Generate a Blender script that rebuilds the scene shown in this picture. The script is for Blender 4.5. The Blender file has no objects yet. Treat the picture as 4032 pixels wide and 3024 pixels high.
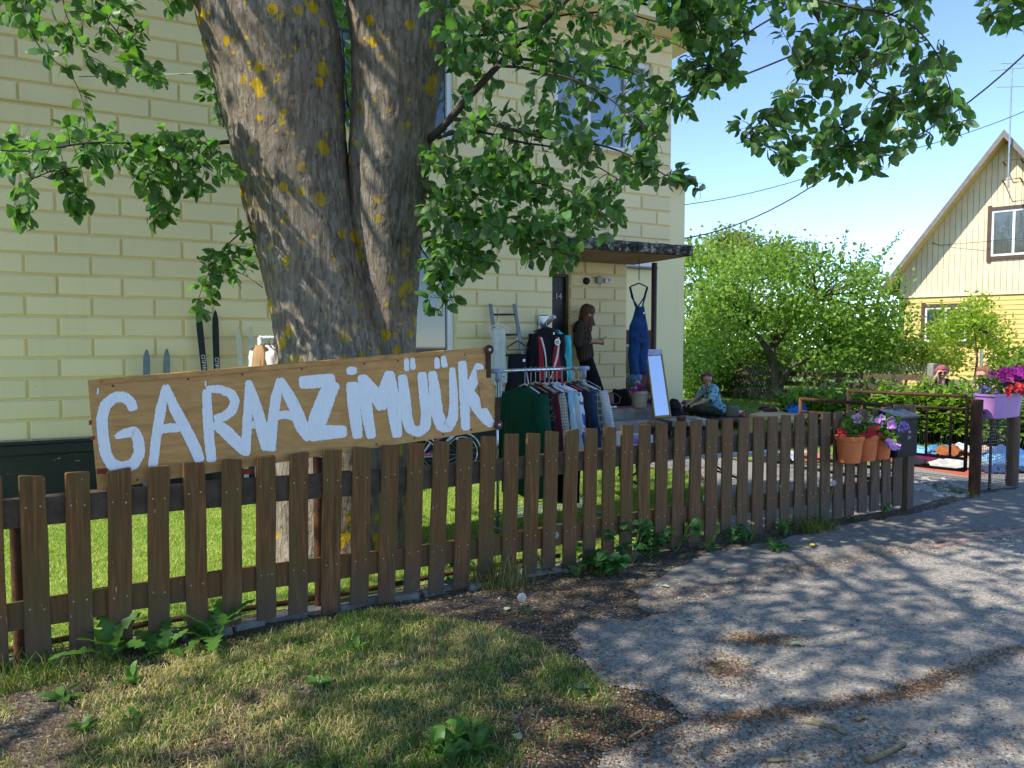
import bpy, bmesh, math, random
import numpy as np
from mathutils import Vector, Matrix, Euler
random.seed(7); rng = np.random.default_rng(11)
R_ = math.radians
scene = bpy.context.scene
col = scene.collection

# ---------------------------------------------------------------- camera, sky, sun, exposure
PITCH = R_(3.0); FPX = 2953.0; CZ = 1.6          # photo is 4032 x 3024
cam_d = bpy.data.cameras.new('camera'); cam = bpy.data.objects.new('camera', cam_d); col.objects.link(cam)
cam_d.sensor_width = 36; cam_d.lens = FPX / 4032 * 36; cam_d.clip_end = 2000; cam_d.clip_start = .05
cam.location = (0, 0, CZ); cam.rotation_euler = (math.pi / 2 - PITCH, 0, 0)
scene.camera = cam
SUN_H = Vector((-.90, -.436)).normalized(); SUN_EL = R_(47)
world = bpy.data.worlds.new('World'); scene.world = world; world.use_nodes = True
wn = world.node_tree; bg = wn.nodes['Background']
sky = wn.nodes.new('ShaderNodeTexSky'); sky.sky_type = 'NISHITA'; sky.sun_disc = False
sky.sun_elevation = SUN_EL
sky.sun_rotation = math.atan2(SUN_H.x, SUN_H.y)
sky.air_density = .6; sky.dust_density = .0; sky.ozone_density = 2.4
wn.links.new(sky.outputs[0], bg.inputs[0]); bg.inputs[1].default_value = .14
sun_d = bpy.data.lights.new('sun', 'SUN'); sun_d.energy = 2.7; sun_d.angle = R_(.53); sun_d.color = (1, .94, .82)
sun = bpy.data.objects.new('sun', sun_d); col.objects.link(sun)
SV = Vector((SUN_H.x * math.cos(SUN_EL), SUN_H.y * math.cos(SUN_EL), math.sin(SUN_EL)))
sun.rotation_euler = (-SV).to_track_quat('-Z', 'Y').to_euler(); sun.location = (-20, -10, 30)
scene.view_settings.view_transform = 'Standard'; scene.view_settings.look = 'None'
scene.view_settings.exposure = 1.52; scene.view_settings.gamma = 1
scene.render.engine = 'CYCLES'
scene.cycles.max_bounces = 8; scene.cycles.transparent_max_bounces = 8

# ---------------------------------------------------------------- pixel -> direction helpers (a distance always comes from elsewhere)
_F = Vector((0, math.cos(PITCH), -math.sin(PITCH))); _U = Vector((0, math.sin(PITCH), math.cos(PITCH)))
CAM = Vector((0, 0, CZ))
def ray(u, v): return _F + Vector(((u - 2016) / FPX, 0, 0)) - _U * ((v - 1512) / FPX)
def G(u, v, z=0.):
    d = ray(u, v); return CAM + d * ((z - CZ) / d.z)
def P(u, v, Y):
    d = ray(u, v); return CAM + d * (Y / d.y)
def PL(u, v, q, n):
    d = ray(u, v); return CAM + d * ((Vector(q) - CAM).dot(n) / d.dot(n))
def proj(w):
    w = Vector(w) - CAM; z = w.dot(_F)
    if z < .05: return None
    return 2016 + FPX * w.x / z, 1512 - FPX * w.dot(_U) / z, z
# facade frame of the yellow house: a along the wall (0 at the right corner), o towards the street, z up
YAW = R_(27.5); HD = Vector((math.cos(YAW), math.sin(YAW), 0)); HN = Vector((math.sin(YAW), -math.cos(YAW), 0)); HC = Vector((2.325, 11.072, 0))
def H(a, o, z): return HC + HD * a + HN * o + Vector((0, 0, z))
def wallp(u, v, o=0.):
    w = PL(u, v, HC + HN * o, HN); return (w - HC).dot(HD), w.z
# ---------------------------------------------------------------- object helpers
WL = {}
def setp(o, label=None, cat=None, group=None, kind=None):
    if label: o['label'] = label
    if cat: o['category'] = cat
    if group: o['group'] = group
    if kind: o['kind'] = kind
    return o
def thing(name, label, cat, loc, group=None):
    o = bpy.data.objects.new(name, None); col.objects.link(o); o.empty_display_size = .1
    o.location = loc; WL[o.name] = Vector(loc)
    return setp(o, label, cat, group)
def wl(o): return WL[o.name]
def link(name, me, parent=None, loc=(0, 0, 0), rot=None, label=None, cat=None, group=None, kind=None):
    """loc is a world position; parents only translate"""
    o = bpy.data.objects.new(name, me); col.objects.link(o)
    loc = Vector(loc); WL[o.name] = loc
    if parent is not None:
        o.parent = parent; o.location = loc - wl(parent)
    else: o.location = loc
    if rot is not None: o.rotation_euler = rot
    return setp(o, label, cat, group, kind)
class MB:
    def __init__(s): s.v = []; s.f = []; s.m = []; s.mi = 0
    def add(s, vs, fs):
        b = len(s.v); s.v += [tuple(x) for x in vs]; s.f += [tuple(i + b for i in f) for f in fs]; s.m += [s.mi] * len(fs)
        return s
    def box(s, c, size, rot=None, taper=1.0, bev=0.):
        x, y, z = [q / 2 for q in size]; c = Vector(c); t = taper
        if bev <= 0:
            vs = [(-x, -y, -z), (x, -y, -z), (x, y, -z), (-x, y, -z), (-x * t, -y * t, z), (x * t, -y * t, z), (x * t, y * t, z), (-x * t, y * t, z)]
            fs = [(0, 3, 2, 1), (4, 5, 6, 7), (0, 1, 5, 4), (1, 2, 6, 5), (2, 3, 7, 6), (3, 0, 4, 7)]
        else:
            b = min(bev, x * .9, y * .9, z * .9)
            def ring(zz, ins):
                X, Y = x - ins, y - ins; k = b * .6
                return [(-X + k, -Y, zz), (X - k, -Y, zz), (X, -Y + k, zz), (X, Y - k, zz), (X - k, Y, zz), (-X + k, Y, zz), (-X, Y - k, zz), (-X, -Y + k, zz)]
            vs = ring(-z, b) + ring(-z + b, 0) + ring(z - b, 0) + ring(z, b)
            fs = [tuple(range(7, -1, -1)), tuple(range(24, 32))]
            for r in range(3):
                for i in range(8):
                    j = (i + 1) % 8; fs.append((r * 8 + i, r * 8 + j, r * 8 + 8 + j, r * 8 + 8 + i))
        M = rot if rot is not None else Matrix.Identity(3)
        return s.add([c + M @ Vector(q) for q in vs], fs)
    def loft(s, rings, cap=True, closed=True):
        n = len(rings[0]); vs = [q for r in rings for q in r]; fs = []
        for r in range(len(rings) - 1):
            for i in range(n if closed else n - 1):
                j = (i + 1) % n; fs.append((r * n + i, r * n + j, r * n + n + j, r * n + n + i))
        if cap and closed:
            fs.append(tuple(range(n - 1, -1, -1))); k = (len(rings) - 1) * n; fs.append(tuple(range(k, k + n)))
        return s.add(vs, fs)
    def tube(s, path, rad, n=8, cap=True, ph=0., wob=None):
        path = [Vector(q) for q in path]; m = len(path)
        if not hasattr(rad, '__len__'): rad = [rad] * m
        rings = []; prev = None
        for i, q in enumerate(path):
            t = (path[min(i + 1, m - 1)] - path[max(i - 1, 0)])
            if t.length < 1e-9: t = Vector((0, 0, 1))
            t.normalize()
            if prev is None:
                a = Vector((0, 0, 1)) if abs(t.z) < .9 else Vector((1, 0, 0)); x = t.cross(a).normalized()
            else:
                x = (prev - t * prev.dot(t))
                x = x.normalized() if x.length > 1e-6 else t.orthogonal().normalized()
            prev = x; y = t.cross(x)
            rr = rad[i]
            rings.append([q + (x * math.cos(ph + 2 * math.pi * k / n) + y * math.sin(ph + 2 * math.pi * k / n)) * (rr if wob is None else rr * wob(i, k)) for k in range(n)])
        return s.loft(rings, cap)
    def lathe(s, c, prof, n=20, ax=None):
        c = Vector(c); M = ax if ax is not None else Matrix.Identity(3)
        return s.loft([[c + M @ Vector((r * math.cos(2 * math.pi * k / n), r * math.sin(2 * math.pi * k / n), z)) for k in range(n)] for r, z in prof])
    def quad(s, a, b, c, d): return s.add([a, b, c, d], [(0, 1, 2, 3)])
    def sphere(s, c, r, n=8, m=5):
        r = (r, r, r) if not hasattr(r, '__len__') else r; c = Vector(c)
        rings = []
        for i in range(m + 1):
            t = math.pi * (i + .02) / (m + .04); rings.append([c + Vector((r[0] * math.sin(t) * math.cos(2 * math.pi * k / n), r[1] * math.sin(t) * math.sin(2 * math.pi * k / n), -r[2] * math.cos(t))) for k in range(n)])
        return s.loft(rings)
    def mesh(s, name, mats, origin=(0, 0, 0), smooth=False):
        me = bpy.data.meshes.new(name); o = Vector(origin)
        me.from_pydata([tuple(Vector(q) - o) for q in s.v], [], s.f)
        mats = mats if isinstance(mats, (list, tuple)) else [mats]
        for m_ in mats: me.materials.append(m_)
        if len(mats) > 1: me.polygons.foreach_set('material_index', s.m)
        if smooth: me.polygons.foreach_set('use_smooth', [True] * len(me.polygons))
        me.update(); return me
    def build(s, name, mats, parent=None, smooth=False, label=None, cat=None, group=None, kind=None, base=None):
        if base is None:
            if parent is not None: base = wl(parent)
            else:
                a = np.array([tuple(q) for q in s.v]); base = Vector((a[:, 0].mean(), a[:, 1].mean(), a[:, 2].min()))
        me = s.mesh(name, mats, base, smooth)
        return link(name, me, parent, base, None, label, cat, group, kind)
def rotz(a): return Matrix.Rotation(a, 3, 'Z')
HROT = rotz(YAW)
def np_mesh(name, V, Fq, mats, origin=(0, 0, 0), smooth=False, tint=None, matidx=None):
    """V (n,3) float, Fq (m,k) int"""
    me = bpy.data.meshes.new(name); V = np.asarray(V, np.float32) - np.asarray(origin, np.float32); Fq = np.asarray(Fq, np.int32); k = Fq.shape[1]
    me.vertices.add(len(V)); me.vertices.foreach_set('co', V.ravel())
    me.loops.add(Fq.size); me.loops.foreach_set('vertex_index', Fq.ravel())
    me.polygons.add(len(Fq)); me.polygons.foreach_set('loop_start', np.arange(0, Fq.size, k, dtype=np.int32))
    mats = mats if isinstance(mats, (list, tuple)) else [mats]
    for m_ in mats: me.materials.append(m_)
    if matidx is not None: me.polygons.foreach_set('material_index', np.asarray(matidx, np.int32))
    if smooth: me.polygons.foreach_set('use_smooth', np.ones(len(Fq), bool))
    if tint is not None:
        at = me.attributes.new('tint', 'FLOAT_COLOR', 'POINT'); t = np.ones((len(V), 4), np.float32); t[:, :3] = tint
        at.data.foreach_set('color', t.ravel())
    me.update(calc_edges=True); me.validate(); return me
# ---------------------------------------------------------------- materials
def srgb(h):
    h = h.lstrip('#'); c = [int(h[i:i + 2], 16) / 255 for i in (0, 2, 4)]
    return tuple(x / 12.92 if x <= .04045 else ((x + .055) / 1.055) ** 2.4 for x in c)
class NT:
    def __init__(s, name):
        s.m = bpy.data.materials.new(name); s.m.use_nodes = True; s.t = s.m.node_tree; s.b = s.t.nodes['Principled BSDF']; s.out = s.t.nodes['Material Output']
        s.pos = None
    def n(s, k, **kw):
        q = s.t.nodes.new('ShaderNode' + k)
        for a, b in kw.items(): setattr(q, a, b)
        return q
    def l(s, a, b): s.t.links.new(a, b)
    def P(s, scale=(1, 1, 1), rot=(0, 0, 0), rand=False, obj=False):
        if obj: src = s.n('TexCoord').outputs['Object']
        else: src = s.n('NewGeometry').outputs['Position']
        if rand:
            oi = s.n('ObjectInfo'); mu = s.n('VectorMath', operation='SCALE'); s.l(oi.outputs['Random'], mu.inputs['Scale']); mu.inputs[0].default_value = (37, 53, 91)
            ad = s.n('VectorMath', operation='ADD'); s.l(src, ad.inputs[0]); s.l(mu.outputs[0], ad.inputs[1]); src = ad.outputs[0]
        mp = s.n('Mapping'); mp.inputs['Scale'].default_value = scale; mp.inputs['Rotation'].default_value = rot; s.l(src, mp.inputs['Vector']); return mp.outputs[0]
    def noise(s, vec, scale=5, detail=5, rough=.55, dist=0):
        q = s.n('TexNoise'); q.inputs['Scale'].default_value = scale; q.inputs['Detail'].default_value = detail; q.inputs['Roughness'].default_value = rough; q.inputs['Distortion'].default_value = dist
        s.l(vec, q.inputs['Vector']); return q.outputs['Fac']
    def vor(s, vec, scale=5, feature='F1', out='Distance', rnd=1.):
        q = s.n('TexVoronoi', feature=feature); q.inputs['Scale'].default_value = scale; q.inputs['Randomness'].default_value = rnd; s.l(vec, q.inputs['Vector']); return q.outputs[out]
    def ramp(s, fac, stops):
        q = s.n('ValToRGB'); e = q.color_ramp.elements
        while len(e) > 1: e.remove(e[-1])
        for i, (p_, c) in enumerate(stops):
            x = e[0] if i == 0 else e.new(p_)
            x.position = p_; c = c if hasattr(c, '__len__') else (c, c, c); x.color = (*c, 1)
        s.l(fac, q.inputs[0]); return q.outputs[0]
    def mix(s, fac, a, b, blend='MIX'):
        q = s.n('Mix', data_type='RGBA', blend_type=blend)
        for sock, x in ((q.inputs[0], fac), (q.inputs[6], a), (q.inputs[7], b)):
            if hasattr(x, 'links'): s.l(x, sock)
            elif hasattr(x, '__len__'): sock.default_value = (*x, 1)
            else: sock.default_value = x
        return q.outputs[2]
    def math(s, op, a, b=0.):
        q = s.n('Math', operation=op)
        for i, x in enumerate((a, b)):
            if hasattr(x, 'links'): s.l(x, q.inputs[i])
            else: q.inputs[i].default_value = x
        return q.outputs[0]
    def bump(s, h, st=.3, dist=.01):
        q = s.n('Bump'); q.inputs['Strength'].default_value = st; q.inputs['Distance'].default_value = dist; s.l(h, q.inputs['Height']); s.l(q.outputs[0], s.b.inputs['Normal'])
    def base(s, c):
        if hasattr(c, 'links'): s.l(c, s.b.inputs['Base Color'])
        else: s.b.inputs['Base Color'].default_value = (*c, 1)
    def set(s, rough=.7, metal=0, spec=.35):
        s.b.inputs['Roughness'].default_value = rough; s.b.inputs['Metallic'].default_value = metal; s.b.inputs['Specular IOR Level'].default_value = spec; return s
def sc(c, k): return tuple(min(1, x * k) for x in c)
def simple(name, c, rough=.7, var=.18, scale=12, bump=0., bscale=None, metal=0, spec=.35, rand=True, stretch=(1, 1, 1), c2=None):
    t = NT(name); t.set(rough, metal, spec)
    v = t.P(stretch, rand=rand); f = t.noise(v, scale, 6)
    t.base(t.ramp(f, [(.3, sc(c, 1 - var)), (.7, c2 if c2 else sc(c, 1 + var))]))
    if bump: t.bump(t.noise(v, bscale or scale * 4, 4), bump, .01)
    return t.m
MAT = {}
def m_wall(name, c, cd):
    t = NT(name); t.set(.86, 0, .2); v = t.P((1, 1, 1), rand=False)
    big = t.noise(v, .55, 4); fine = t.noise(v, 90, 3); st = t.noise(t.P((7, 7, .5)), 1.2, 5, .6)
    b = t.mix(t.ramp(big, [(.3, 0), (.75, 1)]), sc(c, .95), c)
    b = t.mix(t.ramp(st, [(.55, 0), (.8, .35)]), b, cd)
    oi = t.n('ObjectInfo'); hs = t.n('HueSaturation'); t.l(b, hs.inputs['Color']); t.l(t.ramp(oi.outputs['Random'], [(0, .95), (1, 1.04)]), hs.inputs['Value'])
    b = hs.outputs[0]
    # little chips and pits
    pit = t.vor(t.P((1, 1, 1)), 9); pm = t.noise(v, 1.7, 2)
    k = t.math('MULTIPLY', t.ramp(pit, [(.035, 1), (.06, 0)]), t.ramp(pm, [(.58, 0), (.62, 1)]))
    b = t.mix(k, b, (.10, .085, .05)); t.base(b)
    t.bump(t.math('ADD', t.math('MULTIPLY', fine, .5), t.noise(v, 25, 4)), .25, .006); return t.m
MAT['wall'] = m_wall('plaster_yellow', (.88, .735, .43), (.68, .56, .31))
MAT['groove'] = m_wall('plaster_groove', (.83, .68, .36), (.60, .48, .23))
MAT['wall_plain'] = m_wall('plaster_cream', (.86, .74, .44), (.66, .56, .32))
def m_plinth():
    t = NT('plinth_paint'); t.set(.6, 0, .4); v = t.P(rand=False); f = t.noise(v, 3, 5)
    b = t.ramp(f, [(.3, (.012, .017, .013)), (.7, (.022, .03, .024))])
    z = t.n('SeparateXYZ'); g = t.n('NewGeometry'); t.l(g.outputs['Position'], z.inputs[0])
    zz = t.ramp(z.outputs[2], [(.33, 0), (.44, 1), (.5, .6), (.52, 0)])
    pk = t.math('MULTIPLY', t.ramp(t.noise(t.P((1.3, 1.3, 2.2)), 2.6, 8, .62), [(.60, 0), (.63, 1)]), zz)
    t.base(t.mix(pk, b, (.55, .58, .56))); t.bump(t.noise(v, 30, 4), .2, .006); return t.m
MAT['plinth'] = m_plinth()
def m_fence():
    t = NT('weathered_stained_wood'); t.set(.75, 0, .25)
    v = t.P((1, 1, .06), rand=True); g = t.noise(v, 60, 6, .6, .3); big = t.noise(t.P((1, 1, .35), rand=True), 7, 4)
    b = t.ramp(g, [(.28, (.062, .027, .009)), (.5, (.165, .072, .024)), (.72, (.28, .132, .047))])
    oi = t.n('ObjectInfo')
    b = t.mix(t.ramp(oi.outputs['Random'], [(0, 0), (1, .5)]), b, (.17, .082, .030))
    b = t.mix(t.ramp(big, [(.42, 0), (.62, .7)]), b, (.125, .086, .028))
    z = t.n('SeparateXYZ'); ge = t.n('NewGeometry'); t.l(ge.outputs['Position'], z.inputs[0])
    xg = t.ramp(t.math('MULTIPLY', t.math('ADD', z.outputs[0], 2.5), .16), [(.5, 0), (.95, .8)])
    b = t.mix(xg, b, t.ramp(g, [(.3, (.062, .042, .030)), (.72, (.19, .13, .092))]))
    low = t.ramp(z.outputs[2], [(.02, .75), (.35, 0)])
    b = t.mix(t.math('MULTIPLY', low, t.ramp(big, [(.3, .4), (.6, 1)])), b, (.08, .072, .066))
    fl = t.math('MULTIPLY', t.ramp(t.noise(t.P((1, 1, .22), rand=True), 85, 3, .5), [(.70, 0), (.73, 1)]), t.ramp(t.noise(t.P((1, 1, 1)), 2.1, 2), [(.48, 0), (.56, 1)]))
    b = t.mix(fl, b, (.42, .36, .27))
    t.base(b); t.bump(g, .55, .004); return t.m
MAT['fence'] = m_fence()
def m_bark():
    t = NT('bark_with_lichen'); t.set(.92, 0, .12)
    v = t.P((1, 1, .32), obj=True); v1 = t.P((1, 1, 1), obj=True)
    ridg = t.noise(v, 26, 8, .68, .6); cr = t.noise(t.P((1, 1, .12), obj=True), 34, 6, .6, .4); fine = t.noise(v1, 120, 4)
    z = t.n('SeparateXYZ'); t.l(v1, z.inputs[0])
    b = t.ramp(ridg, [(.25, (.06, .048, .034)), (.42, (.17, .142, .11)), (.58, (.30, .262, .21)), (.78, (.48, .45, .38))])
    gr = t.noise(v1, 3.1, 5)
    b = t.mix(t.ramp(gr, [(.4, 0), (.65, .6)]), b, (.25, .19, .135))
    b = t.mix(t.ramp(t.noise(v1, 9, 6, .7), [(.6, 0), (.68, .55)]), b, (.34, .35, .31))
    b = t.mix(t.ramp(t.noise(v1, 55, 3), [(.69, 0), (.72, .8)]), b, (.5, .5, .46))
    # crustose lichen rosettes: rings and filled discs of several sizes
    warp = t.n('VectorMath', operation='ADD'); nz = t.n('TexNoise'); nz.inputs['Scale'].default_value = 22; nz.inputs['Detail'].default_value = 5; t.l(v1, nz.inputs['Vector'])
    sb = t.n('VectorMath', operation='MULTIPLY_ADD'); t.l(nz.outputs['Color'], sb.inputs[0]); sb.inputs[1].default_value = (.05, .05, .05); sb.inputs[2].default_value = (-.025, -.025, -.025)
    t.l(v1, warp.inputs[0]); t.l(sb.outputs[0], warp.inputs[1])
    tot = None
    for scl, r0, r1, thr, ring in ((3.6, .17, .21, .35, True), (5.0, .22, .29, .55, False), (8, .24, .32, .58, False), (17, .2, .3, .62, False)):
        vd = t.n('TexVoronoi'); vd.inputs['Scale'].default_value = scl; t.l(warp.outputs[0], vd.inputs['Vector'])
        d = vd.outputs['Distance']; cs = t.n('SeparateColor'); t.l(vd.outputs['Color'], cs.inputs[0])
        ms = t.ramp(cs.outputs[0], [(thr, 0), (thr + .01, 1)])
        disc = t.ramp(d, [(r0, 1), (r1, 0)]) if not ring else t.ramp(d, [(.03, .15), (.09, .35), (.12, 1), (.19, 1), (.225, 0)])
        k = t.math('MULTIPLY', t.math('MULTIPLY', disc, ms), t.ramp(t.noise(v1, 42, 5, .7), [(.33, 0), (.42, 1)]))
        tot = k if tot is None else t.math('MAXIMUM', tot, k)
    clus = t.ramp(t.noise(v1, 1.5, 3), [(.44, .05), (.54, 1)])
    tot = t.math('MULTIPLY', tot, clus)
    yl = t.ramp(t.noise(v1, 13, 3), [(.35, (.42, .33, .03)), (.65, (.62, .36, .010))])
    b = t.mix(tot, b, yl); t.base(b)
    hh = t.math('ADD', t.math('MULTIPLY', ridg, 1.2), t.math('MULTIPLY', t.ramp(cr, [(.36, 0), (.48, 1)]), .8)); hh = t.math('ADD', hh, t.math('MULTIPLY', fine, .25))
    t.bump(hh, .9, .02); return t.m
MAT['bark'] = m_bark()
MAT['twig'] = simple('twig_bark', (.055, .045, .035), .85, .3, 60, .3)
MAT['apple_bark'] = simple('apple_bark', (.10, .082, .062), .9, .45, 14, .6, 40)
def m_leaf(name, hue=(1, 1, 1), trans=.35, rough=.5, spec=.4, under=None, spots=False):
    t = NT(name); t.set(rough, 0, spec)
    at = t.n('Attribute', attribute_name='tint'); c = at.outputs['Color']
    c = t.mix(1., c, hue, 'MULTIPLY')
    if under is not None:
        g = t.n('NewGeometry'); c2 = t.mix(g.outputs['Backfacing'], c, t.mix(.75, c, under)); cb = c2
    else: cb = c
    f = t.noise(t.P((1, 1, 1)), 60, 3); cb = t.mix(t.ramp(f, [(.35, 0), (.7, .3)]), cb, t.mix(.5, cb, (.02, .04, .01)))
    t.base(cb)
    tr = t.n('BsdfTranslucent'); t.l(t.mix(1., c, (1.5, 1.75, .55), 'MULTIPLY'), tr.inputs['Color'])
    mx = t.n('MixShader'); mx.inputs[0].default_value = trans; t.l(t.b.outputs[0], mx.inputs[1]); t.l(tr.outputs[0], mx.inputs[2]); t.l(mx.outputs[0], t.out.inputs['Surface'])
    return t.m
MAT['leaf'] = m_leaf('whitebeam_leaf', (1.95, 1.8, 1.7), .46, .5, .35, (.26, .34, .20))
MAT['leaf_far'] = m_leaf('garden_leaf', (1.6, 1.5, 1.3), .45, .5, .35)
MAT['grass'] = m_leaf('grass_blade', (1, 1, 1), .3, .6, .25)
def m_leaf_obj(name, c):
    t = NT(name); t.set(.45, 0, .4); oi = t.n('ObjectInfo')
    b = t.ramp(oi.outputs['Random'], [(0, sc(c, .7)), (1, sc(c, 1.35))]); g = t.n('NewGeometry')
    b2 = t.mix(g.outputs['Backfacing'], b, t.mix(.7, b, (.20, .27, .17))); t.base(b2)
    tr = t.n('BsdfTranslucent'); t.l(t.mix(1., b, (1.5, 1.75, .55), 'MULTIPLY'), tr.inputs['Color'])
    mx = t.n('MixShader'); mx.inputs[0].default_value = .42; t.l(t.b.outputs[0], mx.inputs[1]); t.l(tr.outputs[0], mx.inputs[2]); t.l(mx.outputs[0], t.out.inputs['Surface'])
    return t.m
MAT['leaf_obj'] = m_leaf_obj('whitebeam_leaf_single', (.082, .186, .054))
MAT['weed_leaf'] = m_leaf_obj('weed_leaf', (.075, .17, .03))
MAT['nettle_leaf'] = m_leaf_obj('broad_weed_leaf', (.045, .135, .035))
def m_asphalt():
    t = NT('worn_asphalt'); t.set(.9, 0, .25); v = t.P()
    big = t.noise(v, .7, 5); f = t.vor(v, 85, 'F1', 'Color'); sp = t.n('SeparateColor'); t.l(f, sp.inputs[0])
    b = t.ramp(sp.outputs[0], [(0, (.17, .15, .13)), (.5, (.285, .255, .22)), (.86, (.38, .34, .295)), (1, (.50, .46, .42))])
    b = t.mix(t.ramp(big, [(.35, 0), (.7, .55)]), b, (.26, .235, .205))
    b = t.mix(t.ramp(t.noise(v, 5, 6, .7), [(.55, 0), (.72, .5)]), b, (.24, .225, .20))
    t.base(b); t.bump(t.math('ADD', t.vor(v, 85), t.noise(v, 30, 5)), .8, .008); return t.m
MAT['asphalt'] = m_asphalt()
def m_ground():
    t = NT('soil_and_grit'); t.set(.95, 0, .15); v = t.P()
    big = t.noise(v, .9, 6, .6); sp = t.n('SeparateColor'); t.l(t.vor(v, 70, 'F1', 'Color'), sp.inputs[0])
    b = t.ramp(sp.outputs[0], [(0, (.045, .034, .024)), (.6, (.12, .098, .075)), (.93, (.20, .175, .14)), (1, (.36, .33, .29))])
    b = t.mix(t.ramp(big, [(.4, 0), (.62, .75)]), b, (.075, .05, .03))
    t.base(b); t.bump(t.math('ADD', t.noise(v, 14, 6, .7), t.math('MULTIPLY', t.vor(v, 70), .5)), .9, .02); return t.m
MAT['ground'] = m_ground()
MAT['lawn'] = simple('lawn_soil', (.19, .26, .05), .95, .35, 5, .6, 60)
MAT['gravel'] = simple('gravel_path', (.235, .215, .19), .95, .3, 40, .9, 80)
def m_ply():
    t = NT('birch_plywood'); t.set(.55, 0, .35); v = t.P((1, 1, 1), obj=True)
    w = t.noise(t.P((.5, 1, 3.2), obj=True), 4.5, 7, .62, 2.2); f = t.noise(t.P((1.2, 1, 22), obj=True), 9, 5)
    b = t.ramp(w, [(.3, (.40, .20, .055)), (.5, (.52, .275, .085)), (.72, (.62, .36, .13))])
    b = t.mix(t.ramp(f, [(.45, 0), (.75, .4)]), b, (.38, .18, .055))
    b = t.mix(t.ramp(t.noise(v, 1.3, 4), [(.5, 0), (.75, .45)]), b, (.60, .37, .17))
    t.base(b); t.bump(f, .1, .003); return t.m
MAT['ply'] = m_ply()
def m_paint():
    t = NT('brushed_white_paint'); t.set(.5, 0, .4); v = t.P((1, 1, 1), obj=True)
    f = t.noise(t.P((14, 1, 1.6), obj=True), 9, 5, .6)
    t.base(t.ramp(f, [(.25, (.74, .76, .79)), (.5, (.84, .85, .87)), (.8, (.88, .89, .90))])); t.bump(f, .25, .002); return t.m
MAT['paint'] = m_paint()
MAT['stripwood'] = simple('pine_strip', (.50, .26, .08), .5, .3, 20, .2, 60, stretch=(.15, 1, 1))
def m_rust(name, a, b_):
    t = NT(name); t.set(.8, .25, .3); v = t.P()
    f = t.noise(v, 14, 7, .65); g = t.noise(t.P((1, 1, .4)), 3.5, 4)
    b = t.ramp(f, [(.3, a), (.6, b_), (.8, sc(b_, 1.6))]); b = t.mix(t.ramp(g, [(.42, 0), (.6, .85)]), b, sc(a, .8))
    t.base(b); t.bump(f, .4, .004); return t.m
MAT['rust'] = m_rust('rusty_steel', (.06, .03, .02), (.20, .085, .035))
MAT['rust_dark'] = m_rust('dark_rusty_steel', (.055, .03, .022), (.12, .055, .033))
MAT['maroon'] = simple('maroon_paint', (.075, .035, .034), .5, .2, 8, .1)
def m_slab():
    t = NT('mossy_concrete'); t.set(.95, 0, .15); v = t.P()
    f = t.noise(v, 11, 8, .72); g = t.noise(v, 28, 5, .6)
    b = t.ramp(f, [(.38, (.018, .016, .014)), (.52, (.06, .055, .048)), (.60, (.30, .29, .26)), (.75, (.48, .47, .43))])
    b = t.mix(t.ramp(g, [(.62, 0), (.7, .5)]), b, (.22, .19, .06)); t.base(b); t.bump(f, .8, .02); return t.m
MAT['slab'] = m_slab()
MAT['soffit'] = simple('painted_soffit', (.30, .19, .12), .85, .25, 3, .2, 30)
MAT['concrete'] = simple('step_concrete', (.23, .215, .19), .92, .3, 9, .5, 50)
MAT['porchred'] = simple('red_porch_floor', (.24, .105, .075), .8, .28, 7, .3, 40)
MAT['door'] = simple('dark_door', (.022, .020, .020), .4, .15, 4, .05)
MAT['white'] = simple('white_pvc', (.78, .79, .80), .4, .04, 4)
MAT['greybox'] = simple('grey_plastic', (.32, .36, .38), .5, .08, 6)
MAT['black'] = simple('black_plastic', (.014, .014, .015), .45, .2, 8)
MAT['blackmetal'] = simple('black_painted_metal', (.012, .012, .013), .55, .25, 7, .08, spec=.2)
MAT['number'] = simple('pale_numerals', (.62, .60, .55), .5, .05)
MAT['tin'] = simple('galvanised_tin', (.42, .43, .43), .35, .2, 6, .1, metal=.8)
MAT['alu'] = simple('dull_aluminium', (.35, .38, .41), .45, .15, 20, .1, metal=.6)
MAT['chrome'] = simple('chrome_tube', (.75, .76, .78), .12, .03, 4, metal=1.)
MAT['greyconn'] = simple('blue_grey_plastic', (.27, .33, .42), .5, .06)
def m_glass():
    t = NT('window_glass'); t.base((.035, .05, .06)); t.set(.03, 0, .9); t.b.inputs['Coat Weight'].default_value = .6; t.b.inputs['Coat Roughness'].default_value = .02; return t.m
MAT['glass'] = m_glass()
def m_mirror():
    t = NT('mirror_glass'); t.base((.9, .93, .95)); t.set(.01, 1, .5); return t.m
MAT['mirror'] = m_mirror()
MAT['gilt'] = simple('gilt_frame', (.34, .22, .075), .5, .4, 60, .6, 120, metal=.15)
MAT['blind'] = simple('blue_grey_blind', (.20, .32, .50), .6, .05, 3)
def m_boards(name, c):
    t = NT(name); t.set(.7, 0, .3); v = t.P(); f = t.noise(t.P((1, 1, 1)), 2, 5)
    b = t.ramp(f, [(.3, sc(c, .88)), (.7, sc(c, 1.06))]); t.base(b); t.bump(t.noise(v, 30, 4), .12, .005); return t.m
MAT['gable'] = m_boards('cream_boards', (.76, .62, .40))
MAT['siding'] = m_boards('ochre_siding', (.66, .47, .17))
MAT['trim'] = simple('brown_trim', (.085, .05, .036), .55, .2, 9, .1)
MAT['fascia'] = simple('grey_fascia', (.16, .145, .135), .6, .2, 9)
MAT['roof'] = simple('corrugated_roof', (.13, .12, .115), .8, .35, 6, .4)
MAT['curtain'] = simple('lace_curtain', (.55, .56, .55), .8, .35, 9)
MAT['terracotta'] = simple('terracotta_plastic', (.62, .17, .05), .55, .1, 6)
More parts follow.
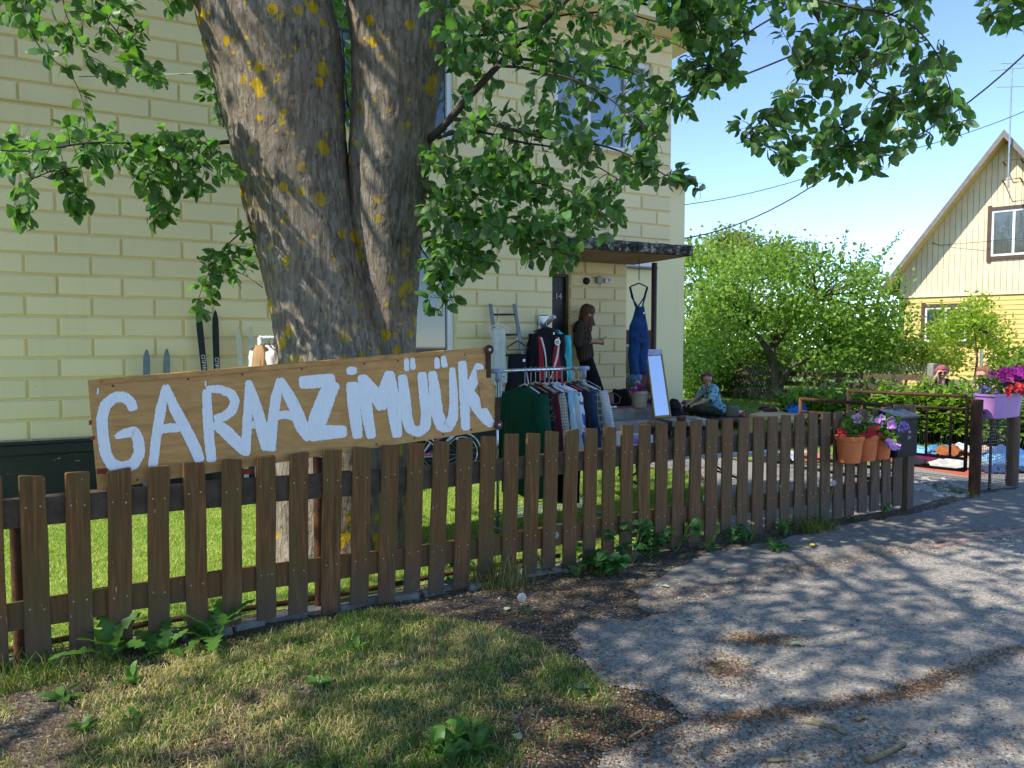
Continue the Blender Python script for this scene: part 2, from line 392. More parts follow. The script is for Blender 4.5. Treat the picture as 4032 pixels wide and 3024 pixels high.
MAT['beigepot'] = simple('taupe_plastic_pot', (.36, .31, .25), .55, .06, 4)
MAT['lilac'] = simple('lilac_plastic', (.45, .22, .52), .5, .07, 4)
MAT['skin'] = simple('skin', (.50, .275, .195), .5, .06, 8)
MAT['rail_wood'] = simple('dark_rail_wood', (.085, .058, .038), .85, .4, 12, .4, 60)
MAT['oldwood'] = simple('old_grey_wood', (.19, .165, .125), .85, .3, 14, .4, 60)
MAT['bench'] = simple('brown_bench_wood', (.10, .052, .038), .6, .25, 9, .15)
MAT['pine'] = simple('pale_pine', (.56, .38, .19), .6, .2, 12, .15, stretch=(.3, 1, 1))
MAT['wire'] = simple('grey_wire', (.19, .20, .20), .5, .1, 9, metal=.4)
MAT['cable'] = simple('black_cable', (.02, .02, .022), .6, .1)
MAT['litter'] = simple('brown_bud_scales', (.16, .075, .032), .9, .5, 30)
MAT['stone'] = simple('pale_pebbles', (.36, .34, .31), .85, .3, 20)
MAT['drystick'] = simple('lichened_stick', (.20, .165, .12), .9, .45, 40, .8, c2=(.33, .28, .16))
MAT['petal_lilac'] = simple('lilac_petals', (.58, .27, .62), .6, .35, 35)
MAT['petal_red'] = simple('red_petals', (.42, .018, .028), .6, .3, 25)
MAT['petal_purple'] = simple('magenta_petals', (.30, .012, .20), .6, .4, 25)
MAT['petal_violet'] = simple('violet_petals', (.27, .17, .45), .6, .3, 35)
MAT['blossom'] = simple('cream_blossom', (.60, .60, .42), .8, .15, 40)
MAT['dandelion'] = simple('dandelion_yellow', (.80, .52, .02), .7, .1)
MAT['seedhead'] = simple('dandelion_seedhead', (.66, .66, .62), .9, .1)
def fab(name, c, var=.12, scale=30, bump=.25): return simple('fabric_' + name, c, .92, var, scale, bump, 220, spec=.15)
def fab_check(name, c, line, scale=42, w=.12):
    t = NT('fabric_' + name); t.set(.92, 0, .15); v = t.P((1, 1, 1), obj=True); s_ = t.n('SeparateXYZ'); t.l(v, s_.inputs[0])
    def lines(o_):
        fr = t.math('FRACT', t.math('MULTIPLY', o_, scale)); return t.ramp(fr, [(w, 1), (w + .02, 0)])
    xy = t.math('ADD', s_.outputs[0], t.math('MULTIPLY', s_.outputs[1], .9))
    t.base(t.mix(t.math('MAXIMUM', lines(xy), lines(s_.outputs[2])), c, line)); return t.m
def fab_stripe(name, c1, c2, scale=18, axis=0, mixn=.3):
    t = NT('fabric_' + name); t.set(.92, 0, .15); v = t.P((1, 1, 1), obj=True); s_ = t.n('SeparateXYZ'); t.l(v, s_.inputs[0])
    q = t.math('MULTIPLY', t.math('ADD', s_.outputs[axis], t.math('MULTIPLY', t.noise(v, 5, 3), mixn * .2)), scale); fr = t.math('FRACT', q)
    t.base(t.ramp(fr, [(.1, c1), (.3, c2), (.55, sc(c1, .6)), (.7, sc(c2, .7)), (.9, c1)])); return t.m
def fab_print(name, c, ink, scale=9, thr=.55, c2=None):
    t = NT('fabric_' + name); t.set(.9, 0, .15); v = t.P((1, 1, 1), obj=True); f = t.noise(v, scale, 4, .6, 1.2); g = t.noise(v, scale * .35, 3)
    b = t.mix(t.ramp(g, [(.4, 0), (.6, 1)]), c, c2 or c); t.base(t.mix(t.ramp(f, [(thr, 0), (thr + .015, 1)]), b, ink)); return t.m
# ---------------------------------------------------------------- ground
def vnoise(x, y, s=1., seed=0):
    """cheap smooth value noise on arrays, 0..1"""
    x = np.asarray(x, float) * s + seed * 17.3; y = np.asarray(y, float) * s - seed * 9.1
    xi = np.floor(x).astype(int); yi = np.floor(y).astype(int); fx = x - xi; fy = y - yi; fx = fx * fx * (3 - 2 * fx); fy = fy * fy * (3 - 2 * fy)
    def h(a, b):
        q = (a * 374761393 + b * 668265263 + seed * 1274126177) & 0x7fffffff; q = ((q ^ (q >> 13)) * 1274126177) & 0x7fffffff
        return ((q ^ (q >> 16)) & 0xffff) / 65535.
    return (h(xi, yi) * (1 - fx) + h(xi + 1, yi) * fx) * (1 - fy) + (h(xi, yi + 1) * (1 - fx) + h(xi + 1, yi + 1) * fx) * fy
def fbm(x, y, s=1., seed=0): return .55 * vnoise(x, y, s, seed) + .3 * vnoise(x, y, s * 2.3, seed + 1) + .15 * vnoise(x, y, s * 5.1, seed + 2)
def inpoly(x, y, poly):
    x = np.asarray(x); y = np.asarray(y); ins = np.zeros(x.shape, bool); n = len(poly)
    for i in range(n):
        x1, y1 = poly[i][:2]; x2, y2 = poly[(i + 1) % n][:2]
        c = ((y1 > y) != (y2 > y)) & (x < (x2 - x1) * (y - y1) / ((y2 - y1) if y2 != y1 else 1e-9) + x1); ins ^= c
    return ins
def sheet(name, poly, z, mat_, ragged=0., kind='structure', step=.06, upto=1e9):
    pts = []
    n = len(poly)
    for i in range(n):
        a = Vector(poly[i][:2]); b = Vector(poly[(i + 1) % n][:2]); L = (b - a).length
        k = max(1, int(L / step)) if (ragged and i < upto and L < 12) else 1
        for j in range(k):
            q = a.lerp(b, j / k)
            if ragged and k > 1: q = q + Vector(((float(fbm(q.x, q.y, 6, 3)) - .5) * ragged * 2, (float(fbm(q.x, q.y, 6, 9)) - .5) * ragged * 2))
            pts.append((q.x, q.y, z))
    m_ = MB(); m_.add(pts, [tuple(range(len(pts)))]); o = m_.build(name, mat_, kind=kind, base=Vector((0, 0, 0))); return o, pts
g = MB(); g.add([(-300, -300, 0), (300, -300, 0), (300, 300, 0), (-300, 300, 0)], [(0, 1, 2, 3)]); g.build('ground', MAT['ground'], kind='structure', base=Vector((0, 0, 0)))
def gxy(u, v): q = G(u, v); return (q.x, q.y)
FA = Vector((-2.35, 3.63)); FB = Vector((3.86, 7.25)); FDIR = (FB - FA).normalized(); FN = Vector((FDIR.y, -FDIR.x))   # FN points to the street
asph = [gxy(*q) for q in ((2349, 3000), (2500, 2930), (2707, 2818), (2643, 2740), (2404, 2708), (2275, 2598), (2266, 2451), (2551, 2433), (2790, 2350), (3222, 2240), (3681, 2157), (4032, 2096))]
asph = asph + [(9, 7.2), (30, 15), (60, 10), (60, -40), (-30, -40), (-6, -1), (-.4, 1.0), (.15, 2.0)]
asph_o, asph_pts = sheet('road', asph, .008, MAT['asphalt'], .085, step=.025, upto=11)
def fo(t, off): q = FA + FDIR * t + FN * off; return (q.x, q.y)
lawn_poly = [fo(-9, -.22), fo(4.95, -.22), (2.1, 8.0), (2.3, 9.3), (1.5, 9.85), tuple(H(-2.2, .1, 0)[:2]), tuple(H(-14, .02, 0)[:2])]
sheet('lawn', lawn_poly, .004, MAT['lawn'], .03, upto=2)
path_poly = [fo(5.0, -.2), fo(7.25, -.0), (4.95, 8.1), (9, 9.5), (9, 11), (4.6, 9.6), (3.1, 10.2), tuple(H(.4, .1, 0)[:2]), tuple(H(-.6, .1, 0)[:2]), (1.55, 9.9), (2.36, 9.3), (2.16, 8.0)]
sheet('path', path_poly, .004, MAT['gravel'], .04, upto=2)
garden_poly = [(4.7, 9.75), (9, 11.2), (40, 16), (40, 60), (-10, 60), (1.5, 14), (2.6, 11.5), (3.2, 10.35)]
sheet('garden_lawn', garden_poly, .005, MAT['lawn'])
forecourt = [fo(4.4, .16), fo(7.35, .16), (5.1, 8.0), (14, 13), (16, 8), gxy(4032, 2230), gxy(3681, 2290), gxy(3222, 2350), gxy(2900, 2400), gxy(2560, 2410), gxy(2480, 2330)]
sheet('forecourt', forecourt, .0045, simple('trodden_grit', (.20, .185, .165), .95, .35, 30, .9, 80), .07, upto=12)
kb = MB(); ks = [G(4300, 2050) , G(4032, 2095), G(3900, 2117), G(3780, 2138), G(3681, 2158)]
kb.tube([k + Vector((0, 0, .004)) for k in ks], [.03, .03, .03, .028, .02], 10); kb.build('kerb', simple('kerb_edging', (.27, .19, .165), .8, .2, 10, .3), smooth=True, kind='structure', base=Vector((0, 0, 0)))
# ---------------------------------------------------------------- the yellow house
house = thing('yellow_house', 'two-storey yellow plastered house with rusticated block pattern and a corner porch', 'house', HC)
CO = .206; Z0 = .644
WIN = {'low': (-5.0, -3.43, 1.25, 2.82), 'upl': (-5.0, -3.43, 4.15, 5.62), 'upr': (-1.97, -.37, 4.30, 5.60)}
OPEN = list(WIN.values()) + [(-2.0, .6, -1, 2.905)]
def wall_cells(a0, a1, z0, z1, opens):
    xs = sorted({a0, a1, *[min(max(q, a0), a1) for o in opens for q in o[:2]]}); zs = sorted({z0, z1, *[min(max(q, z0), z1) for o in opens for q in o[2:]]})
    for i in range(len(xs) - 1):
        for j in range(len(zs) - 1):
            ca, cz = (xs[i] + xs[i + 1]) / 2, (zs[j] + zs[j + 1]) / 2
            if not any(o[0] < ca < o[1] and o[2] < cz < o[3] for o in opens): yield xs[i], xs[i + 1], zs[j], zs[j + 1]
fw = MB()
for a0, a1, z0, z1 in wall_cells(-13, 0, .0, 6.0, OPEN):
    fw.box(H((a0 + a1) / 2, -.17, (z0 + z1) / 2), (a1 - a0, .30, z1 - z0), HROT)
front = fw.build('front_wall', MAT['groove'], house)
def block_mesh(L, h=CO - .024, d=.021):
    c = .012; x = L / 2; y0, y1 = 0, -d     # front is -y in the block's own frame
    z = h / 2
    r0 = [(-x, y0, -z), (x, y0, -z), (x, y0, z), (-x, y0, z)]; r1 = [(-x, y1 + c, -z), (x, y1 + c, -z), (x, y1 + c, z), (-x, y1 + c, z)]
    r2 = [(-x + c, y1, -z + c), (x - c, y1, -z + c), (x - c, y1, z - c), (-x + c, y1, z - c)]
    m_ = MB(); m_.v = r0 + r1 + r2
    for b in (0, 4):
        for i in range(4): j = (i + 1) % 4; m_.f.append((b + i, b + j, b + 4 + j, b + 4 + i))
    m_.f.append((8, 9, 10, 11)); m_.m = [0] * len(m_.f)
    return m_.mesh('plaster_block', MAT['wall'])
BM = {}
def blk(a0, a1, zc, o, parent):
    L = round(a1 - a0 - .024, 3)
    if L < .06: return 0
    if L not in BM: BM[L] = block_mesh(L)
    w = H((a0 + a1) / 2, o, zc); pr = proj(w)
    if pr is None or not (-170 < pr[0] < 4100 and -60 < pr[1] < 1800): return 0
    # a few millimetres of unevenness from block to block
    w += HN * random.uniform(-.002, .002)
    link('plaster_block', BM[L], parent, w, (0, 0, YAW)); return 1
nb = 0
for k in range(0, 26):
    z0 = Z0 + CO * k; zc = z0 + CO / 2
    j = (-2.835 if k % 2 == 0 else -2.557)
    a = j - .574 * 11
    while a < 0:
        s, e = a, min(a + .574, 0.); segs = [(s, e)]
        for o in OPEN:
            if o[2] < zc + CO * .4 and o[3] > zc - CO * .4:
                ns = []
                for (p_, q_) in segs:
                    if q_ <= o[0] or p_ >= o[1]: ns.append((p_, q_))
                    else:
                        if p_ < o[0]: ns.append((p_, o[0]))
                        if q_ > o[1]: ns.append((o[1], q_))
                segs = ns
        for (p_, q_) in segs: nb += blk(p_, q_, zc, -.02, front)
        a += .574
pl = MB(); pl.box(H(-7.5, -.02, .24), (11, .12, .58), HROT); pl.box(H(-7.5, .03, .565), (11.02, .10, .10), HROT, bev=.012)
pl.box(H(-7.5, .016, .632), (11.01, .09, .03), HROT, bev=.006); pl.build('plinth', MAT['plinth'], house)
# windows
def window(key, mull, blind=False):
    a0, a1, z0, z1 = WIN[key]; ac, zc = (a0 + a1) / 2, (z0 + z1) / 2
    w = MB(); fwid = .075
    for (p_, q_) in ((a0, a0 + fwid), (a1 - fwid, a1)): w.box(H((p_ + q_) / 2, -.09, zc), (q_ - p_, .07, z1 - z0), HROT, bev=.008)
    for (p_, q_) in ((z0, z0 + fwid), (z1 - fwid, z1)): w.box(H(ac, -.09, (p_ + q_) / 2), (a1 - a0 - 2 * fwid - .002, .068, q_ - p_), HROT, bev=.008)
    for mu in mull: w.box(H(mu, -.088, zc), (.10, .07, z1 - z0 - 2 * fwid - .002), HROT, bev=.008)
    fr = w.build('window', MAT['white'], house)
    edges = [a0 + fwid] + [x for mu in mull for x in (mu - .05, mu + .05)] + [a1 - fwid]
    for i in range(0, len(edges), 2):
        p_, q_ = edges[i], edges[i + 1]
        s = MB(); s.box(H((p_ + q_) / 2, -.11, zc), (q_ - p_, .012, z1 - z0 - 2 * fwid), HROT); s.build('pane', MAT['glass'] if not blind else MAT['glassb'], fr)
        if blind:
            b = MB(); n = 34
            for t in range(n): b.box(H((p_ + q_) / 2, -.16, z0 + fwid + (t + .5) * (z1 - z0 - 2 * fwid) / n), (q_ - p_ - .03, .004, (z1 - z0) / n * .92), HROT @ Matrix.Rotation(.5, 3, 'X'))
            b.build('blind', MAT['blind'], fr, kind='stuff')
    si = MB(); si.box(H(ac, .02, z0 - .02), (a1 - a0 + .08, .14, .03), HROT, bev=.006); si.build('sill', MAT['white'], fr)
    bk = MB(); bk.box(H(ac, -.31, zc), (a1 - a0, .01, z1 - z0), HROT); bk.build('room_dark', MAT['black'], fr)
def m_glassb():
    t = NT('clear_glass'); t.base((1, 1, 1)); t.set(.02, 0, .5); t.b.inputs['Transmission Weight'].default_value = 0
    gl = t.n('BsdfGlossy'); gl.inputs['Roughness'].default_value = .02; tr = t.n('BsdfTransparent'); fr = t.n('Fresnel'); fr.inputs[0].default_value = 1.5
    mx = t.n('MixShader'); t.l(t.math('MULTIPLY', fr.outputs[0], 2.2), mx.inputs[0]); t.l(tr.outputs[0], mx.inputs[1]); t.l(gl.outputs[0], mx.inputs[2]); t.l(mx.outputs[0], t.out.inputs['Surface']); return t.m
MAT['glassb'] = m_glassb()
window('low', [-4.2]); window('upl', [-4.2]); window('upr', [-1.42, -.74], True)
# bulk of the house behind the facade, porch recess, storey above it
bd = MB()
bd.box(H(-7.5, -4.7, 3.0), (10.98, 8.75, 5.98), HROT)
bd.box(H(-1.0, -5.25, 1.45), (2.0, 7.6, 2.88), HROT); bd.box(H(-1.0, -4.7, 4.45), (1.99, 8.75, 3.0), HROT)
bd.build('side_walls', MAT['wall_plain'], house)
RO = -1.26
rw = MB(); rw.box(H(-.41, RO - .11, 1.76), (1.1, .2, 2.26), HROT); rw.box(H(-1.48, RO - .11, 2.80), (1.04, .2, .20), HROT)
recess = rw.build('porch_wall', MAT['groove'], house)
for k in range(0, 11):
    zc = Z0 + .012 + CO * k + CO / 2; j = -.97 if k % 2 else -.685
    st = [-.955, -.40, .135] if k % 2 else [-.955, -.68, -.115, .135]
    for i in range(len(st) - 1): blk(st[i], st[i + 1], zc, RO - .008, recess)
# dark entrance door
dr = MB(); dr.box(H(-1.48, RO - .10, 1.66), (1.02, .05, 2.07), HROT, bev=.006)
door = dr.build('door', MAT['door'], house)
q = MB(); q.box(H(-.985, RO - .065, 1.66), (.04, .09, 2.07), HROT); q.box(H(-1.48, RO - .063, 2.675), (.95, .085, .05), HROT); q.build('door_frame', simple('brown_frame', (.09, .055, .03), .6, .25, 9), door)
q = MB(); q.box(H(-1.45, RO - .07, 1.5), (.7, .01, 1.5), HROT, bev=.004); q.build('door_panel', MAT['door'], door)
q = MB(); q.tube([H(-1.07, RO - .07, 1.6), H(-1.07, RO - .02, 1.6), H(-1.2, RO - .015, 1.6)], .011, 8); q.build('handle', MAT['tin'], door)
def text_obj(name, s, size, mat_, parent, org, xdir, ydir, ext=.002, base=None):
    cu = bpy.data.curves.new(name, 'FONT'); cu.body = s; cu.size = size; cu.extrude = ext; cu.align_x = 'CENTER'; cu.align_y = 'CENTER'
    tmp = bpy.data.objects.new('tmp_text', cu); col.objects.link(tmp); dg = bpy.context.evaluated_depsgraph_get(); me = bpy.data.meshes.new_from_object(tmp.evaluated_get(dg)); bpy.data.objects.remove(tmp)
    xd = Vector(xdir).normalized(); yd = Vector(ydir).normalized(); M_ = Matrix((xd, yd, xd.cross(yd))).transposed().to_4x4(); me.transform(M_)
    me.materials.clear(); me.materials.append(mat_)
    return link(name, me, parent, org)
text_obj('door_number', '14', .13, MAT['number'], door, H(-1.12, RO - .058, 2.35), HD, (0, 0, 1))
# small fittings on the porch wall
q = MB(); q.lathe(H(-.66, RO + .025, 2.60), [(.001, -.03), (.055, -.03), (.06, 0), (.05, .03), (.001, .03)], 16, Matrix.Rotation(YAW, 3, 'Z') @ Matrix.Rotation(math.pi / 2, 3, 'X'))
q.build('wall_lamp', MAT['black'], house, smooth=True)
q = MB(); q.box(H(-.44, RO + .05, 2.62), (.10, .07, .11), HROT, bev=.012); q.build('junction_box', MAT['greybox'], house)
q = MB(); q.box(H(-.265, RO + .045, 2.62), (.13, .055, .085), HROT, bev=.012); swb = q.build('switch_box', MAT['white'], house)
text_obj('switch_mark', '33', .065, MAT['black'], swb, H(-.262, RO + .075, 2.622), HD, (0, 0, 1))
q = MB(); q.tube([H(-.93, RO + .03, 2.75), H(-.8, RO + .035, 2.70), H(-.62, RO + .035, 2.715), H(-.47, RO + .03, 2.66), H(-.3, RO + .03, 2.64)], .006, 6); q.build('fitting_cable', MAT['groove'], house)
# canopy slab over the porch
cs = MB(); n = 26; front_e = []
for i in range(n + 1):
    a = -2.02 + 2.32 * i / n; front_e.append((a, .13 + .018 * math.sin(i * 2.3) + random.uniform(-.01, .01)))
rings = []
for i, (a, o) in enumerate(front_e):
    zt, zb = 3.055 + random.uniform(-.008, .006), 2.905 + random.uniform(-.006, .006)
    rings.append([H(a, o, zb), H(a, o + .008, zb + .03), H(a, o + .004, zt - .03), H(a, o - .03, zt), H(a, -.015, zt + .012), H(a, -1.25, zt), H(a, -1.25, 2.905), H(a, -.02, 2.905)])
cs.loft(rings); cs.build('canopy_slab', MAT['slab'], house)
q = MB(); q.box(H(-.87, -.60, 2.899), (2.25, 1.28, .008), HROT); q.build('soffit', MAT['soffit'], house)
pp_ = PL(2575, 1200, HC + HN * -.86, HN); q = MB(); q.tube([Vector((pp_.x, pp_.y, .3)), Vector((pp_.x, pp_.y, 2.9))], .045, 16); q.build('porch_post', MAT['maroon'], house, smooth=True)
# porch floor and steps
q = MB(); q.box(H(-.75, -.92, .315), (2.5, .68, .63), HROT, bev=.012); q.build('porch_base', MAT['concrete'], house)
q = MB(); q.box(H(-.75, -.915, .633), (2.48, .66, .012), HROT); q.build('porch_floor', MAT['porchred'], house)
q = MB(); q.box(H(-.6, -.42, .235), (2.9, .31, .47), HROT, bev=.012); q.build('step', MAT['concrete'], house)
q = MB(); q.box(H(-.6, -.10, .13), (2.9, .32, .26), HROT, bev=.012); q.build('step', MAT['concrete'], house)
# roof
rf = MB(); rf.box(H(-6.5, -4.6, 6.07), (14.0, 10.1, .12), HROT)
ev = [H(-13.5, .5, 6.14), H(.5, .5, 6.14), H(.5, -9.6, 6.14), H(-13.5, -9.6, 6.14)]; rd = [H(-9, -4.5, 8.2), H(-4, -4.5, 8.2)]
rf.mi = 1; rf.add(ev + rd, [(0, 1, 5, 4), (1, 2, 5), (2, 3, 4, 5), (3, 0, 4)]); rf.build('roof', [MAT['wall_plain'], MAT['roof']], house)
# plain annex further back
AO = -3.76
an = MB(); an.box(H(.72, AO - 2.2, 2.5), (5.46, 4.4, 5.0), HROT); annex = an.build('annex', MAT['wall_plain'], house)
q = MB(); q.box(H(.72, AO - 2.1, 5.06), (5.6, 4.7, .08), HROT); q.tube([H(-2, AO + .22, 5.0), H(3.5, AO + .22, 4.98)], .06, 10); q.build('gutter', MAT['fascia'], annex)
def ap(u, v): w = PL(u, v, HC + HN * AO, HN); return (w - HC).dot(HD), w.z
a0, zb = ap(2440, 1045); a1, _ = ap(2564, 1045)
q = MB(); q.box(H((a0 + a1) / 2, AO + .02, zb + .55), (a1 - a0, .05, 1.1), HROT); aw = q.build('window', MAT['white'], annex)
q = MB(); q.box(H((a0 + a1) / 2, AO + .05, zb + .6), (a1 - a0 - .16, .01, .95), HROT); q.build('pane', MAT['glass'], aw)
q = MB(); q.box(H((a0 + a1) / 2, AO + .07, zb - .03), (a1 - a0 + .1, .18, .04), HROT); q.build('sill', MAT['concrete'], aw)
a0, zt = ap(2420, 1299); a1, _ = ap(2566, 1299)
q = MB(); nbd = 7
for i in range(nbd): q.box(H(a0 + (i + .5) * (a1 - a0) / nbd, AO + .025, zt / 2), ((a1 - a0) / nbd - .008, .04, zt), HROT)
q.box(H((a0 + a1) / 2, AO + .055, zt * .45), ((a1 - a0) * .95, .03, .09), HROT @ Matrix.Rotation(-.7, 3, 'Y'))
q.build('red_board_door', simple('dark_red_boards', (.10, .022, .018), .6, .25, 12, .15), annex)
# air conditioner
c0 = P(2479, 1416, 12.9); q = MB(); q.box(c0, (.10, .62, .52), rotz(YAW - .3), bev=.02)
ac = q.build('air_conditioner', MAT['white'], None, label='white outdoor air conditioner unit mounted beside the red board door', cat='air conditioner')
q = MB()
for i in range(14): q.box(c0 + Vector((-.052, -.1, -.22 + i * .033)), (.02, .5, .012), rotz(YAW - .3))
q.build('grille', MAT['black'], ac)
q = MB(); q.box(c0 + Vector((0, .05, -.29)), (.16, .7, .04), rotz(YAW - .3)); q.build('bracket', MAT['tin'], ac)
# old cable along the left part of the facade
def wpt(u, v, o=.02): a, z = wallp(u, v); return H(a, o, z)
q = MB(); q.tube([wpt(-20, 385), wpt(120, 400), wpt(300, 425), wpt(312, 423), wpt(318, 395), wpt(306, 340), wpt(303, 322), wpt(312, 308)], .006, 6)
q.build('wall_cable', MAT['groove'], house)
q = MB(); q.tube([wpt(312, 308, .05), P(900, 288, 6.9), P(1300, 280, 6.3)], .005, 6); q.build('clothes_line', MAT['wire'], None, label='thin grey line strung from the yellow wall to the tree trunk', cat='wire')
# ---------------------------------------------------------------- picket fence
PK = [(-48, -28, 112, 1884), (126, 146, 110, 1876), (303, 316, 102, 1861), (469, 474, 99, 1851), (624, 625, 89, 1838), (763, 775, 89, 1824), (912, 913, 81, 1811), (1046, 1048, 81, 1799), (1177, 1174, 78, 1786),
 (1309, 1303, 77, 1772), (1426, 1416, 75, 1764), (1537, 1523, 71, 1756), (1638, 1624, 66, 1748), (1738, 1718, 64, 1740), (1830, 1818, 65, 1729), (1922, 1910, 61, 1720), (2015, 2005, 58, 1710), (2099, 2085, 58, 1708), (2174, 2160, 54, 1700),
 (2252, 2241, 54, 1693), (2328, 2319, 52, 1689), (2400, 2392, 50, 1683), (2470, 2463, 49, 1675), (2538, 2531, 49, 1672), (2605, 2597, 48, 1666), (2679, 2661, 47, 1662), (2741, 2730, 45, 1658), (2803, 2795, 46, 1654), (2865, 2856, 43, 1650),
 (2929, 2917, 43, 1647), (2987, 2977, 43, 1644), (3042, 3032, 40, 1641), (3095, 3086, 39, 1636), (3148, 3143, 39, 1634), (3201, 3196, 38, 1629), (3251, 3245, 38, 1627), (3300, 3295, 38, 1622), (3350, 3341, 37, 1619), (3399, 3391, 35, 1613), (3446, 3440, 35, 1610), (3490, 3486, 35, 1604), (3538, 3529, 37, 1594)]
FA3 = Vector((FA.x, FA.y, 0)); FN3 = Vector((FN.x, FN.y, 0)); FD3 = Vector((FDIR.x, FDIR.y, 0))
def fpl(u, v, off=0.): return PL(u, v, FA3 + FN3 * off, FN3)
def ft(w): return (Vector(w) - FA3).dot(FD3)
fence = thing('picket_fence', 'weathered brown wooden picket fence along the pavement beneath the tree', 'fence', (FA.x, FA.y, 0))
FROT = rotz(math.atan2(FDIR.y, FDIR.x))
nails = MB()
for i, (ut, ub, w, vt) in enumerate(PK):
    tp = fpl(ut, vt); bt = fpl(ub, vt + 500); tt = ft(tp); tb = ft(bt); zt = tp.z; 
    dudt = (proj(tp + FD3 * .01)[0] - proj(tp - FD3 * .01)[0]) / .02; wm = min(max(w / dudt * .97, .07), .14)
    slope = (tt - tb) / max(.2, (tp.z - bt.z)); zb = random.uniform(.01, .05); th = .022
    m_ = MB(); rings = []; n = 9
    ch = random.uniform(.003, .007); tilt = random.uniform(-.008, .008); wp = random.uniform(-.004, .004)
    for k in range(n + 1):
        z = zb + (zt - zb) * k / n; c = tt + slope * (z - zt) + .0015 * math.sin(i * 3 + k * .9); x = wm / 2 * (1 + .012 * math.sin(i * 7.1 + k * 1.3))
        o = wp * math.sin(k / n * math.pi); zz = lambda s: z + (tilt * s if k == n else 0)
        e = ch if k < n else ch * 1.6
        def pt(dx, do, s): q = FA3 + FD3 * (c + dx) + FN3 * (do + o); q.z = zz(s); return q
        rings.append([pt(-x, -th / 2 + e, -1), pt(-x, th / 2 - e, -1), pt(-x + e, th / 2, -1), pt(x - e, th / 2, 1), pt(x, th / 2 - e, 1), pt(x, -th / 2 + e, 1), pt(x - e, -th / 2, 1), pt(-x + e, -th / 2, -1)])
    rings.append([q.lerp(sum(rings[-1], Vector()) / 8, .12) + Vector((0, 0, .004)) for q in rings[-1]])
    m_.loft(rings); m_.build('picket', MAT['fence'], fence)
    for zr in (.80, .30):
        for s in (-.27, .27):
            q = FA3 + FD3 * (tt + slope * (zr - zt) + s * wm) + FN3 * (th / 2 + .001); q.z = zr + random.uniform(-.012, .012)
            nails.lathe(q, [(.0005, -.001), (.0052, -.001), (.0045, .0015), (.0005, .002)], 7, FROT @ Matrix.Rotation(math.pi / 2, 3, 'X'))
nails.build('nail_heads', simple('bright_nail_heads', (.38, .33, .28), .5, .3, 30, metal=.3), fence, kind='stuff')
RAILT = []
for zc, (c0, c1) in ((.775, (.70, .845)), (.27, (.20, .335))):
    m_ = MB(); segs = [(-1.2, 1.62), (1.63, 4.26), (4.27, 7.22)]
    for (s, e) in segs:
        rings = []; n = 12
        for k in range(n + 1):
            t = s + (e - s) * k / n; sag = .012 * math.sin(t * 1.7 + zc) + (.02 if zc > .5 and t > 4.2 else 0); lo, hi = c0 + sag, c1 + sag
            def pt(o, z): q = FA3 + FD3 * t + FN3 * o; q.z = z + .003 * math.sin(k * 2.1 + o * 90); return q
            rings.append([pt(-.014, lo), pt(-.014, hi - .006), pt(-.020, hi), pt(-.056, hi), pt(-.062, hi - .006), pt(-.062, lo)])
        m_.loft(rings)
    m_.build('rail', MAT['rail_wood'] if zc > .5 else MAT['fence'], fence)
def rustpost(u, vtop, r=.028, off=-.10, name='steel_post'):
    b = fpl(u, 2000, off); tp = fpl(u, vtop, off); q = MB(); t = Vector((b.x, b.y, 0))
    q.lathe(t, [(r, 0), (r, tp.z - .012), (r * 1.03, tp.z - .01), (r * 1.03, tp.z), (r * .75, tp.z), (r * .72, tp.z - .03), (.001, tp.z - .03)], 18); return q.build(name, MAT['rust'], fence, smooth=False)
rustpost(1253, 1800); rustpost(2678, 1640, .036, -.10); rustpost(60, 2000, .028)
ep = fpl(3576, 1800); q = MB(); q.box((ep.x, ep.y, .51), (.105, .07, 1.03), FROT, bev=.008); q.build('end_post', MAT['fence'], fence)
# low rusty pipe running behind the pickets near the ground
q = MB(); q.tube([FA3 + FD3 * t - FN3 * .14 + Vector((0, 0, .075 + .01 * math.sin(t * 3))) for t in np.linspace(-1, 3.2, 12)], .017, 8); q.build('low_pipe', MAT['rust'], fence, smooth=True)
q = MB()
for i in range(26):
    t = -.9 + i * .19 + random.uniform(-.04, .04); c = FA3 + FD3 * t - FN3 * random.uniform(.02, .12); L = random.uniform(.14, .26)
    q.box(c + Vector((0, 0, .01)), (L, random.uniform(.08, .16), .05), rotz(FROT.to_euler().z + random.uniform(-.2, .2)), bev=.015)
q.build('footing_stones', MAT['concrete'], fence, kind='stuff')
# ---------------------------------------------------------------- GARAAZIMÜÜK sign, standing on the rail behind the pickets
SOFF = -.045
sTL, sTR, sBR, sBL = [fpl(u, v, SOFF) for u, v in ((345, 1497), (1920, 1366), (1962, 1690), (384, 1930))]
sign = thing('plywood_sign', 'long tilted plywood board hand-painted GARAAZIMÜÜK in white, propped behind the pickets', 'sign', Vector((0, 0, 0)) + sBL)
def sp(s, t, o=0.):   # s along, t up in the board's quad (0..1)
    return (sBL * (1 - s) + sBR * s) * (1 - t) + (sTL * (1 - s) + sTR * s) * t + FN3 * o
def pix2sp(u, v):
    w = fpl(u, v, SOFF); s, t = .5, .5
    for _ in range(12):
        e = w - sp(s, t); ds = (sp(s + .01, t) - sp(s, t)) * 100; dt = (sp(s, t + .01) - sp(s, t)) * 100
        a, b, c_, d_ = ds.dot(ds), ds.dot(dt), dt.dot(dt), 0; es, et = e.dot(ds), e.dot(dt); det = a * c_ - b * b
        s += (es * c_ - et * b) / det; t += (a * et - b * es) / det
    return s, t
m_ = MB(); nn = 24
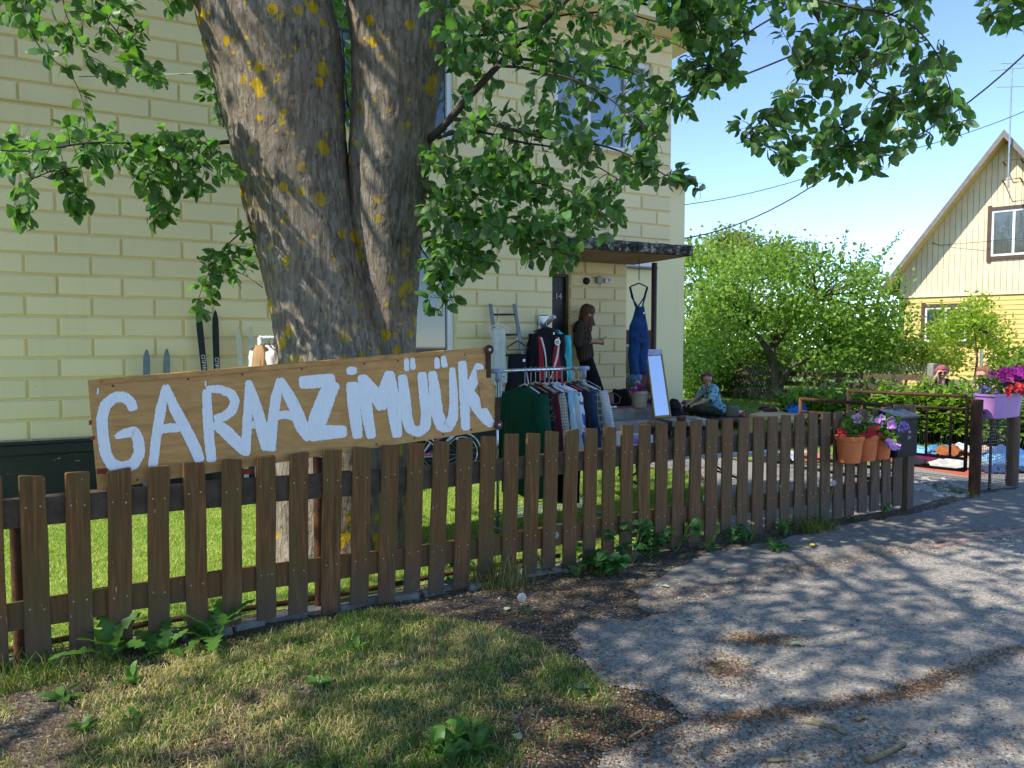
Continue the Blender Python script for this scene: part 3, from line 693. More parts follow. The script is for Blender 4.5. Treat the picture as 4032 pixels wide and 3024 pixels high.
m_.loft([[sp(i / nn, 0, -.016), sp(i / nn, 0, 0), sp(i / nn, 1, 0), sp(i / nn, 1, -.016)] for i in range(nn + 1)]); board = m_.build('board', MAT['ply'], sign)
# top strip, right edge strip, red paint remains
m_ = MB(); m_.loft([[sp(s, .955, .001), sp(s, .955, .014), sp(s, 1.0, .016), sp(s, 1.004, -.001)] for s in (.028, .3, .6, .86)]); m_.build('top_strip', MAT['stripwood'], sign)
m_ = MB(); m_.loft([[sp(.955, t, .001), sp(.955, t, .009), sp(.985, t, .009), sp(.985, t, .001)] for t in (.28, .6, .74)]); m_.build('edge_strip', MAT['stripwood'], sign)
redm = simple('old_red_paint', (.25, .035, .02), .6, .3, 30)
for (u, v, w, h) in ((356, 1665, 12, 18), (366, 1726, 18, 14), (403, 1856, 44, 22), (975, 1858, 55, 22)):
    q_ = [pix2sp(u - w / 2, v + h / 2), pix2sp(u + w / 2, v + h / 2 - 2), pix2sp(u + w / 2, v - h / 2 - 3), pix2sp(u - w / 2, v - h / 2)]
    m_ = MB(); m_.add([sp(s, t, .0012) for s, t in q_], [(0, 1, 2, 3)]); m_.build('red_paint_patch', redm, sign)
m_ = MB()
for s in (.06, .2, .33, .47, .62, .74, .84, .93): 
    for t in (.93, .04):
        c = sp(s + random.uniform(-.02, .02), t, .001); m_.lathe(c, [(.0003, 0), (.006, 0), (.0055, .0012), (.0003, .0014)], 8, FROT @ Matrix.Rotation(math.pi / 2, 3, 'X'))
m_.build('screw_holes', MAT['black'], sign, kind='stuff')
# rusty door-roller fittings at the right end
for (uc, vc, up) in ((1921, 1377, -1), (1958, 1672, 1)):
    s, t = pix2sp(uc, vc); m_ = MB(); L = .16 * -up
    m_.box(sp(s, t, .006) - Vector((0, 0, .085)) * -up, (.036, .006, .2), FROT); br = m_.build('roller_bracket', MAT['rust_dark'], sign)
    m_ = MB(); ax = FROT @ Matrix.Rotation(math.pi / 2, 3, 'X'); m_.lathe(sp(s, t, .016), [(.001, -.008), (.030, -.008), (.033, -.004), (.028, 0), (.033, .004), (.030, .008), (.001, .008)], 18, ax); m_.build('roller', MAT['rust'], br, smooth=False)
    m_ = MB(); m_.lathe(sp(s, t, .026), [(.001, -.004), (.011, -.004), (.011, .004), (.001, .006)], 6, ax); m_.build('bolt', MAT['tin'], br)
# painted letters, each a set of brush strokes with ragged edges
def C6(x, y): return (300 + x / 1.411, 1330 + y / 1.411)
def C7(x, y): return (1100 + x / 1.411, 1330 + y / 1.411)
def stroke(mb, pts, w, closed_ends=True):
    """pts in photo px on the board; w px half-width list; adds a ragged ribbon"""
    q = [Vector(p_) for p_ in pts]; L = [0]
    for i in range(1, len(q)): L.append(L[-1] + (q[i] - q[i - 1]).length)
    n = max(6, int(L[-1] / 5)); out = []
    def at(d):
        for i in range(1, len(q)):
            if d <= L[i] or i == len(q) - 1:
                k = (d - L[i - 1]) / max(1e-6, L[i] - L[i - 1]); return q[i - 1].lerp(q[i], k), (w[i - 1] * (1 - k) + w[i] * k)
    # light smoothing of the centre line
    cl = [at(L[-1] * i / n) for i in range(n + 1)]
    for _ in range(3): cl = [cl[0]] + [((cl[i - 1][0] + cl[i][0] * 2 + cl[i + 1][0]) / 4, cl[i][1]) for i in range(1, n)] + [cl[-1]]
    ofs = [random.uniform(-1, 1) for _ in range(2 * (n + 1))]
    A, B = [], []
    for i in range(n + 1):
        c, hw = cl[i]; tdir = (cl[min(i + 1, n)][0] - cl[max(i - 1, 0)][0]).normalized(); nx = Vector((-tdir.y, tdir.x)); e = min(i, n - i)
        k = (.62, .9, 1)[min(e, 2)]
        A.append(c + nx * (hw * k + ofs[2 * i] * 1.3)); B.append(c - nx * (hw * k + ofs[2 * i + 1] * 1.3))
    stroke.lvl += 1; o = .0016 + .0004 * (stroke.lvl % 5)
    vs = []; fs = []
    for a, b in zip(A, B):
        for p_ in (a, b): s, t = pix2sp(p_.x, p_.y); vs.append(sp(s, t, o))
    for i in range(n): fs.append((2 * i, 2 * i + 1, 2 * i + 3, 2 * i + 2))
    mb.add(vs, fs)
stroke.lvl = 0
def letter(strokes):
    m_ = MB()
    for cv, pts, w in strokes:
        ww = w if hasattr(w, '__len__') else [w] * len(pts); stroke(m_, [cv(*p_) for p_ in pts], [x * 1.07 / 1.411 for x in ww])
    m_.build('painted_letter', MAT['paint'], sign)
letter([(C6, [(318, 405), (305, 360), (265, 328), (215, 330), (160, 375), (142, 450), (150, 560), (165, 650), (200, 705), (260, 725), (320, 700), (352, 640), (345, 570), (325, 520), (270, 530), (215, 552)], [26, 28, 28, 28, 29, 30, 30, 30, 31, 31, 30, 30, 30, 28, 24, 14])])
letter([(C6, [(495, 262), (470, 400), (445, 550), (425, 720)], [14, 28, 26, 25]), (C6, [(497, 262), (545, 390), (610, 510), (660, 610), (690, 690)], [16, 29, 30, 31, 26]), (C6, [(462, 510), (520, 500), (580, 500)], [24, 24, 22])])
letter([(C6, [(725, 285), (728, 400), (738, 550), (752, 690)], [22, 26, 27, 26]), (C6, [(722, 285), (800, 285), (860, 310), (885, 350), (865, 405), (820, 440), (765, 450)], [18, 22, 25, 24, 26, 24, 20]), (C6, [(765, 470), (830, 520), (890, 580), (935, 640)], [26, 34, 34, 20])])
letter([(C6, [(957, 235), (955, 350), (950, 480), (940, 655)], [16, 22, 26, 24]), (C6, [(960, 240), (1000, 380), (1035, 520), (1060, 625)], [14, 28, 34, 26]), (C6, [(945, 490), (1010, 480)], [20, 18])])
letter([(C6, [(1130, 225), (1110, 330), (1090, 470), (1080, 630)], [16, 28, 27, 26]), (C6, [(1130, 225), (1180, 320), (1230, 420), (1262, 500)], [18, 30, 32, 30]), (C7, [(95, 430), (125, 500), (165, 570)], [32, 32, 20]), (C6, [(1095, 440), (1160, 425), (1225, 440)], [22, 22, 22])])
letter([(C7, [(108, 250), (200, 243), (310, 230)], [32, 36, 30]), (C7, [(300, 240), (260, 330), (215, 450), (175, 560)], [40, 46, 50, 30]), (C7, [(160, 540), (260, 525), (375, 520)], [36, 38, 30])])
letter([(C7, [(372, 188), (400, 183), (430, 182)], [20, 22, 18]), (C7, [(403, 245), (410, 350), (422, 450), (435, 560)], [32, 33, 32, 26])])
letter([(C7, [(460, 205), (475, 330), (492, 450), (512, 560)], [24, 32, 30, 24]), (C7, [(462, 215), (520, 300), (570, 400)], [22, 36, 22]), (C7, [(612, 185), (590, 280), (570, 400)], [22, 36, 20]), (C7, [(610, 185), (625, 300), (640, 430), (655, 555)], [24, 34, 34, 26])])
letter([(C7, [(682, 205), (695, 330), (705, 440), (725, 505), (770, 525), (810, 495), (815, 420), (800, 300), (790, 190)], [24, 30, 30, 28, 26, 28, 28, 26, 24]), (C7, [(705, 110), (708, 185)], [12, 15]), (C7, [(738, 105), (742, 178)], [12, 15])])
letter([(C7, [(848, 185), (862, 300), (875, 420), (900, 490), (935, 498), (962, 450), (968, 380), (965, 280), (960, 165)], [22, 30, 32, 32, 28, 28, 24, 22, 16]), (C7, [(872, 108), (878, 172)], [12, 16]), (C7, [(908, 100), (918, 165)], [12, 17])])
letter([(C7, [(1015, 128), (1022, 250), (1030, 380), (1035, 515)], [22, 24, 26, 22]), (C7, [(1115, 145), (1090, 220), (1050, 290)], [24, 30, 26]), (C7, [(1045, 290), (1100, 380), (1150, 450), (1185, 490)], [26, 36, 30, 20])])
m_ = MB(); stroke(m_, [C6(122, 280), C6(118, 318)], [4, 2]); stroke(m_, [C6(717, 240), C6(720, 275)], [4, 3]); m_.build('paint_dribble', MAT['paint'], sign)
# ---------------------------------------------------------------- the whitebeam tree
TY = 5.70
tbase = Vector((P(1340, 2186, TY).x, TY, 0))
tree = thing('whitebeam_tree', 'thick forked whitebeam tree with lichen-spotted bark behind the plywood sign', 'tree', tbase)
LS = [(-1500, 430, 760), (-1000, 540, 960), (-600, 640, 1110), (-250, 715, 1225), (0, 776, 1303), (169, 818, 1346), (405, 893, 1354), (641, 945, 1367), (844, 985, 1392), (1063, 1040, 1443), (1266, 1084, 1490), (1384, 1097, 1530), (1700, 1085, 1565), (1950, 1078, 1585), (2100, 1062, 1600), (2190, 1035, 1625), (2260, 985, 1665)]
RS = [(-1500, 1640, 1890), (-1000, 1540, 1850), (-600, 1470, 1820), (-250, 1400, 1790), (0, 1362, 1763), (169, 1385, 1745), (405, 1388, 1715), (641, 1372, 1687), (844, 1375, 1667), (1063, 1400, 1650), (1266, 1430, 1636), (1384, 1440, 1632), (1700, 1445, 1636), (1950, 1440, 1646), (2100, 1435, 1658), (2190, 1425, 1680), (2260, 1400, 1720)]
def stem(rows, Y, name, seed):
    vs = np.array([r[0] for r in rows], float); n = 72
    tv = np.concatenate([np.arange(2260, -300, -16.), np.arange(-300, -1501, -80.)])
    le = np.interp(tv, vs, [r[1] for r in rows]); re = np.interp(tv, vs, [r[2] for r in rows])
    k = np.ones(5) / 5
    for _ in range(2): le[2:-2] = np.convolve(le, k, 'valid'); re[2:-2] = np.convolve(re, k, 'valid')
    rings = []
    for v, l, r in zip(tv, le, re):
        c = P((l + r) / 2, v, Y); rad = (r - l) / 2 / FPX * (c - CAM).dot(_F); th = np.arange(n) * 2 * math.pi / n
        zz = np.full(n, c.z)
        # buttressed, fissured section
        big = .05 * np.sin(th * 3 + seed + c.z * .9) + .03 * np.sin(th * 5 + seed * 2 - c.z * 1.6)
        arc = th * rad
        f1 = fbm(np.cos(th) * rad * 9 + 40, np.sin(th) * rad * 9 + zz * 1.1, 1., seed); f2 = fbm(arc * 38 + 9, zz * 7, 1., seed + 5)
        rr = rad * (1 + big * .55) + (f1 - .5) * .030 + (np.abs(f2 - .5) * -.045 + .011)
        rings.append([(c.x + rr[i] * math.cos(th[i]), c.y + rr[i] * math.sin(th[i]), c.z) for i in range(n)])
    m_ = MB(); m_.loft(rings); return m_.build(name, MAT['bark'], tree, smooth=True)
stem(LS, TY, 'trunk', 1); stem(RS, TY + .04, 'stem', 4)
def LP(pts): return [P(*q) for q in pts]
LIMBS = []
def limb(pts, r0, r1, raw=False):
    p3 = [Vector(q) for q in pts] if raw else LP(pts)
    # resample, with small kinks
    out = []
    for i in range(len(p3) - 1):
        k = max(2, int((p3[i + 1] - p3[i]).length / .08))
        for j in range(k): out.append(p3[i].lerp(p3[i + 1], j / k) + Vector((random.uniform(-1, 1), random.uniform(-1, 1), random.uniform(-1, 1))) * .006)
    out.append(p3[-1])
    for _ in range(2): out = [out[0]] + [(out[i - 1] + out[i] * 2 + out[i + 1]) / 4 for i in range(1, len(out) - 1)] + [out[-1]]
    LIMBS.append((out, r0, r1)); return out
limb([(1660, 575, 5.75), (1769, 481, 5.5), (1836, 392, 5.35), (1891, 333, 5.3), (2026, 186, 5.3), (2148, 76, 5.3), (2330, -90, 5.3)], .032, .016)
limb([(1781, 470, 5.47), (1887, 477, 5.4), (1980, 498, 5.3), (2127, 544, 5.2), (2275, 551, 5.1), (2450, 590, 5.05), (2620, 690, 5.0)], .016, .004)
limb([(1720, 545, 5.6), (1794, 519, 5.5), (1853, 508, 5.6), (1937, 527, 5.7), (2043, 565, 5.8), (2182, 576, 5.9), (2330, 640, 6.0), (2470, 730, 6.0)], .014, .004)
limb([(1990, 225, 5.3), (2094, 240, 5.4), (2191, 236, 5.5), (2360, 250, 5.6), (2540, 300, 5.6), (2640, 420, 5.6)], .012, .004)
limb([(1960, 262, 5.3), (2068, 262, 5.1), (2127, 289, 5.0), (2212, 295, 4.9), (2296, 325, 4.9), (2420, 400, 4.85), (2560, 520, 4.8)], .011, .004)
limb([(1665, 660, 5.75), (1770, 660, 5.5), (1892, 676, 5.3), (1998, 706, 5.2), (2197, 729, 5.1), (2330, 790, 5.0), (2400, 880, 5.0)], .015, .004)
limb([(1655, 780, 5.75), (1760, 790, 5.5), (1900, 850, 5.3), (2050, 930, 5.2), (2180, 990, 5.1), (2300, 1020, 5.0)], .013, .003)
limb([(1645, 880, 5.75), (1730, 930, 5.5), (1830, 990, 5.4), (1930, 1030, 5.3)], .010, .003)
limb([(1640, 950, 5.75), (1700, 1040, 5.6), (1760, 1120, 5.5), (1740, 1230, 5.5)], .008, .002)
limb([(1720, 165, 5.75), (1800, 150, 5.8), (1900, 140, 5.9), (2040, 120, 6.0), (2200, 60, 6.0), (2420, 40, 6.0), (2600, 90, 6.0)], .014, .005)
# long overhead bough carrying the leaves against the sky
limb([(2330, -300, 5.2), (2700, -420, 5.0), (3050, -330, 4.9), (3190, -60, 4.8), (3215, 60, 4.8), (3260, 130, 4.8), (3240, 210, 4.8)], .03, .012)
limb([(3260, 120, 4.8), (3330, 190, 4.75), (3400, 330, 4.7), (3520, 400, 4.7), (3640, 330, 4.7)], .010, .003)
limb([(3230, 190, 4.8), (3160, 280, 4.8), (3100, 380, 4.85), (3000, 470, 4.9), (2930, 540, 4.9)], .010, .003)
limb([(3240, 210, 4.8), (3280, 330, 4.75), (3300, 450, 4.75), (3350, 560, 4.75)], .008, .003)
limb([(3190, -60, 4.8), (3100, 40, 4.9), (3000, 90, 5.0), (2880, 170, 5.1), (2800, 260, 5.1)], .010, .003)
limb([(3215, 0, 4.8), (3380, 30, 4.7), (3560, 60, 4.6), (3700, 200, 4.6), (3740, 340, 4.6)], .009, .003)
limb([(3215, -80, 4.8), (3600, -150, 4.6), (3900, -60, 4.4), (4050, 40, 4.4)], .010, .003)
limb([(2420, -40, 5.3), (2600, -20, 5.4), (2740, 60, 5.4), (2780, 200, 5.4)], .010, .003)
# left side
limb([(800, -260, 5.6), (500, -330, 5.3), (300, -200, 5.1), (230, 0, 5.0), (300, 150, 5.0), (330, 215, 5.0)], .012, .003)
limb([(500, -330, 5.3), (340, -60, 5.2), (420, 80, 5.2), (500, 170, 5.2), (570, 255, 5.2), (640, 345, 5.2)], .009, .003)
limb([(300, -200, 5.1), (80, -20, 5.0), (110, 110, 5.0), (160, 200, 5.0), (260, 275, 5.0)], .008, .003)
limb([(700, -260, 5.5), (640, -80, 5.4), (655, 20, 5.4), (700, 50, 5.4)], .006, .002)
limb([(940, 556, 5.7), (840, 565, 5.5), (640, 572, 5.2), (450, 562, 5.0), (280, 565, 4.8), (120, 605, 4.7), (-60, 585, 4.6)], .017, .004)
limb([(950, 655, 5.7), (800, 635, 5.5), (560, 622, 5.3), (430, 650, 5.2), (260, 660, 5.1), (110, 690, 5.0), (60, 790, 5.0)], .010, .003)
limb([(1010, 875, 5.7), (930, 925, 5.55), (870, 990, 5.5), (820, 1070, 5.5), (780, 1180, 5.5)], .007, .002)
limb([(1030, 1130, 5.9), (960, 1080, 6.1), (900, 1060, 6.2)], .005, .002)
limb([(1370, 420, 6.0), (1360, 330, 6.4), (1350, 180, 6.5), (1340, 60, 6.6)], .01, .004)
limb([(880, 500, 6.0), (850, 380, 6.4), (830, 280, 6.5)], .008, .003)
# ---- leaf shapes: ovate with shallow rounded lobes and teeth
def leaf_geo(seed, st=11, fold=.18, curl=.16, lob=.10):
    r_ = random.Random(seed); vs = []; fs = []
    for i in range(st):
        t = i / (st - 1); w = .315 * (math.sin(math.pi * min(1, t ** .88)) ** .58) if 0 < t < 1 else 0.
        w *= 1 + lob * .5 * math.sin(t * 15 + seed) + (lob * .8 if i % 2 else -lob * .5)
        if t == 0: w = .02
        if i == st - 1: w = .03
        z = -curl * (t - .3) ** 2 * 1.6 + .02 * math.sin(t * 9 + seed)
        off = .03 * math.sin(t * 3 + seed)
        vs += [(-w + off, t - .04, z + fold * w), (off, t, z), (w + off, t - .04, z + fold * w * (.7 + .5 * r_.random()))]
    for i in range(st - 1):
        a = i * 3; fs += [(a, a + 1, a + 4, a + 3), (a + 1, a + 2, a + 5, a + 4)]
    return np.array(vs), np.array(fs)
LG = [leaf_geo(s, 13, .04 + .09 * (s % 3), .1 + .14 * (s % 4), .085 + .03 * (s % 2)) for s in range(8)]
LGlow = [leaf_geo(s, 4, .2, .25, .05) for s in range(4)]
def frame(y, nrm):
    y = Vector(y).normalized(); x = y.cross(Vector(nrm))
    x = x.normalized() if x.length > 1e-4 else y.orthogonal().normalized()
    return x, y, x.cross(y)
def rv(): 
    while True:
        q = Vector((random.uniform(-1, 1), random.uniform(-1, 1), random.uniform(-1, 1)))
        if .05 < q.length < 1: return q.normalized()
def leaves_mesh(name, L, geos, mat_, origin):
    """L: list of (pos, xaxis, yaxis, zaxis, size, shape, tint)"""
    Vs, Fs, Ts = [], [], []; b = 0
    for si in range(len(geos)):
        sub = [q for q in L if q[5] % len(geos) == si]
        if not sub: continue
        v0, f0 = geos[si]; pos = np.array([tuple(q[0]) for q in sub]); X = np.array([tuple(q[1]) for q in sub]); Y = np.array([tuple(q[2]) for q in sub]); Z = np.array([tuple(q[3]) for q in sub]); S = np.array([q[4] for q in sub])
        V = pos[:, None, :] + S[:, None, None] * (v0[None, :, 0:1] * X[:, None, :] + v0[None, :, 1:2] * Y[:, None, :] + v0[None, :, 2:3] * Z[:, None, :])
        Fx = f0[None] + (np.arange(len(sub)) * len(v0))[:, None, None] + b
        T = np.repeat(np.array([q[6] for q in sub]), len(v0), axis=0)
        Vs.append(V.reshape(-1, 3)); Fs.append(Fx.reshape(-1, f0.shape[1])); Ts.append(T); b += len(sub) * len(v0)
    return np_mesh(name, np.concatenate(Vs), np.concatenate(Fs), mat_, origin, True, np.concatenate(Ts))
def tint_leaf():
    k = random.uniform(.65, 1.35); y = random.random()
    return (k * (.036 + .02 * y), k * (.095 + .025 * y), k * (.030 - .006 * y))
TW = MB(); LEAVES = []; FLOW = []
for pts, r0, r1 in LIMBS:
    n = len(pts); TW.tube(pts, [r0 + (r1 - r0) * (i / (n - 1)) ** .8 for i in range(n)], 7)
LPTS = [(q, i) for i, (pts, _, _) in enumerate(LIMBS) for q in pts[2:]]
LARR = np.array([tuple(q) for q, _ in LPTS])
def twig(tip, lsz=(.060, .102), dens=1., flow=0.):
    T = Vector(tip); d = LARR - np.array(tuple(T)); dist = np.sqrt((d ** 2).sum(1)) + np.maximum(0, -d[:, 2]) * .35
    j = int(np.argmin(dist)); S = LPTS[j][0]; L = (T - S).length
    if L > .95: S = T + (S - T).normalized() * .6 + Vector((0, 0, .12))
    L = max(.05, (T - S).length)
    mid = S.lerp(T, .5) + Vector((0, 0, .16 * L)) + rv() * .08 * L
    n = max(4, int(L / .05)); path = [(S * (1 - t) ** 2 + mid * 2 * t * (1 - t) + T * t * t) for t in np.linspace(0, 1, n + 1)]
    TW.tube(path, [.0036 * (1 - .65 * i / n) for i in range(n + 1)], 5)
    start = max(0, 1 - .34 / L); cnt = int((min(L, .34) / .032) * dens) + 1
    for c in range(cnt):
        t = start + (1 - start) * (c + random.random()) / cnt; k = min(n - 1, int(t * n)); q = path[k].lerp(path[k + 1], t * n - k); dr = (path[k + 1] - path[k]).normalized()
        side = rv(); side = (side - dr * side.dot(dr)).normalized(); y = (dr * .55 + side * .9 + Vector((0, 0, -.35))).normalized()
        nz = (Vector((0, 0, .75)) + rv() * 1.0 + Vector((0, -.25, 0))).normalized(); x, y, z = frame(y, nz); s = random.uniform(*lsz)
        pet = q + y * s * .22; TW.tube([q, pet], [.0013, .0009], 4, cap=False)
        LEAVES.append((pet, x, y, z, s, random.randrange(8), tint_leaf()))
    dr = (path[-1] - path[-2]).normalized()
    for c in range(random.randint(3, 5)):
        y = (dr * .8 + rv() * .9 + Vector((0, 0, -.25))).normalized(); nz = (Vector((0, -.2, .75)) + rv()).normalized(); x, y, z = frame(y, nz); s = random.uniform(*lsz) * 1.05
        LEAVES.append((T + y * .012, x, y, z, s, random.randrange(8), tint_leaf()))
    if random.random() < flow: FLOW.append(T + dr * .03)
def fill(poly, y0, y1, n, dens=1., flow=0., lsz=(.060, .102)):
    us = [p_[0] for p_ in poly]; vs = [p_[1] for p_ in poly]; acc = []; tries = 0
    while len(acc) < n and tries < n * 60:
        tries += 1; u, v = random.uniform(min(us), max(us)), random.uniform(min(vs), max(vs))
        if not inpoly(np.array([u]), np.array([v]), poly)[0]: continue
        if any(abs(u - a) < 26 and abs(v - b) < 26 for a, b in acc[-200:]) and tries < n * 40: continue
        acc.append((u, v)); twig(P(u, v, random.uniform(y0, y1)), lsz, dens, flow)
fill([(1690, -60), (2480, -60), (2560, 100), (2600, 300), (2640, 480), (2560, 640), (2420, 760), (2300, 830), (2100, 760), (1800, 640), (1720, 480)], 4.75, 6.1, 138, .9, .02)
fill([(1680, 560), (1850, 620), (2150, 700), (2360, 760), (2460, 830), (2420, 900), (2330, 960), (2150, 960), (1960, 900), (1760, 880), (1690, 760)], 4.8, 5.9, 76, .9, .01)
fill([(1660, 800), (1850, 880), (2050, 960), (2300, 990), (2280, 1040), (2120, 1050), (1980, 1000), (1900, 1060), (1800, 1090), (1690, 1080)], 5.0, 5.7, 42, .9, 0)
fill([(1670, 1080), (1790, 1100), (1790, 1180), (1730, 1250), (1690, 1210)], 5.2, 5.6, 8, 1.0, 0)
fill([(2480, 560), (2620, 640), (2740, 690), (2760, 760), (2660, 760), (2560, 700)], 4.8, 5.2, 9, .9, .3)
fill([(2560, -60), (2980, -60), (2960, 100), (2860, 200), (2760, 230), (2660, 120), (2600, 30)], 5.0, 5.5, 46, .95, .1); fill([(2620, 180), (2760, 220), (2940, 200), (2900, 330), (2760, 360), (2640, 320)], 4.9, 5.4, 14, .85, .15)
fill([(2960, -60), (3420, -60), (3640, -20), (3640, 60), (3560, 140), (3700, 200), (3780, 330), (3700, 440), (3640, 560), (3480, 620), (3300, 590), (3100, 560), (3080, 420), (3120, 300), (3080, 120)], 4.5, 5.2, 92, .85, .28)
fill([(2880, 480), (3000, 420), (3050, 380), (3080, 480), (3010, 560), (2910, 600), (2870, 560)], 4.8, 5.0, 8, .8, .2)
fill([(3040, 540), (3300, 570), (3480, 600), (3420, 680), (3200, 690), (3080, 650)], 4.6, 4.9, 17, .85, .3)
fill([(2660, 250), (2760, 330), (2900, 290), (2820, 250)], 5.0, 5.4, 5, .8, 0); fill([(2620, 330), (2760, 400), (2740, 480), (2640, 430)], 5.0, 5.4, 5, .8, .2)
fill([(3780, -60), (4100, -60), (4100, 90), (4000, 100), (3860, 60)], 4.3, 4.6, 14, .9, .1)
fill([(3720, 430), (3800, 440), (3800, 530), (3740, 520)], 4.5, 4.7, 3, .8, .6)
fill([(-60, -60), (560, -60), (560, 60), (600, 200), (640, 330), (560, 330), (400, 300), (200, 260), (120, 150), (0, 40)], 4.8, 5.4, 44, .8, .06)
fill([(600, -60), (760, -60), (760, 20), (680, 60)], 5.3, 5.5, 5, .9, .2)
fill([(-60, 520), (120, 520), (420, 470), (640, 500), (880, 520), (930, 620), (930, 700), (760, 760), (560, 760), (420, 700), (200, 720), (0, 640)], 4.6, 5.6, 58, .85, .03)
fill([(20, 720), (150, 740), (110, 880), (40, 880)], 4.9, 5.1, 6, .8, 0); fill([(240, 740), (360, 760), (330, 870), (280, 860)], 5.0, 5.2, 5, .8, 0); fill([(560, 780), (720, 790), (700, 860), (600, 870)], 5.1, 5.3, 6, .8, 0)
fill([(990, 880), (1010, 1000), (980, 1060), (930, 1000), (880, 1060), (840, 1150), (800, 1240), (750, 1160), (780, 1060), (860, 980)], 5.4, 5.7, 15, .85, 0)
fill([(870, 1010), (1000, 1000), (990, 1080), (900, 1100)], 6.0, 6.3, 5, .8, 0)
fill([(1325, -40), (1372, -40), (1378, 300), (1370, 520), (1345, 450), (1345, 200)], 6.2, 6.8, 14, 1.1, 0)
fill([(800, 180), (880, 300), (920, 480), (860, 480), (800, 380)], 6.2, 6.7, 10, 1., .2)
# ---- the 300 largest in view are leaves of their own, the rest one mass
rank = []
for i, q in enumerate(LEAVES):
    pr = proj(q[0])
    if pr and 0 < pr[0] < 4032 and 0 < pr[1] < 1700: rank.append((pr[2] / q[4], i))
rank.sort(); solo = {i for _, i in rank[:300]}
LM = []
for s in range(8):
    m_ = MB(); v0, f0 = LG[s]; m_.add(v0.tolist(), f0.tolist()); LM.append(m_.mesh('leaf', MAT['leaf_obj'], smooth=True))
for i in solo:
    pos, x, y, z, s, k, _ = LEAVES[i]; o = bpy.data.objects.new('leaf', LM[k]); col.objects.link(o); o.parent = tree
    M4 = Matrix((x * s, y * s, z * s)).transposed().to_4x4(); M4.translation = pos - tbase; o.matrix_local = M4
rest = [q for i, q in enumerate(LEAVES) if i not in solo]
link('foliage', leaves_mesh('foliage', rest, LG, MAT['leaf'], tbase), tree, tbase, kind='stuff')
TW.build('branches', MAT['twig'], tree, smooth=True, kind='stuff')
fb = MB()
for c in FLOW:
    for k in range(34):
        q = rv() * random.uniform(.012, .04); q.z = abs(q.z) * .5; fb.sphere(c + q, random.uniform(.0035, .006), 5, 3)
fb.build('blossom_clusters', MAT['blossom'], tree, kind='stuff')
# ---- crown above the picture: boughs and leaf clumps that shade the ground
CR = []; cb = MB()
def shadow_xy(c): k = c.z / math.tan(SUN_EL); return c.x - SUN_H.x * k, c.y - SUN_H.y * k
LIT = [[(-9, 3.9), (-1.5, 4.55), (-.25, 5.6), (.9, 6.3), (.3, 8.4), (-9, 8.4)],            # lawn that stays in the sun
       [(-2.6, 2.72), (-1.35, 2.95), (-.55, 3.6), (-1.0, 4.1), (-2.6, 3.4)], [(5.0, 8.3), (14, 12), (20, 30), (2, 30), (3.5, 12)]]
def lit(c):
    x, y = shadow_xy(c); return any(inpoly(np.array([x]), np.array([y]), p_)[0] for p_ in LIT)
def crown_clumps(n, cen, rad, zmin, thr):
    out = []; tries = 0
    while len(out) < n and tries < 60000:
        tries += 1; q = rv() * random.random() ** .33; c = Vector((cen[0] + q.x * rad[0], cen[1] + q.y * rad[1], cen[2] + q.z * rad[2]))
        if c.z < zmin or (c - HC).dot(HN) < .5: continue
        pr = proj(c)
        if pr and -500 < pr[0] < 4500 and pr[1] > -60 - 330 / max(pr[2], 1) * 8: continue
        if lit(c) and random.random() > .03: continue  # thins the unseen crowns, shaping them so chosen ground stays in the sun
        if vnoise(np.array([c.x]), np.array([c.y + c.z]), .8, 5)[0] < thr: continue
        out.append(c)
    return out
def clump_leaves(cl, n):
    L = []
    for c in cl:
        for k in range(n):
            q = c + Vector((random.gauss(0, .27), random.gauss(0, .27), random.gauss(0, .2))); pr = proj(q)
            if pr and -60 < pr[0] < 4092 and pr[1] > -70: continue
            x, y, z = frame(rv() + Vector((0, 0, -.3)), Vector((0, 0, .8)) + rv()); L.append((q, x, y, z, random.uniform(.09, .14), random.randrange(4), tint_leaf()))
    return L
clumps = crown_clumps(470, (-.4, 3.2, 7.4), (6.2, 6.3, 3.6), 4.3, .26); CR = clump_leaves(clumps, 30)
# unseen neighbour beside the camera, added so its shade reaches into view
sb = Vector((-5.6, -.4, 0)); st2 = thing('offscreen_tree', 'leafy street tree on the verge whose shade falls over the foreground', 'tree', sb)
m_ = MB(); m_.tube([sb, sb + Vector((.05, 0, 1.5)), sb + Vector((.1, .1, 3.2)), sb + Vector((.3, .2, 6.5))], [.3, .24, .2, .1], 14, wob=lambda i, j: 1 + .07 * math.sin(j * 2.4 + i)); m_.build('trunk', MAT['bark'], st2, smooth=True)
cl2 = crown_clumps(250, (-4.9, .1, 6.2), (3.3, 3.0, 2.3), 3.6, .28)
link('crown', leaves_mesh('crown', clump_leaves(cl2, 30), LGlow, MAT['leaf'], sb), st2, sb, kind='stuff'); m_ = MB()
for c in cl2[::10]:
    s_ = sb + Vector((.2, .15, random.uniform(3, 6))); m_.tube([s_, s_.lerp(c, .5) + Vector((0, 0, .3)), c], [.05, .03, .01], 6)
m_.build('boughs', MAT['twig'], st2, smooth=True, kind='stuff')
link('crown', leaves_mesh('crown', CR, LGlow, MAT['leaf'], tbase), tree, tbase, kind='stuff')
top1, top2 = P(595, -1500, TY), P(1765, -1500, TY + .04)
for i, c in enumerate(clumps[::9]):
    s = (top1 if c.x < -.6 else top2) - Vector((0, 0, random.uniform(.2, 1.6))); mid = s.lerp(c, .5) + Vector((0, 0, .5))
    path = [s * (1 - t) ** 2 + mid * 2 * t * (1 - t) + c * t * t for t in np.linspace(0, 1, 9)]
    if any((lambda pr: pr and -40 < pr[0] < 4072 and pr[1] > -30)(proj(p_)) for p_ in path): continue
    cb.tube(path, [.05 * (1 - .8 * k / 8) for k in range(9)], 6)
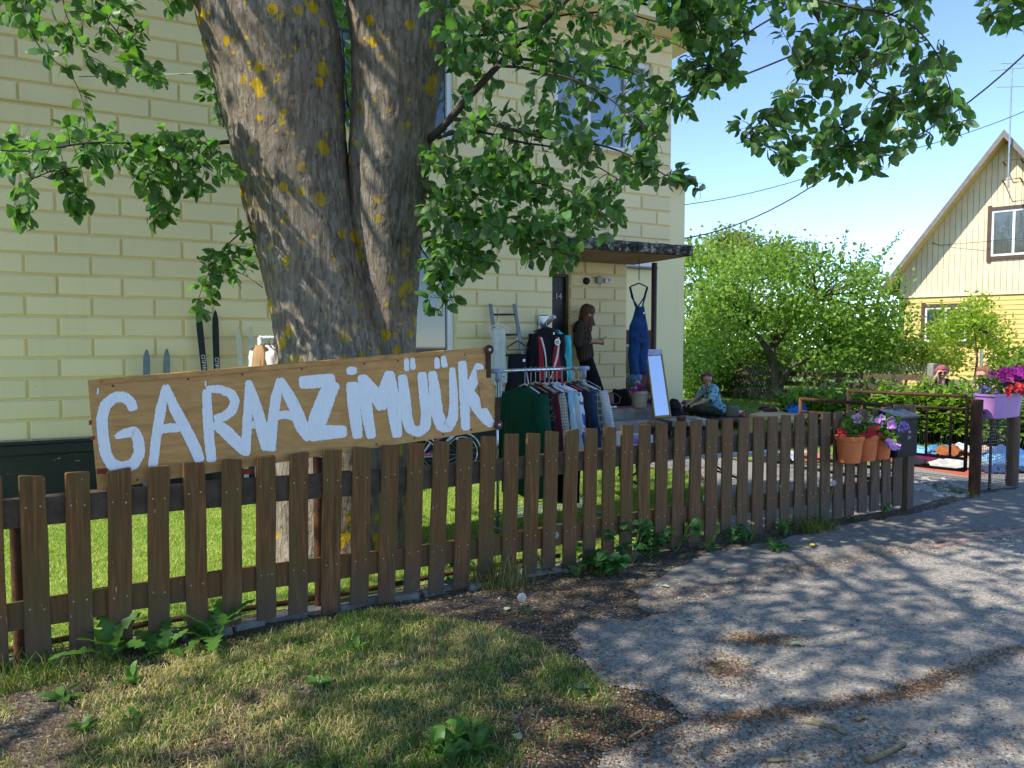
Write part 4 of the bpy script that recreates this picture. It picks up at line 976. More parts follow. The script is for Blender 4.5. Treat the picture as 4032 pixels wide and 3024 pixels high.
cb.build('boughs', MAT['twig'], tree, smooth=True, kind='stuff')
# ---------------------------------------------------------------- neighbour house with the gable
GD = Vector((.757, -.654, 0)).normalized(); GNn = Vector((-.654, -.757, 0)).normalized(); GC = Vector((12.3, 24.0, 0)); GROT = rotz(math.atan2(GD.y, GD.x))
def GP(t, o, z): return GC + GD * t + GNn * o + Vector((0, 0, z))
def gp(u, v, o=0.): w = PL(u, v, GC + GNn * o, GNn); return (w - GC).dot(GD), w.z
nh = thing('gabled_house', 'cream and ochre boarded wooden house with a steep gable beyond the garden', 'house', GC)
tA, zA = gp(3966, 545); tE, zE = gp(3478, 1165); tR = 2 * tA - tE; zM = 3.10; t0 = .05; t1 = 2 * tA - t0
sl = (zA - zE) / (tA - tE)
def roofz(t): return zA - abs(t - tA) * sl
m_ = MB(); wb = .15; t = t0; i = 0
while t < t1 - .02:
    e = min(t + wb, t1); g_ = .006
    za, zb = roofz(t + g_) - .06, roofz(e - g_) - .06
    m_.loft([[GP(t + g_, 0, zM), GP(t + g_, .022, zM), GP(t + g_, .022, za), GP(t + g_, 0, za)], [GP(e - g_, 0, zM), GP(e - g_, .022, zM), GP(e - g_, .022, zb), GP(e - g_, 0, zb)]]); t = e
m_.build('gable_boards', MAT['gable'], nh, kind='stuff')
lw = gp(3637, 1205); rw_ = gp(3803, 1205); wz0 = gp(3720, 1352)[1]; wz1 = lw[1]; LW = (lw[0], rw_[0] + .1, wz0, wz1)
m_ = MB(); h = .14; z = .25
while z < zM - .02:
    zz = min(z + h, zM - .01)
    spans = [(t0, t1)] if not (z + .07 > LW[2] and z + .07 < LW[3]) else [(t0, LW[0] - .06), (LW[1] + .06, t1)]
    for (s, e) in spans: m_.loft([[GP(s, 0, z), GP(s, .028, z), GP(s, .012, zz - .004), GP(s, 0, zz - .004)], [GP(e, 0, z), GP(e, .028, z), GP(e, .012, zz - .004), GP(e, 0, zz - .004)]])
    z = zz
m_.build('siding_boards', MAT['siding'], nh, kind='stuff')
m_ = MB(); m_.add([GP(t0, -.01, 0), GP(t1, -.01, 0), GP(t1, -.01, roofz(t1)), GP(tA, -.01, zA - .05), GP(t0, -.01, roofz(t0))], [(0, 1, 2, 3, 4)])
m_.add([GP(t0, -.01, 0), GP(t0, -9, 0), GP(t0, -9, zE), GP(t0, -.01, zE)], [(0, 1, 2, 3)]); m_.add([GP(t1, -.01, 0), GP(t1, -9, 0), GP(t1, -9, zE), GP(t1, -.01, zE)], [(3, 2, 1, 0)])
m_.build('wall_core', MAT['siding'], nh)
m_ = MB(); m_.box(GP((t0 + t1) / 2, .02, .12), (t1 - t0 + .06, .1, .26), GROT); m_.build('foundation', MAT['concrete'], nh)
m_ = MB(); m_.box(GP((t0 + t1) / 2, .035, zM), (t1 - t0, .05, .05), GROT); m_.build('drip_board', MAT['gable'], nh)
m_ = MB(); m_.box(GP(t0 + .06, .035, 1.66), (.14, .06, 2.85), GROT); m_.build('corner_board', MAT['trim'], nh)
for sgn in (-1, 1):
    ends = [(tA, zA + .06), (tA + sgn * (tA - tE), zE + .06)]
    (ta, za), (tb, zb) = ends; dn = Vector((0, 0, -.16))
    m_ = MB(); pts = [GP(ta, .62, za), GP(tb, .62, zb), GP(tb, -9.4, zb), GP(ta, -9.4, za)]; up = Vector((0, 0, .07)); m_.loft([[p_ + up for p_ in pts], pts]); m_.build('roof_slope', MAT['roof'], nh)
    m_ = MB(); m_.loft([[GP(ta, .60, za - .005), GP(ta, .64, za + .06), GP(ta, .64, za - .15), GP(ta, .60, za - .15)], [GP(tb, .60, zb - .005), GP(tb, .64, zb + .06), GP(tb, .64, zb - .15), GP(tb, .60, zb - .15)]]); m_.build('bargeboard', MAT['fascia'], nh)
    for k in range(5):
        o0 = .03 + k * .115; m_ = MB(); m_.loft([[GP(ta, o0, za - .13), GP(ta, o0 + .10, za - .13), GP(ta, o0 + .10, za - .10), GP(ta, o0, za - .10)], [GP(tb, o0, zb - .13), GP(tb, o0 + .10, zb - .13), GP(tb, o0 + .10, zb - .10), GP(tb, o0, zb - .10)]]); m_.build('soffit_board', MAT['siding'], nh)
def nwin(tt0, tt1, z0, z1, trim=True):
    tc, zc = (tt0 + tt1) / 2, (z0 + z1) / 2; w = tt1 - tt0; hh = z1 - z0; m_ = MB()
    for x in (tt0, tt1): m_.box(GP(x, .045, zc), (.10, .07, hh + .2), GROT)
    for x in (z0, z1): m_.box(GP(tc, .043, x), (w - .1, .07, .10), GROT)
    f_ = m_.build('window', MAT['trim'], nh); m_ = MB()
    for x in (tt0 + .08, tc, tt1 - .08): m_.box(GP(x, .03, zc), (.06, .05, hh - .10), GROT)
    for x in (z0 + .08, z1 - .08): m_.box(GP(tc, .028, x), (w - .22, .05, .06), GROT)
    m_.build('sash', MAT['white'], f_)
    for s in (-1, 1): m_ = MB(); m_.box(GP(tc + s * (w / 4 - .02), .022, zc), (w / 2 - .1, .008, hh - .2), GROT); m_.build('pane', MAT['glassb'], f_)
    m_ = MB(); n = 30; m_.loft([[GP(tt0 + .1 + (w - .2) * i / n, .004 + .008 * math.sin(i * 1.7), z0 + .1), GP(tt0 + .1 + (w - .2) * i / n, .004 + .008 * math.sin(i * 1.7), z1 - .1)] for i in range(n + 1)], cap=False, closed=False); m_.build('curtain', MAT['curtain'], f_)
a, zt = gp(3893, 826); b, zb = gp(3893, 1022); nwin(a + .04, a + 1.25, zb + .03, zt); nwin(LW[0], LW[1], LW[2], LW[3])
# antenna mast on brackets
at_, az = gp(3975, 560, .75); mast = thing('aerial_mast', 'thin roof aerial mast with small crossbars on the steep gable', 'aerial', GP(at_, .75, 5.0))
m_ = MB(); m_.tube([GP(at_, .75, gp(3975, 740, .75)[1]), GP(at_, .75, gp(3975, 260, .75)[1])], .022, 8); m_.build('pole', MAT['tin'], mast)
m_ = MB()
for v, L in ((275, .55), (345, .35), (255, .25)): z = gp(3975, v, .75)[1]; m_.tube([GP(at_ - L, .75, z + .08), GP(at_ + L, .75, z - .05)], .012, 6)
m_.build('crossbars', MAT['tin'], mast, kind='stuff')
for v in (640, 715):
    z = gp(3975, v, .3)[1]; m_ = MB(); m_.tube([GP(at_ - .18, .02, z), GP(at_ - .18, .5, z + .02), GP(at_ + .25, .5, z + .03), GP(at_ + .25, .02, z + .01)], .022, 6); m_.build('bracket', MAT['rust'], mast)
m_ = MB(); m_.tube([GP(gp(3670, 955)[0], .03, gp(3670, 955)[1]), GP(gp(3700, 966)[0], .05, gp(3700, 966)[1]), GP(gp(3880, 955)[0], .25, gp(3880, 955)[1]), GP(gp(4060, 940)[0], .3, gp(4060, 940)[1])], .008, 5)
m_.build('house_cable', MAT['cable'], nh)
# ---------------------------------------------------------------- garden trees and shrubs
def bush_leaves(n, sampler, size, tints, up=.6, down=0., shapes=4):
    L = []
    for _ in range(n):
        q = sampler()
        if q is None: continue
        x, y, z = frame(rv() + Vector((0, 0, -down)), Vector((0, -.1, up)) + rv()); k = random.uniform(.7, 1.3); t = random.choice(tints)
        L.append((q, x, y, z, random.uniform(size * .7, size * 1.25), random.randrange(shapes), tuple(k * c for c in t)))
    return L
TG = [(.11, .195, .036), (.145, .225, .05), (.08, .15, .028)]
def clumpy(centres, sig):
    def f():
        c, s = random.choice(centres); return c + Vector((random.gauss(0, sig * s), random.gauss(0, sig * s), random.gauss(0, sig * s * .85)))
    return f
def px_clumps(rows, Y0, Y1, s0=1.):
    return [(P(u, v, random.uniform(Y0, Y1)), s0 * random.uniform(.7, 1.25)) for (u, v) in rows]
def scatter_poly(poly, n):
    us = [p_[0] for p_ in poly]; vs = [p_[1] for p_ in poly]; out = []
    while len(out) < n:
        u, v = random.uniform(min(us), max(us)), random.uniform(min(vs), max(vs))
        if inpoly(np.array([u]), np.array([v]), poly)[0]: out.append((u, v))
    return out
def garden_tree(name, label, base, trunk_path, r0, poly, Y0, Y1, ncl, nl, size, tints, sig, shoots=(), bark='apple_bark', group=None, limbs=()):
    t = thing(name, label, 'tree', base, group); m_ = MB(); k = len(trunk_path)
    m_.tube(trunk_path, [r0 * (1 - .55 * i / (k - 1)) for i in range(k)], 10, wob=lambda i, j: 1 + .12 * math.sin(i * 2.1 + j * 1.9)); m_.build('trunk', MAT[bark], t, smooth=True)
    cl = px_clumps(scatter_poly(poly, ncl), Y0, Y1); top = trunk_path[-1]; m_ = MB()
    for lp in limbs: m_.tube(lp, [r0 * .75 * (1 - .6 * i / (len(lp) - 1)) for i in range(len(lp))], 8)
    srcs = [top] + [lp[-1] for lp in limbs]
    for c, s in cl[::2]:
        s0 = min(srcs, key=lambda q: (q - c).length); mid = s0.lerp(c, .5) + Vector((0, 0, .25)); m_.tube([s0 * (1 - x) ** 2 + mid * 2 * x * (1 - x) + c * x * x for x in np.linspace(0, 1, 6)], [.035 * (1 - .8 * x) for x in np.linspace(0, 1, 6)], 5)
    L = bush_leaves(nl, clumpy(cl, sig), size, tints)
    for (u0, v0, u1, v1, Y) in shoots:
        a, b = P(u0, v0, Y), P(u1, v1, Y); m_.tube([a, b], [.012, .004], 5)
        for i in range(60):
            q = a.lerp(b, random.random()) + rv() * .06; x, y, z = frame((b - a).normalized() + rv() * .9, rv() + Vector((0, 0, .4))); tt = random.choice(tints); kk = random.uniform(.8, 1.3)
            L.append((q, x, y, z, random.uniform(.06, .10), random.randrange(4), tuple(kk * c for c in tt)))
    m_.build('branches', MAT[bark], t, smooth=True, kind='stuff')
    link('crown', leaves_mesh('crown', L, LGlow, MAT['leaf_far'], Vector(base)), t, base, kind='stuff'); return t
AB = G(3073, 1585)
aT = [AB, P(3055, 1500, AB.y), P(3040, 1420, AB.y), P(3045, 1340, AB.y)]
garden_tree('apple_tree', 'old apple tree with forked dark trunk and long upright shoots on the garden lawn', AB, aT, .16, [(2720, 1180), (2800, 1060), (2960, 1000), (3100, 990), (3260, 1000), (3400, 1020), (3500, 1120), (3560, 1240), (3500, 1400), (3330, 1440), (3160, 1420), (3120, 1330), (3020, 1280), (2940, 1340), (2860, 1420), (2740, 1430)], AB.y - 2.2, AB.y + 1.2, 190, 15000, .115, TG, .27,
  shoots=((3310, 1040, 3335, 905, AB.y), (3440, 1050, 3550, 915, AB.y), (3200, 1010, 3205, 960, AB.y), (3000, 1010, 2990, 950, AB.y), (3390, 1040, 3400, 960, AB.y), (2760, 1080, 2750, 960, AB.y)),
  limbs=([P(3062, 1530, AB.y), P(3110, 1450, AB.y - .2), P(3170, 1410, AB.y - .4), P(3260, 1380, AB.y - .4)], [P(3040, 1420, AB.y), P(3000, 1340, AB.y), P(2930, 1280, AB.y)], [P(3045, 1360, AB.y), P(3120, 1260, AB.y), P(3220, 1180, AB.y)]))
def stand(name, label, u, Y, poly, ncl, nl, size, tints, sig, r0=.12, group='trees behind the apple tree'):
    b = Vector((P(u, 1500, Y).x, Y, 0)); vv = sum(p_[1] for p_ in poly) / len(poly); return garden_tree(name, label, b, [b, b + Vector((.1, 0, 1.2)), Vector((b.x, b.y, P(u, vv, Y).z))], r0, poly, Y - 1.2, Y + 1.2, ncl, nl, size, tints, sig, group=group)
stand('plum_tree', 'bushy light green fruit tree rising beside the plain annex wall', 2760, 25, [(2660, 1000), (2740, 960), (2850, 980), (2950, 1010), (2960, 1200), (2920, 1400), (2680, 1460), (2640, 1200)], 90, 7000, .14, [(.12, .19, .04), (.145, .215, .05)], .33)
stand('birch_tree', 'tall pale green tree top showing farthest back above the plum tree', 2850, 36, [(2760, 960), (2860, 935), (2940, 945), (2970, 1010), (2800, 1060)], 40, 3500, .2, [(.11, .16, .04), (.13, .16, .05)], .4)
stand('willow_bush', 'grey green feathery tree behind the middle of the apple crown', 3060, 33, [(2960, 1010), (3050, 975), (3140, 985), (3180, 1060), (3000, 1080)], 30, 2500, .18, [(.10, .125, .05), (.09, .12, .06)], .4)
stand('hazel_bush', 'dark leafy hazel filling the gap under the apple crown', 2900, 23, [(2690, 1380), (3060, 1360), (3080, 1520), (2980, 1580), (2840, 1590), (2690, 1500)], 80, 7000, .13, [(.05, .10, .018), (.07, .125, .02)], .26, .05)
stand('lilac_bush', 'sunlit lilac bush with a tangle of stems before the ochre siding', 3560, 20.5, [(3440, 1330), (3560, 1350), (3700, 1330), (3780, 1380), (3800, 1440), (3640, 1450), (3480, 1460)], 50, 3400, .11, [(.18, .23, .04), (.21, .25, .07)], .2, .04, group='shrubs before the gabled house')
stand('rowan_bush', 'feathery bright green young tree covering the lower gable window', 3830, 20.0, [(3680, 1240), (3760, 1180), (3840, 1200), (3900, 1190), (3960, 1290), (4000, 1350), (3960, 1400), (3860, 1370), (3760, 1360), (3660, 1330)], 46, 3000, .095, [(.15, .22, .025), (.18, .25, .03)], .17, .04, group='shrubs before the gabled house')
stand('garden_shrub', 'low rounded shrub at the foot of the ochre wall behind the seated pair', 3960, 19.0, [(3880, 1420), (4060, 1400), (4080, 1480), (3900, 1480)], 20, 1800, .10, [(.09, .15, .02), (.11, .17, .03)], .2, .04, group='shrubs before the gabled house')
stand('far_hedge_tree', 'broad green tree closing the view behind the rail fence', 3300, 30, [(3000, 1250), (3560, 1250), (3600, 1450), (2980, 1470)], 70, 5000, .2, [(.06, .11, .02), (.08, .13, .025)], .45)
# rail fence of dark boards across the back garden
rfence = thing('rail_fence', 'dark horizontal rail fence crossing the garden behind the apple tree', 'fence', G(3100, 1572))
rA, rB = P(2760, 1452, 23.2), P(3660, 1478, 17.6)
for k in range(3):
    m_ = MB(); m_.loft([[rA.lerp(rB, s) + Vector((0, o, -k * .26 + dz)) for o, dz in ((0, 0), (-.03, 0), (-.03, -.13), (0, -.13))] for s in (0, .33, .66, 1)]); m_.build('rail', MAT['rail_wood'], rfence)
for s in np.linspace(0, 1, 6):
    q = rA.lerp(rB, s); m_ = MB(); m_.box((q.x, q.y + .07, q.z / 2), (.12, .12, q.z + .04), rotz(.5)); m_.build('post', MAT['rail_wood'], rfence)
gfence = thing('board_fence', 'pale weathered board fence behind the two seated people', 'fence', P(3850, 1560, 16.5))
for k in range(2):
    a, b = P(3640, 1490 + k * 40, 16.8), P(4100, 1505 + k * 42, 15.8); m_ = MB(); m_.loft([[q + Vector((0, o, dz)) for o, dz in ((0, 0), (-.03, 0), (-.03, -.17), (0, -.17))] for q in (a, b)]); m_.build('board', MAT['oldwood'], gfence)
for u in (3680, 3900, 4080): q = P(u, 1480, 16.4); m_ = MB(); m_.box((q.x, q.y + .08, .45), (.12, .12, .95), None); m_.build('post', MAT['oldwood'], gfence)
q = P(3672, 1430, 17.2); m_ = MB(); m_.box((q.x, q.y, q.z / 2), (.16, .16, q.z), rotz(.4), bev=.02); m_.build('concrete_post', MAT['concrete'], None, label='square concrete post left of the pink-haired person', cat='post')
q = P(3866, 1375, 18.0); m_ = MB(); m_.tube([(q.x, q.y, 0), (q.x, q.y, q.z)], .035, 8); m_.build('steel_pole', MAT['tin'], None, label='thin grey steel pole standing before the ochre siding', cat='pole')
# chain-link mesh beyond the rails
m_ = MB(); a, b = P(2900, 1400, 21.5), P(3700, 1420, 18.5); n = 60
for i in range(n):
    for s in (-1, 1):
        p0 = a.lerp(b, i / n); p1 = a.lerp(b, min(1, (i + 5) / n)); z0, z1 = (0.1, 1.15) if s > 0 else (1.15, .1); m_.tube([(p0.x, p0.y, z0), (p1.x, p1.y, z1)], .006, 3, cap=False)
m_.build('chain_link_fence', MAT['wire'], None, label='grey chain-link mesh fence behind the dark garden rails', cat='fence')
# ---------------------------------------------------------------- peony border
def lance(seed):
    vs = []; fs = []; st = 6
    for i in range(st):
        t = i / (st - 1); w = .16 * math.sin(math.pi * (t * .92 + .04)) ** .8; z = -.25 * t * t; vs += [(-w, t, z + .3 * w), (0, t, z), (w, t, z + .3 * w)]
    for i in range(st - 1): a_ = i * 3; fs += [(a_, a_ + 1, a_ + 4, a_ + 3), (a_ + 1, a_ + 2, a_ + 5, a_ + 4)]
    return np.array(vs), np.array(fs)
LANCE = [lance(0)]
def peony(u, Y, h, rad, n, label, bud=0):
    b = Vector((P(u, 1500, Y).x, Y, 0)); t = thing('peony_bush', label, 'bush', b, 'peony border'); m_ = MB(); L = []; bb = MB()
    for i in range(n):
        an = random.uniform(0, 2 * math.pi); rr = rad * math.sqrt(random.random()); top = b + Vector((rr * math.cos(an), rr * math.sin(an) * .8, h * random.uniform(.78, 1.05) * (1 - .25 * (rr / rad) ** 2))); s = b + Vector((rr * .5 * math.cos(an), rr * .4 * math.sin(an), 0))
        m_.tube([s, s.lerp(top, .6) + Vector((0, 0, .05)), top], [.008, .007, .004], 5)
        for k in range(16):
            f_ = .3 + .7 * k / 15; q = s.lerp(top, f_); y = (rv() * 1.0 + Vector((0, 0, .25))); y.z = abs(y.z) * .5 + (.35 if f_ > .85 else -.05); kk = random.uniform(.7, 1.3); x, y, z = frame(y, Vector((0, 0, 1)) + rv() * .6)
            tt = random.choice([(.11, .19, .03), (.08, .15, .025), (.15, .23, .04)]); L.append((q, x, y, z, random.uniform(.12, .20), 0, tuple(kk * c for c in tt)))
        if random.random() < bud: bb.sphere(top + Vector((0, 0, .02)), .018, 6, 4)
    m_.build('stems', MAT['leaf_far'], t, kind='stuff'); link('foliage', leaves_mesh('foliage', L, LANCE, MAT['leaf_far'], b), t, b, kind='stuff')
    if bud and bb.v: bb.build('buds', simple('peony_buds', (.25, .10, .10), .6, .3, 30), t, kind='stuff')
for u, Y, h, r_, n, lab in ((3180, 12.9, .92, .5, 46, 'peony bush growing behind the blue cloth and pine table'), (3330, 12.5, .95, .5, 46, 'peony bush standing behind the free ends of both open gates'), (3500, 12.3, 1.0, .55, 54, 'peony bush between the open gate and the dark rail fence'), (3660, 12.0, 1.02, .55, 58, 'peony bush in front of the pink-haired person'), (3830, 11.7, 1.0, .55, 56, 'peony bush in front of the person with a hair bun'), (3985, 11.3, .92, .5, 50, 'peony bush behind the wire mesh and lilac planter'), (4120, 11.0, .95, .5, 40, 'outermost peony bush beyond the brown gatepost')):
    peony(u, Y, h, r_, n, lab, .25)
# ---------------------------------------------------------------- gates, posts, mailbox, planters
def gate(name, label, hinge, far, ztop, zs, bars, mat_):
    t = thing(name, label, 'gate', (hinge.x, hinge.y, 0)); hz = lambda p_, z: Vector((p_.x, p_.y, z)); r = .019
    m_ = MB(); m_.tube([hz(hinge, ztop), hz(far, ztop), ], r, 10); m_.build('top_rail', mat_, t, smooth=True)
    m_ = MB(); m_.tube([hz(far, ztop + .012), hz(far, zs[-1])], r, 10); m_.build('stile', mat_, t, smooth=True)
    m_ = MB(); m_.tube([hz(hinge, ztop), hz(hinge, zs[-1])], r, 10); m_.build('stile', mat_, t, smooth=True)
    for z in zs: m_ = MB(); m_.tube([hz(hinge, z), hz(far, z)], r * .85, 10); m_.build('rail', mat_, t, smooth=True)
    for s in bars: q = hinge.lerp(far, s); m_ = MB(); m_.tube([hz(q, zs[0]), hz(q, zs[-2])], r * .7, 8); m_.build('bar', mat_, t, smooth=True)
    return t
hA = P(3540, 1600, 7.32); fA_ = Vector((3.2, 8.3, 0)); gate('steel_gate', 'rusty steel gate leaf swung open behind the black mailbox', hA, fA_, 1.0, [.86, .36, .24], (), MAT['rust'])
hB = Vector((4.93, 8.1, 0)); fB_ = Vector((4.06, 9.04, 0)); gate('steel_gate', 'dark rusty gate leaf with upright bars, open beside the lilac planter', hB, fB_, 1.04, [.90, .36, .23], (.12, .31, .5, .69, .87), MAT['rust_dark'])
pA = G(3836, 1943); m_ = MB(); m_.lathe(pA, [(.058, 0), (.058, 1.0), (.060, 1.01), (.05, 1.015), (.001, 1.015)], 22); m_.build('gate_post', MAT['rust'], None, label='round orange-rusted steel gate post beside the wire mesh', cat='post', group=None)
pB = G(3982, 1912); m_ = MB(); m_.tube([pB, pB + Vector((0, 0, 1.12))], .064, 14, wob=lambda i, j: 1 + .05 * math.sin(j * 2.3)); m_.build('wooden_post', MAT['fence'], None, label='round brown post carrying the lilac planter', cat='post')
mesh_t = MB(); a, b = pA + Vector((.05, 0, 0)), pB - Vector((.05, 0, 0))
for i in range(16): s = i / 15; q = a.lerp(b, s) + Vector((0, -.02 * math.sin(s * 3.1), 0)); mesh_t.tube([q + Vector((0, 0, .05)), q + Vector((.01, 0, .4)), q + Vector((0, 0, .84))], .0022, 4, cap=False)
for i in range(26): z = .05 + i * .032; mesh_t.tube([a + Vector((0, 0, z)), a.lerp(b, .5) + Vector((0, -.03, z - .012)), b + Vector((0, 0, z))], .0022, 4, cap=False)
mesh_t.build('wire_mesh', MAT['wire'], None, label='galvanised wire mesh panel strung between the two gate posts', cat='mesh panel')
m_ = MB(); m_.tube([pA + Vector((0, 0, .86)), pB + Vector((0, 0, .88))], .012, 8); m_.tube([a.lerp(b, .4) + Vector((0, .02, 0)), a.lerp(b, .4) + Vector((0, .02, .95))], .016, 8); m_.build('mesh_rail', MAT['rust_dark'], None, label='thin rusty bar frame holding the wire mesh', cat='rail')
# flowers
def petunia(mb, c, d, r):
    d = Vector(d).normalized(); x = d.orthogonal().normalized(); y = d.cross(x); n = 10; cen = c - d * r * .5
    vs = [cen]; 
    for k in range(n * 2):
        an = math.pi * k / n; rr = r * (1 + .13 * math.cos(an * 5) + random.uniform(-.06, .06)) ; vs.append(c + (x * math.cos(an) + y * math.sin(an)) * rr + d * random.uniform(-.1, .15) * r)
    b_ = [c - d * r * .12 + (x * math.cos(math.pi * k / n) + y * math.sin(math.pi * k / n)) * r * .45 for k in range(n * 2)]
    vs += b_; fs = []
    for k in range(n * 2): j = (k + 1) % (2 * n); fs += [(0, 1 + 2 * n + k, 1 + 2 * n + j), (1 + 2 * n + k, 1 + k, 1 + j, 1 + 2 * n + j)]
    mb.add(vs, fs)
def flower_mass(parent, cen, rad, groups, nleaf, ltint, lsize=.05):
    """groups: (material key, count, radius range, box offset, box size)"""
    L = []
    for _ in range(nleaf):
        q = cen + Vector((random.uniform(-1, 1) * rad[0], random.uniform(-1, 1) * rad[1], random.uniform(-1, 1) * rad[2])); x, y, z = frame(rv() + Vector((0, 0, .1)), Vector((0, 0, .8)) + rv()); k = random.uniform(.7, 1.3); L.append((q, x, y, z, random.uniform(lsize * .6, lsize * 1.2), random.randrange(4), tuple(k * c for c in ltint)))
    link('foliage', leaves_mesh('foliage', L, LGlow, MAT['leaf_far'], wl(parent)), parent, wl(parent), kind='stuff')
    for key, n, (r0, r1), off, size in groups:
        for _ in range(n):
            m_ = MB(); c = cen + Vector(off) + Vector((random.uniform(-1, 1) * size[0], random.uniform(-1, 1) * size[1], random.uniform(-1, 1) * size[2])); petunia(m_, c, Vector((random.uniform(-.5, .5), -1, random.uniform(-.1, .9))), random.uniform(r0, r1)); m_.build('flower', MAT[key], parent)
# triple terracotta planter hooked over the pickets
pc = [fpl(u, 1760, .14) for u in (3345, 3415, 3478)]
pl3 = thing('terracotta_planter', 'triple-pot terracotta planter with pink and red petunias hooked on the pickets', 'planter', Vector((pc[1].x, pc[1].y, .62)))
for i, c in enumerate(pc):
    zt = .80; zb = .565; r1 = (.118, .105, .098)[i]; m_ = MB(); c0 = Vector((c.x, c.y, 0)) - FD3 * (.02 * i)
    m_.lathe(c0, [(.001, zb), (r1 * .74, zb), (r1 * .76, zb + .01), (r1 * .77, zb + .03), (r1 * .79, zb + .034), (r1 * .93, zt - .045), (r1 * 1.0, zt - .04), (r1 * 1.03, zt - .01), (r1 * 1.0, zt), (r1 * .9, zt - .005), (r1 * .86, zt - .03), (.001, zt - .03)], 28); m_.build('pot', MAT['terracotta'], pl3, smooth=False)
m_ = MB(); hk = fpl(3432, 1690, .05); m_.tube([hk + FN3 * .1 + Vector((0, 0, -.1)), hk + FN3 * .07 + Vector((0, 0, .03)), hk + FN3 * .01 + Vector((0, 0, .07)), hk - FN3 * .04 + Vector((0, 0, .02))], [.02, .022, .022, .016], 8); m_.build('hook', MAT['terracotta'], pl3, smooth=True)
cen = Vector((pc[1].x, pc[1].y, .855)); flower_mass(pl3, cen, (.24, .10, .09), [('petal_lilac', 1, (.045, .048), (-.13, -.08, .09), (.01, .01, .01)), ('petal_lilac', 8, (.034, .044), (.19, -.1, -.06), (.04, .03, .10)), ('petal_lilac', 2, (.03, .035), (.15, -.05, .08), (.05, .02, .02)), ('petal_lilac', 3, (.026, .034), (-.02, -.06, .07), (.1, .03, .03)), ('petal_red', 13, (.022, .03), (.0, -.11, -.02), (.10, .02, .05)), ('petal_red', 3, (.028, .034), (-.27, -.06, -.03), (.025, .02, .02)), ('petal_violet', 22, (.012, .017), (.27, -.06, -.0), (.06, .04, .07))], 640, (.07, .15, .03), .05)
m_ = MB()
# mailbox
mbp = fpl(3535, 1760, .10); mz0, mz1 = .56, .93; MR = FROT @ Matrix.Rotation(.0, 3, 'Z')
mail = thing('mailbox', 'black metal mailbox with a sloped lid screwed to the end of the picket fence', 'mailbox', (mbp.x, mbp.y, mz0))
m_ = MB(); w, d_ = .165, .085
def mp(x, y, z): return mbp * 1 + FD3 * x + FN3 * y + Vector((0, 0, z - mbp.z))
mbp = Vector((mbp.x, mbp.y, mbp.z))
m_.loft([[mp(-w, -d_, mz0), mp(w, -d_, mz0), mp(w, d_, mz0), mp(-w, d_, mz0)], [mp(-w, -d_, mz1 + .05), mp(w, -d_, mz1 + .05), mp(w, d_, mz1), mp(-w, d_, mz1)]]); m_.build('box', MAT['blackmetal'], mail)
m_ = MB(); m_.loft([[mp(-w - .012, -d_, mz1 + .053), mp(w + .012, -d_, mz1 + .053), mp(w + .012, d_ + .02, mz1 - .005), mp(-w - .012, d_ + .02, mz1 - .005)], [mp(-w - .012, -d_, mz1 + .066), mp(w + .012, -d_, mz1 + .066), mp(w + .012, d_ + .02, mz1 + .010), mp(-w - .012, d_ + .02, mz1 + .010)]]); m_.build('lid', simple('worn_black_lid', (.06, .065, .075), .3, .3, 12, .05, metal=.4), mail)
m_ = MB(); m_.box(mp(0, d_ + .003, (mz0 + mz1) / 2 - .005), (2 * w - .03, .008, mz1 - mz0 - .04), FROT, bev=.003); fd = m_.build('front_panel', MAT['blackmetal'], mail)
m_ = MB(); pts = [mp(.02 + .028 * math.cos(a_) + .012 * math.cos(2 * a_), d_ + .009, .74 + .02 * math.sin(a_)) for a_ in np.linspace(0, 6.0, 14)]; m_.add(pts, [tuple(range(len(pts)))]); m_.build('paint_patch', simple('bare_patch', (.14, .145, .15), .5, .2, 30), fd)
# lilac saddle planter on the mesh rail
lc = pA.lerp(pB, .66); ld = (pB - pA).normalized(); lr = rotz(math.atan2(ld.y, ld.x)); lil = thing('lilac_planter', 'lilac plastic railing planter with magenta and red petunias by the gate', 'planter', Vector((lc.x, lc.y, .84)))
lc = Vector((lc.x - .07, lc.y - .05, 0))
def lp_(x, y, z): return lc + lr @ Vector((x, y, 0)) + Vector((0, 0, z))
m_ = MB(); L2 = .33
def rr(zz, kx, ky): return [lp_(x * kx, y * ky, zz) for x, y in ((-L2, -.11), (-L2 * .5, -.13), (0, -.135), (L2 * .6, -.13), (L2, -.10), (L2, .10), (0, .13), (-L2, .10))]
m_.loft([rr(.80, .85, .8), rr(.81, .88, .86), rr(1.04, 1.0, 1.0), rr(1.045, 1.04, 1.06), rr(1.07, 1.04, 1.06), rr(1.068, .96, .9), rr(1.02, .95, .88)]); m_.build('trough', MAT['lilac'], lil)
flower_mass(lil, lc + Vector((.06, -.02, 1.16)), (.32, .13, .09), [('petal_purple', 30, (.045, .06), (.08, -.06, .10), (.24, .08, .08)), ('petal_red', 14, (.028, .038), (.07, -.14, -.05), (.16, .03, .06)), ('petal_violet', 16, (.014, .02), (-.27, -.08, -.04), (.10, .05, .03))], 420, (.05, .11, .022), .05)
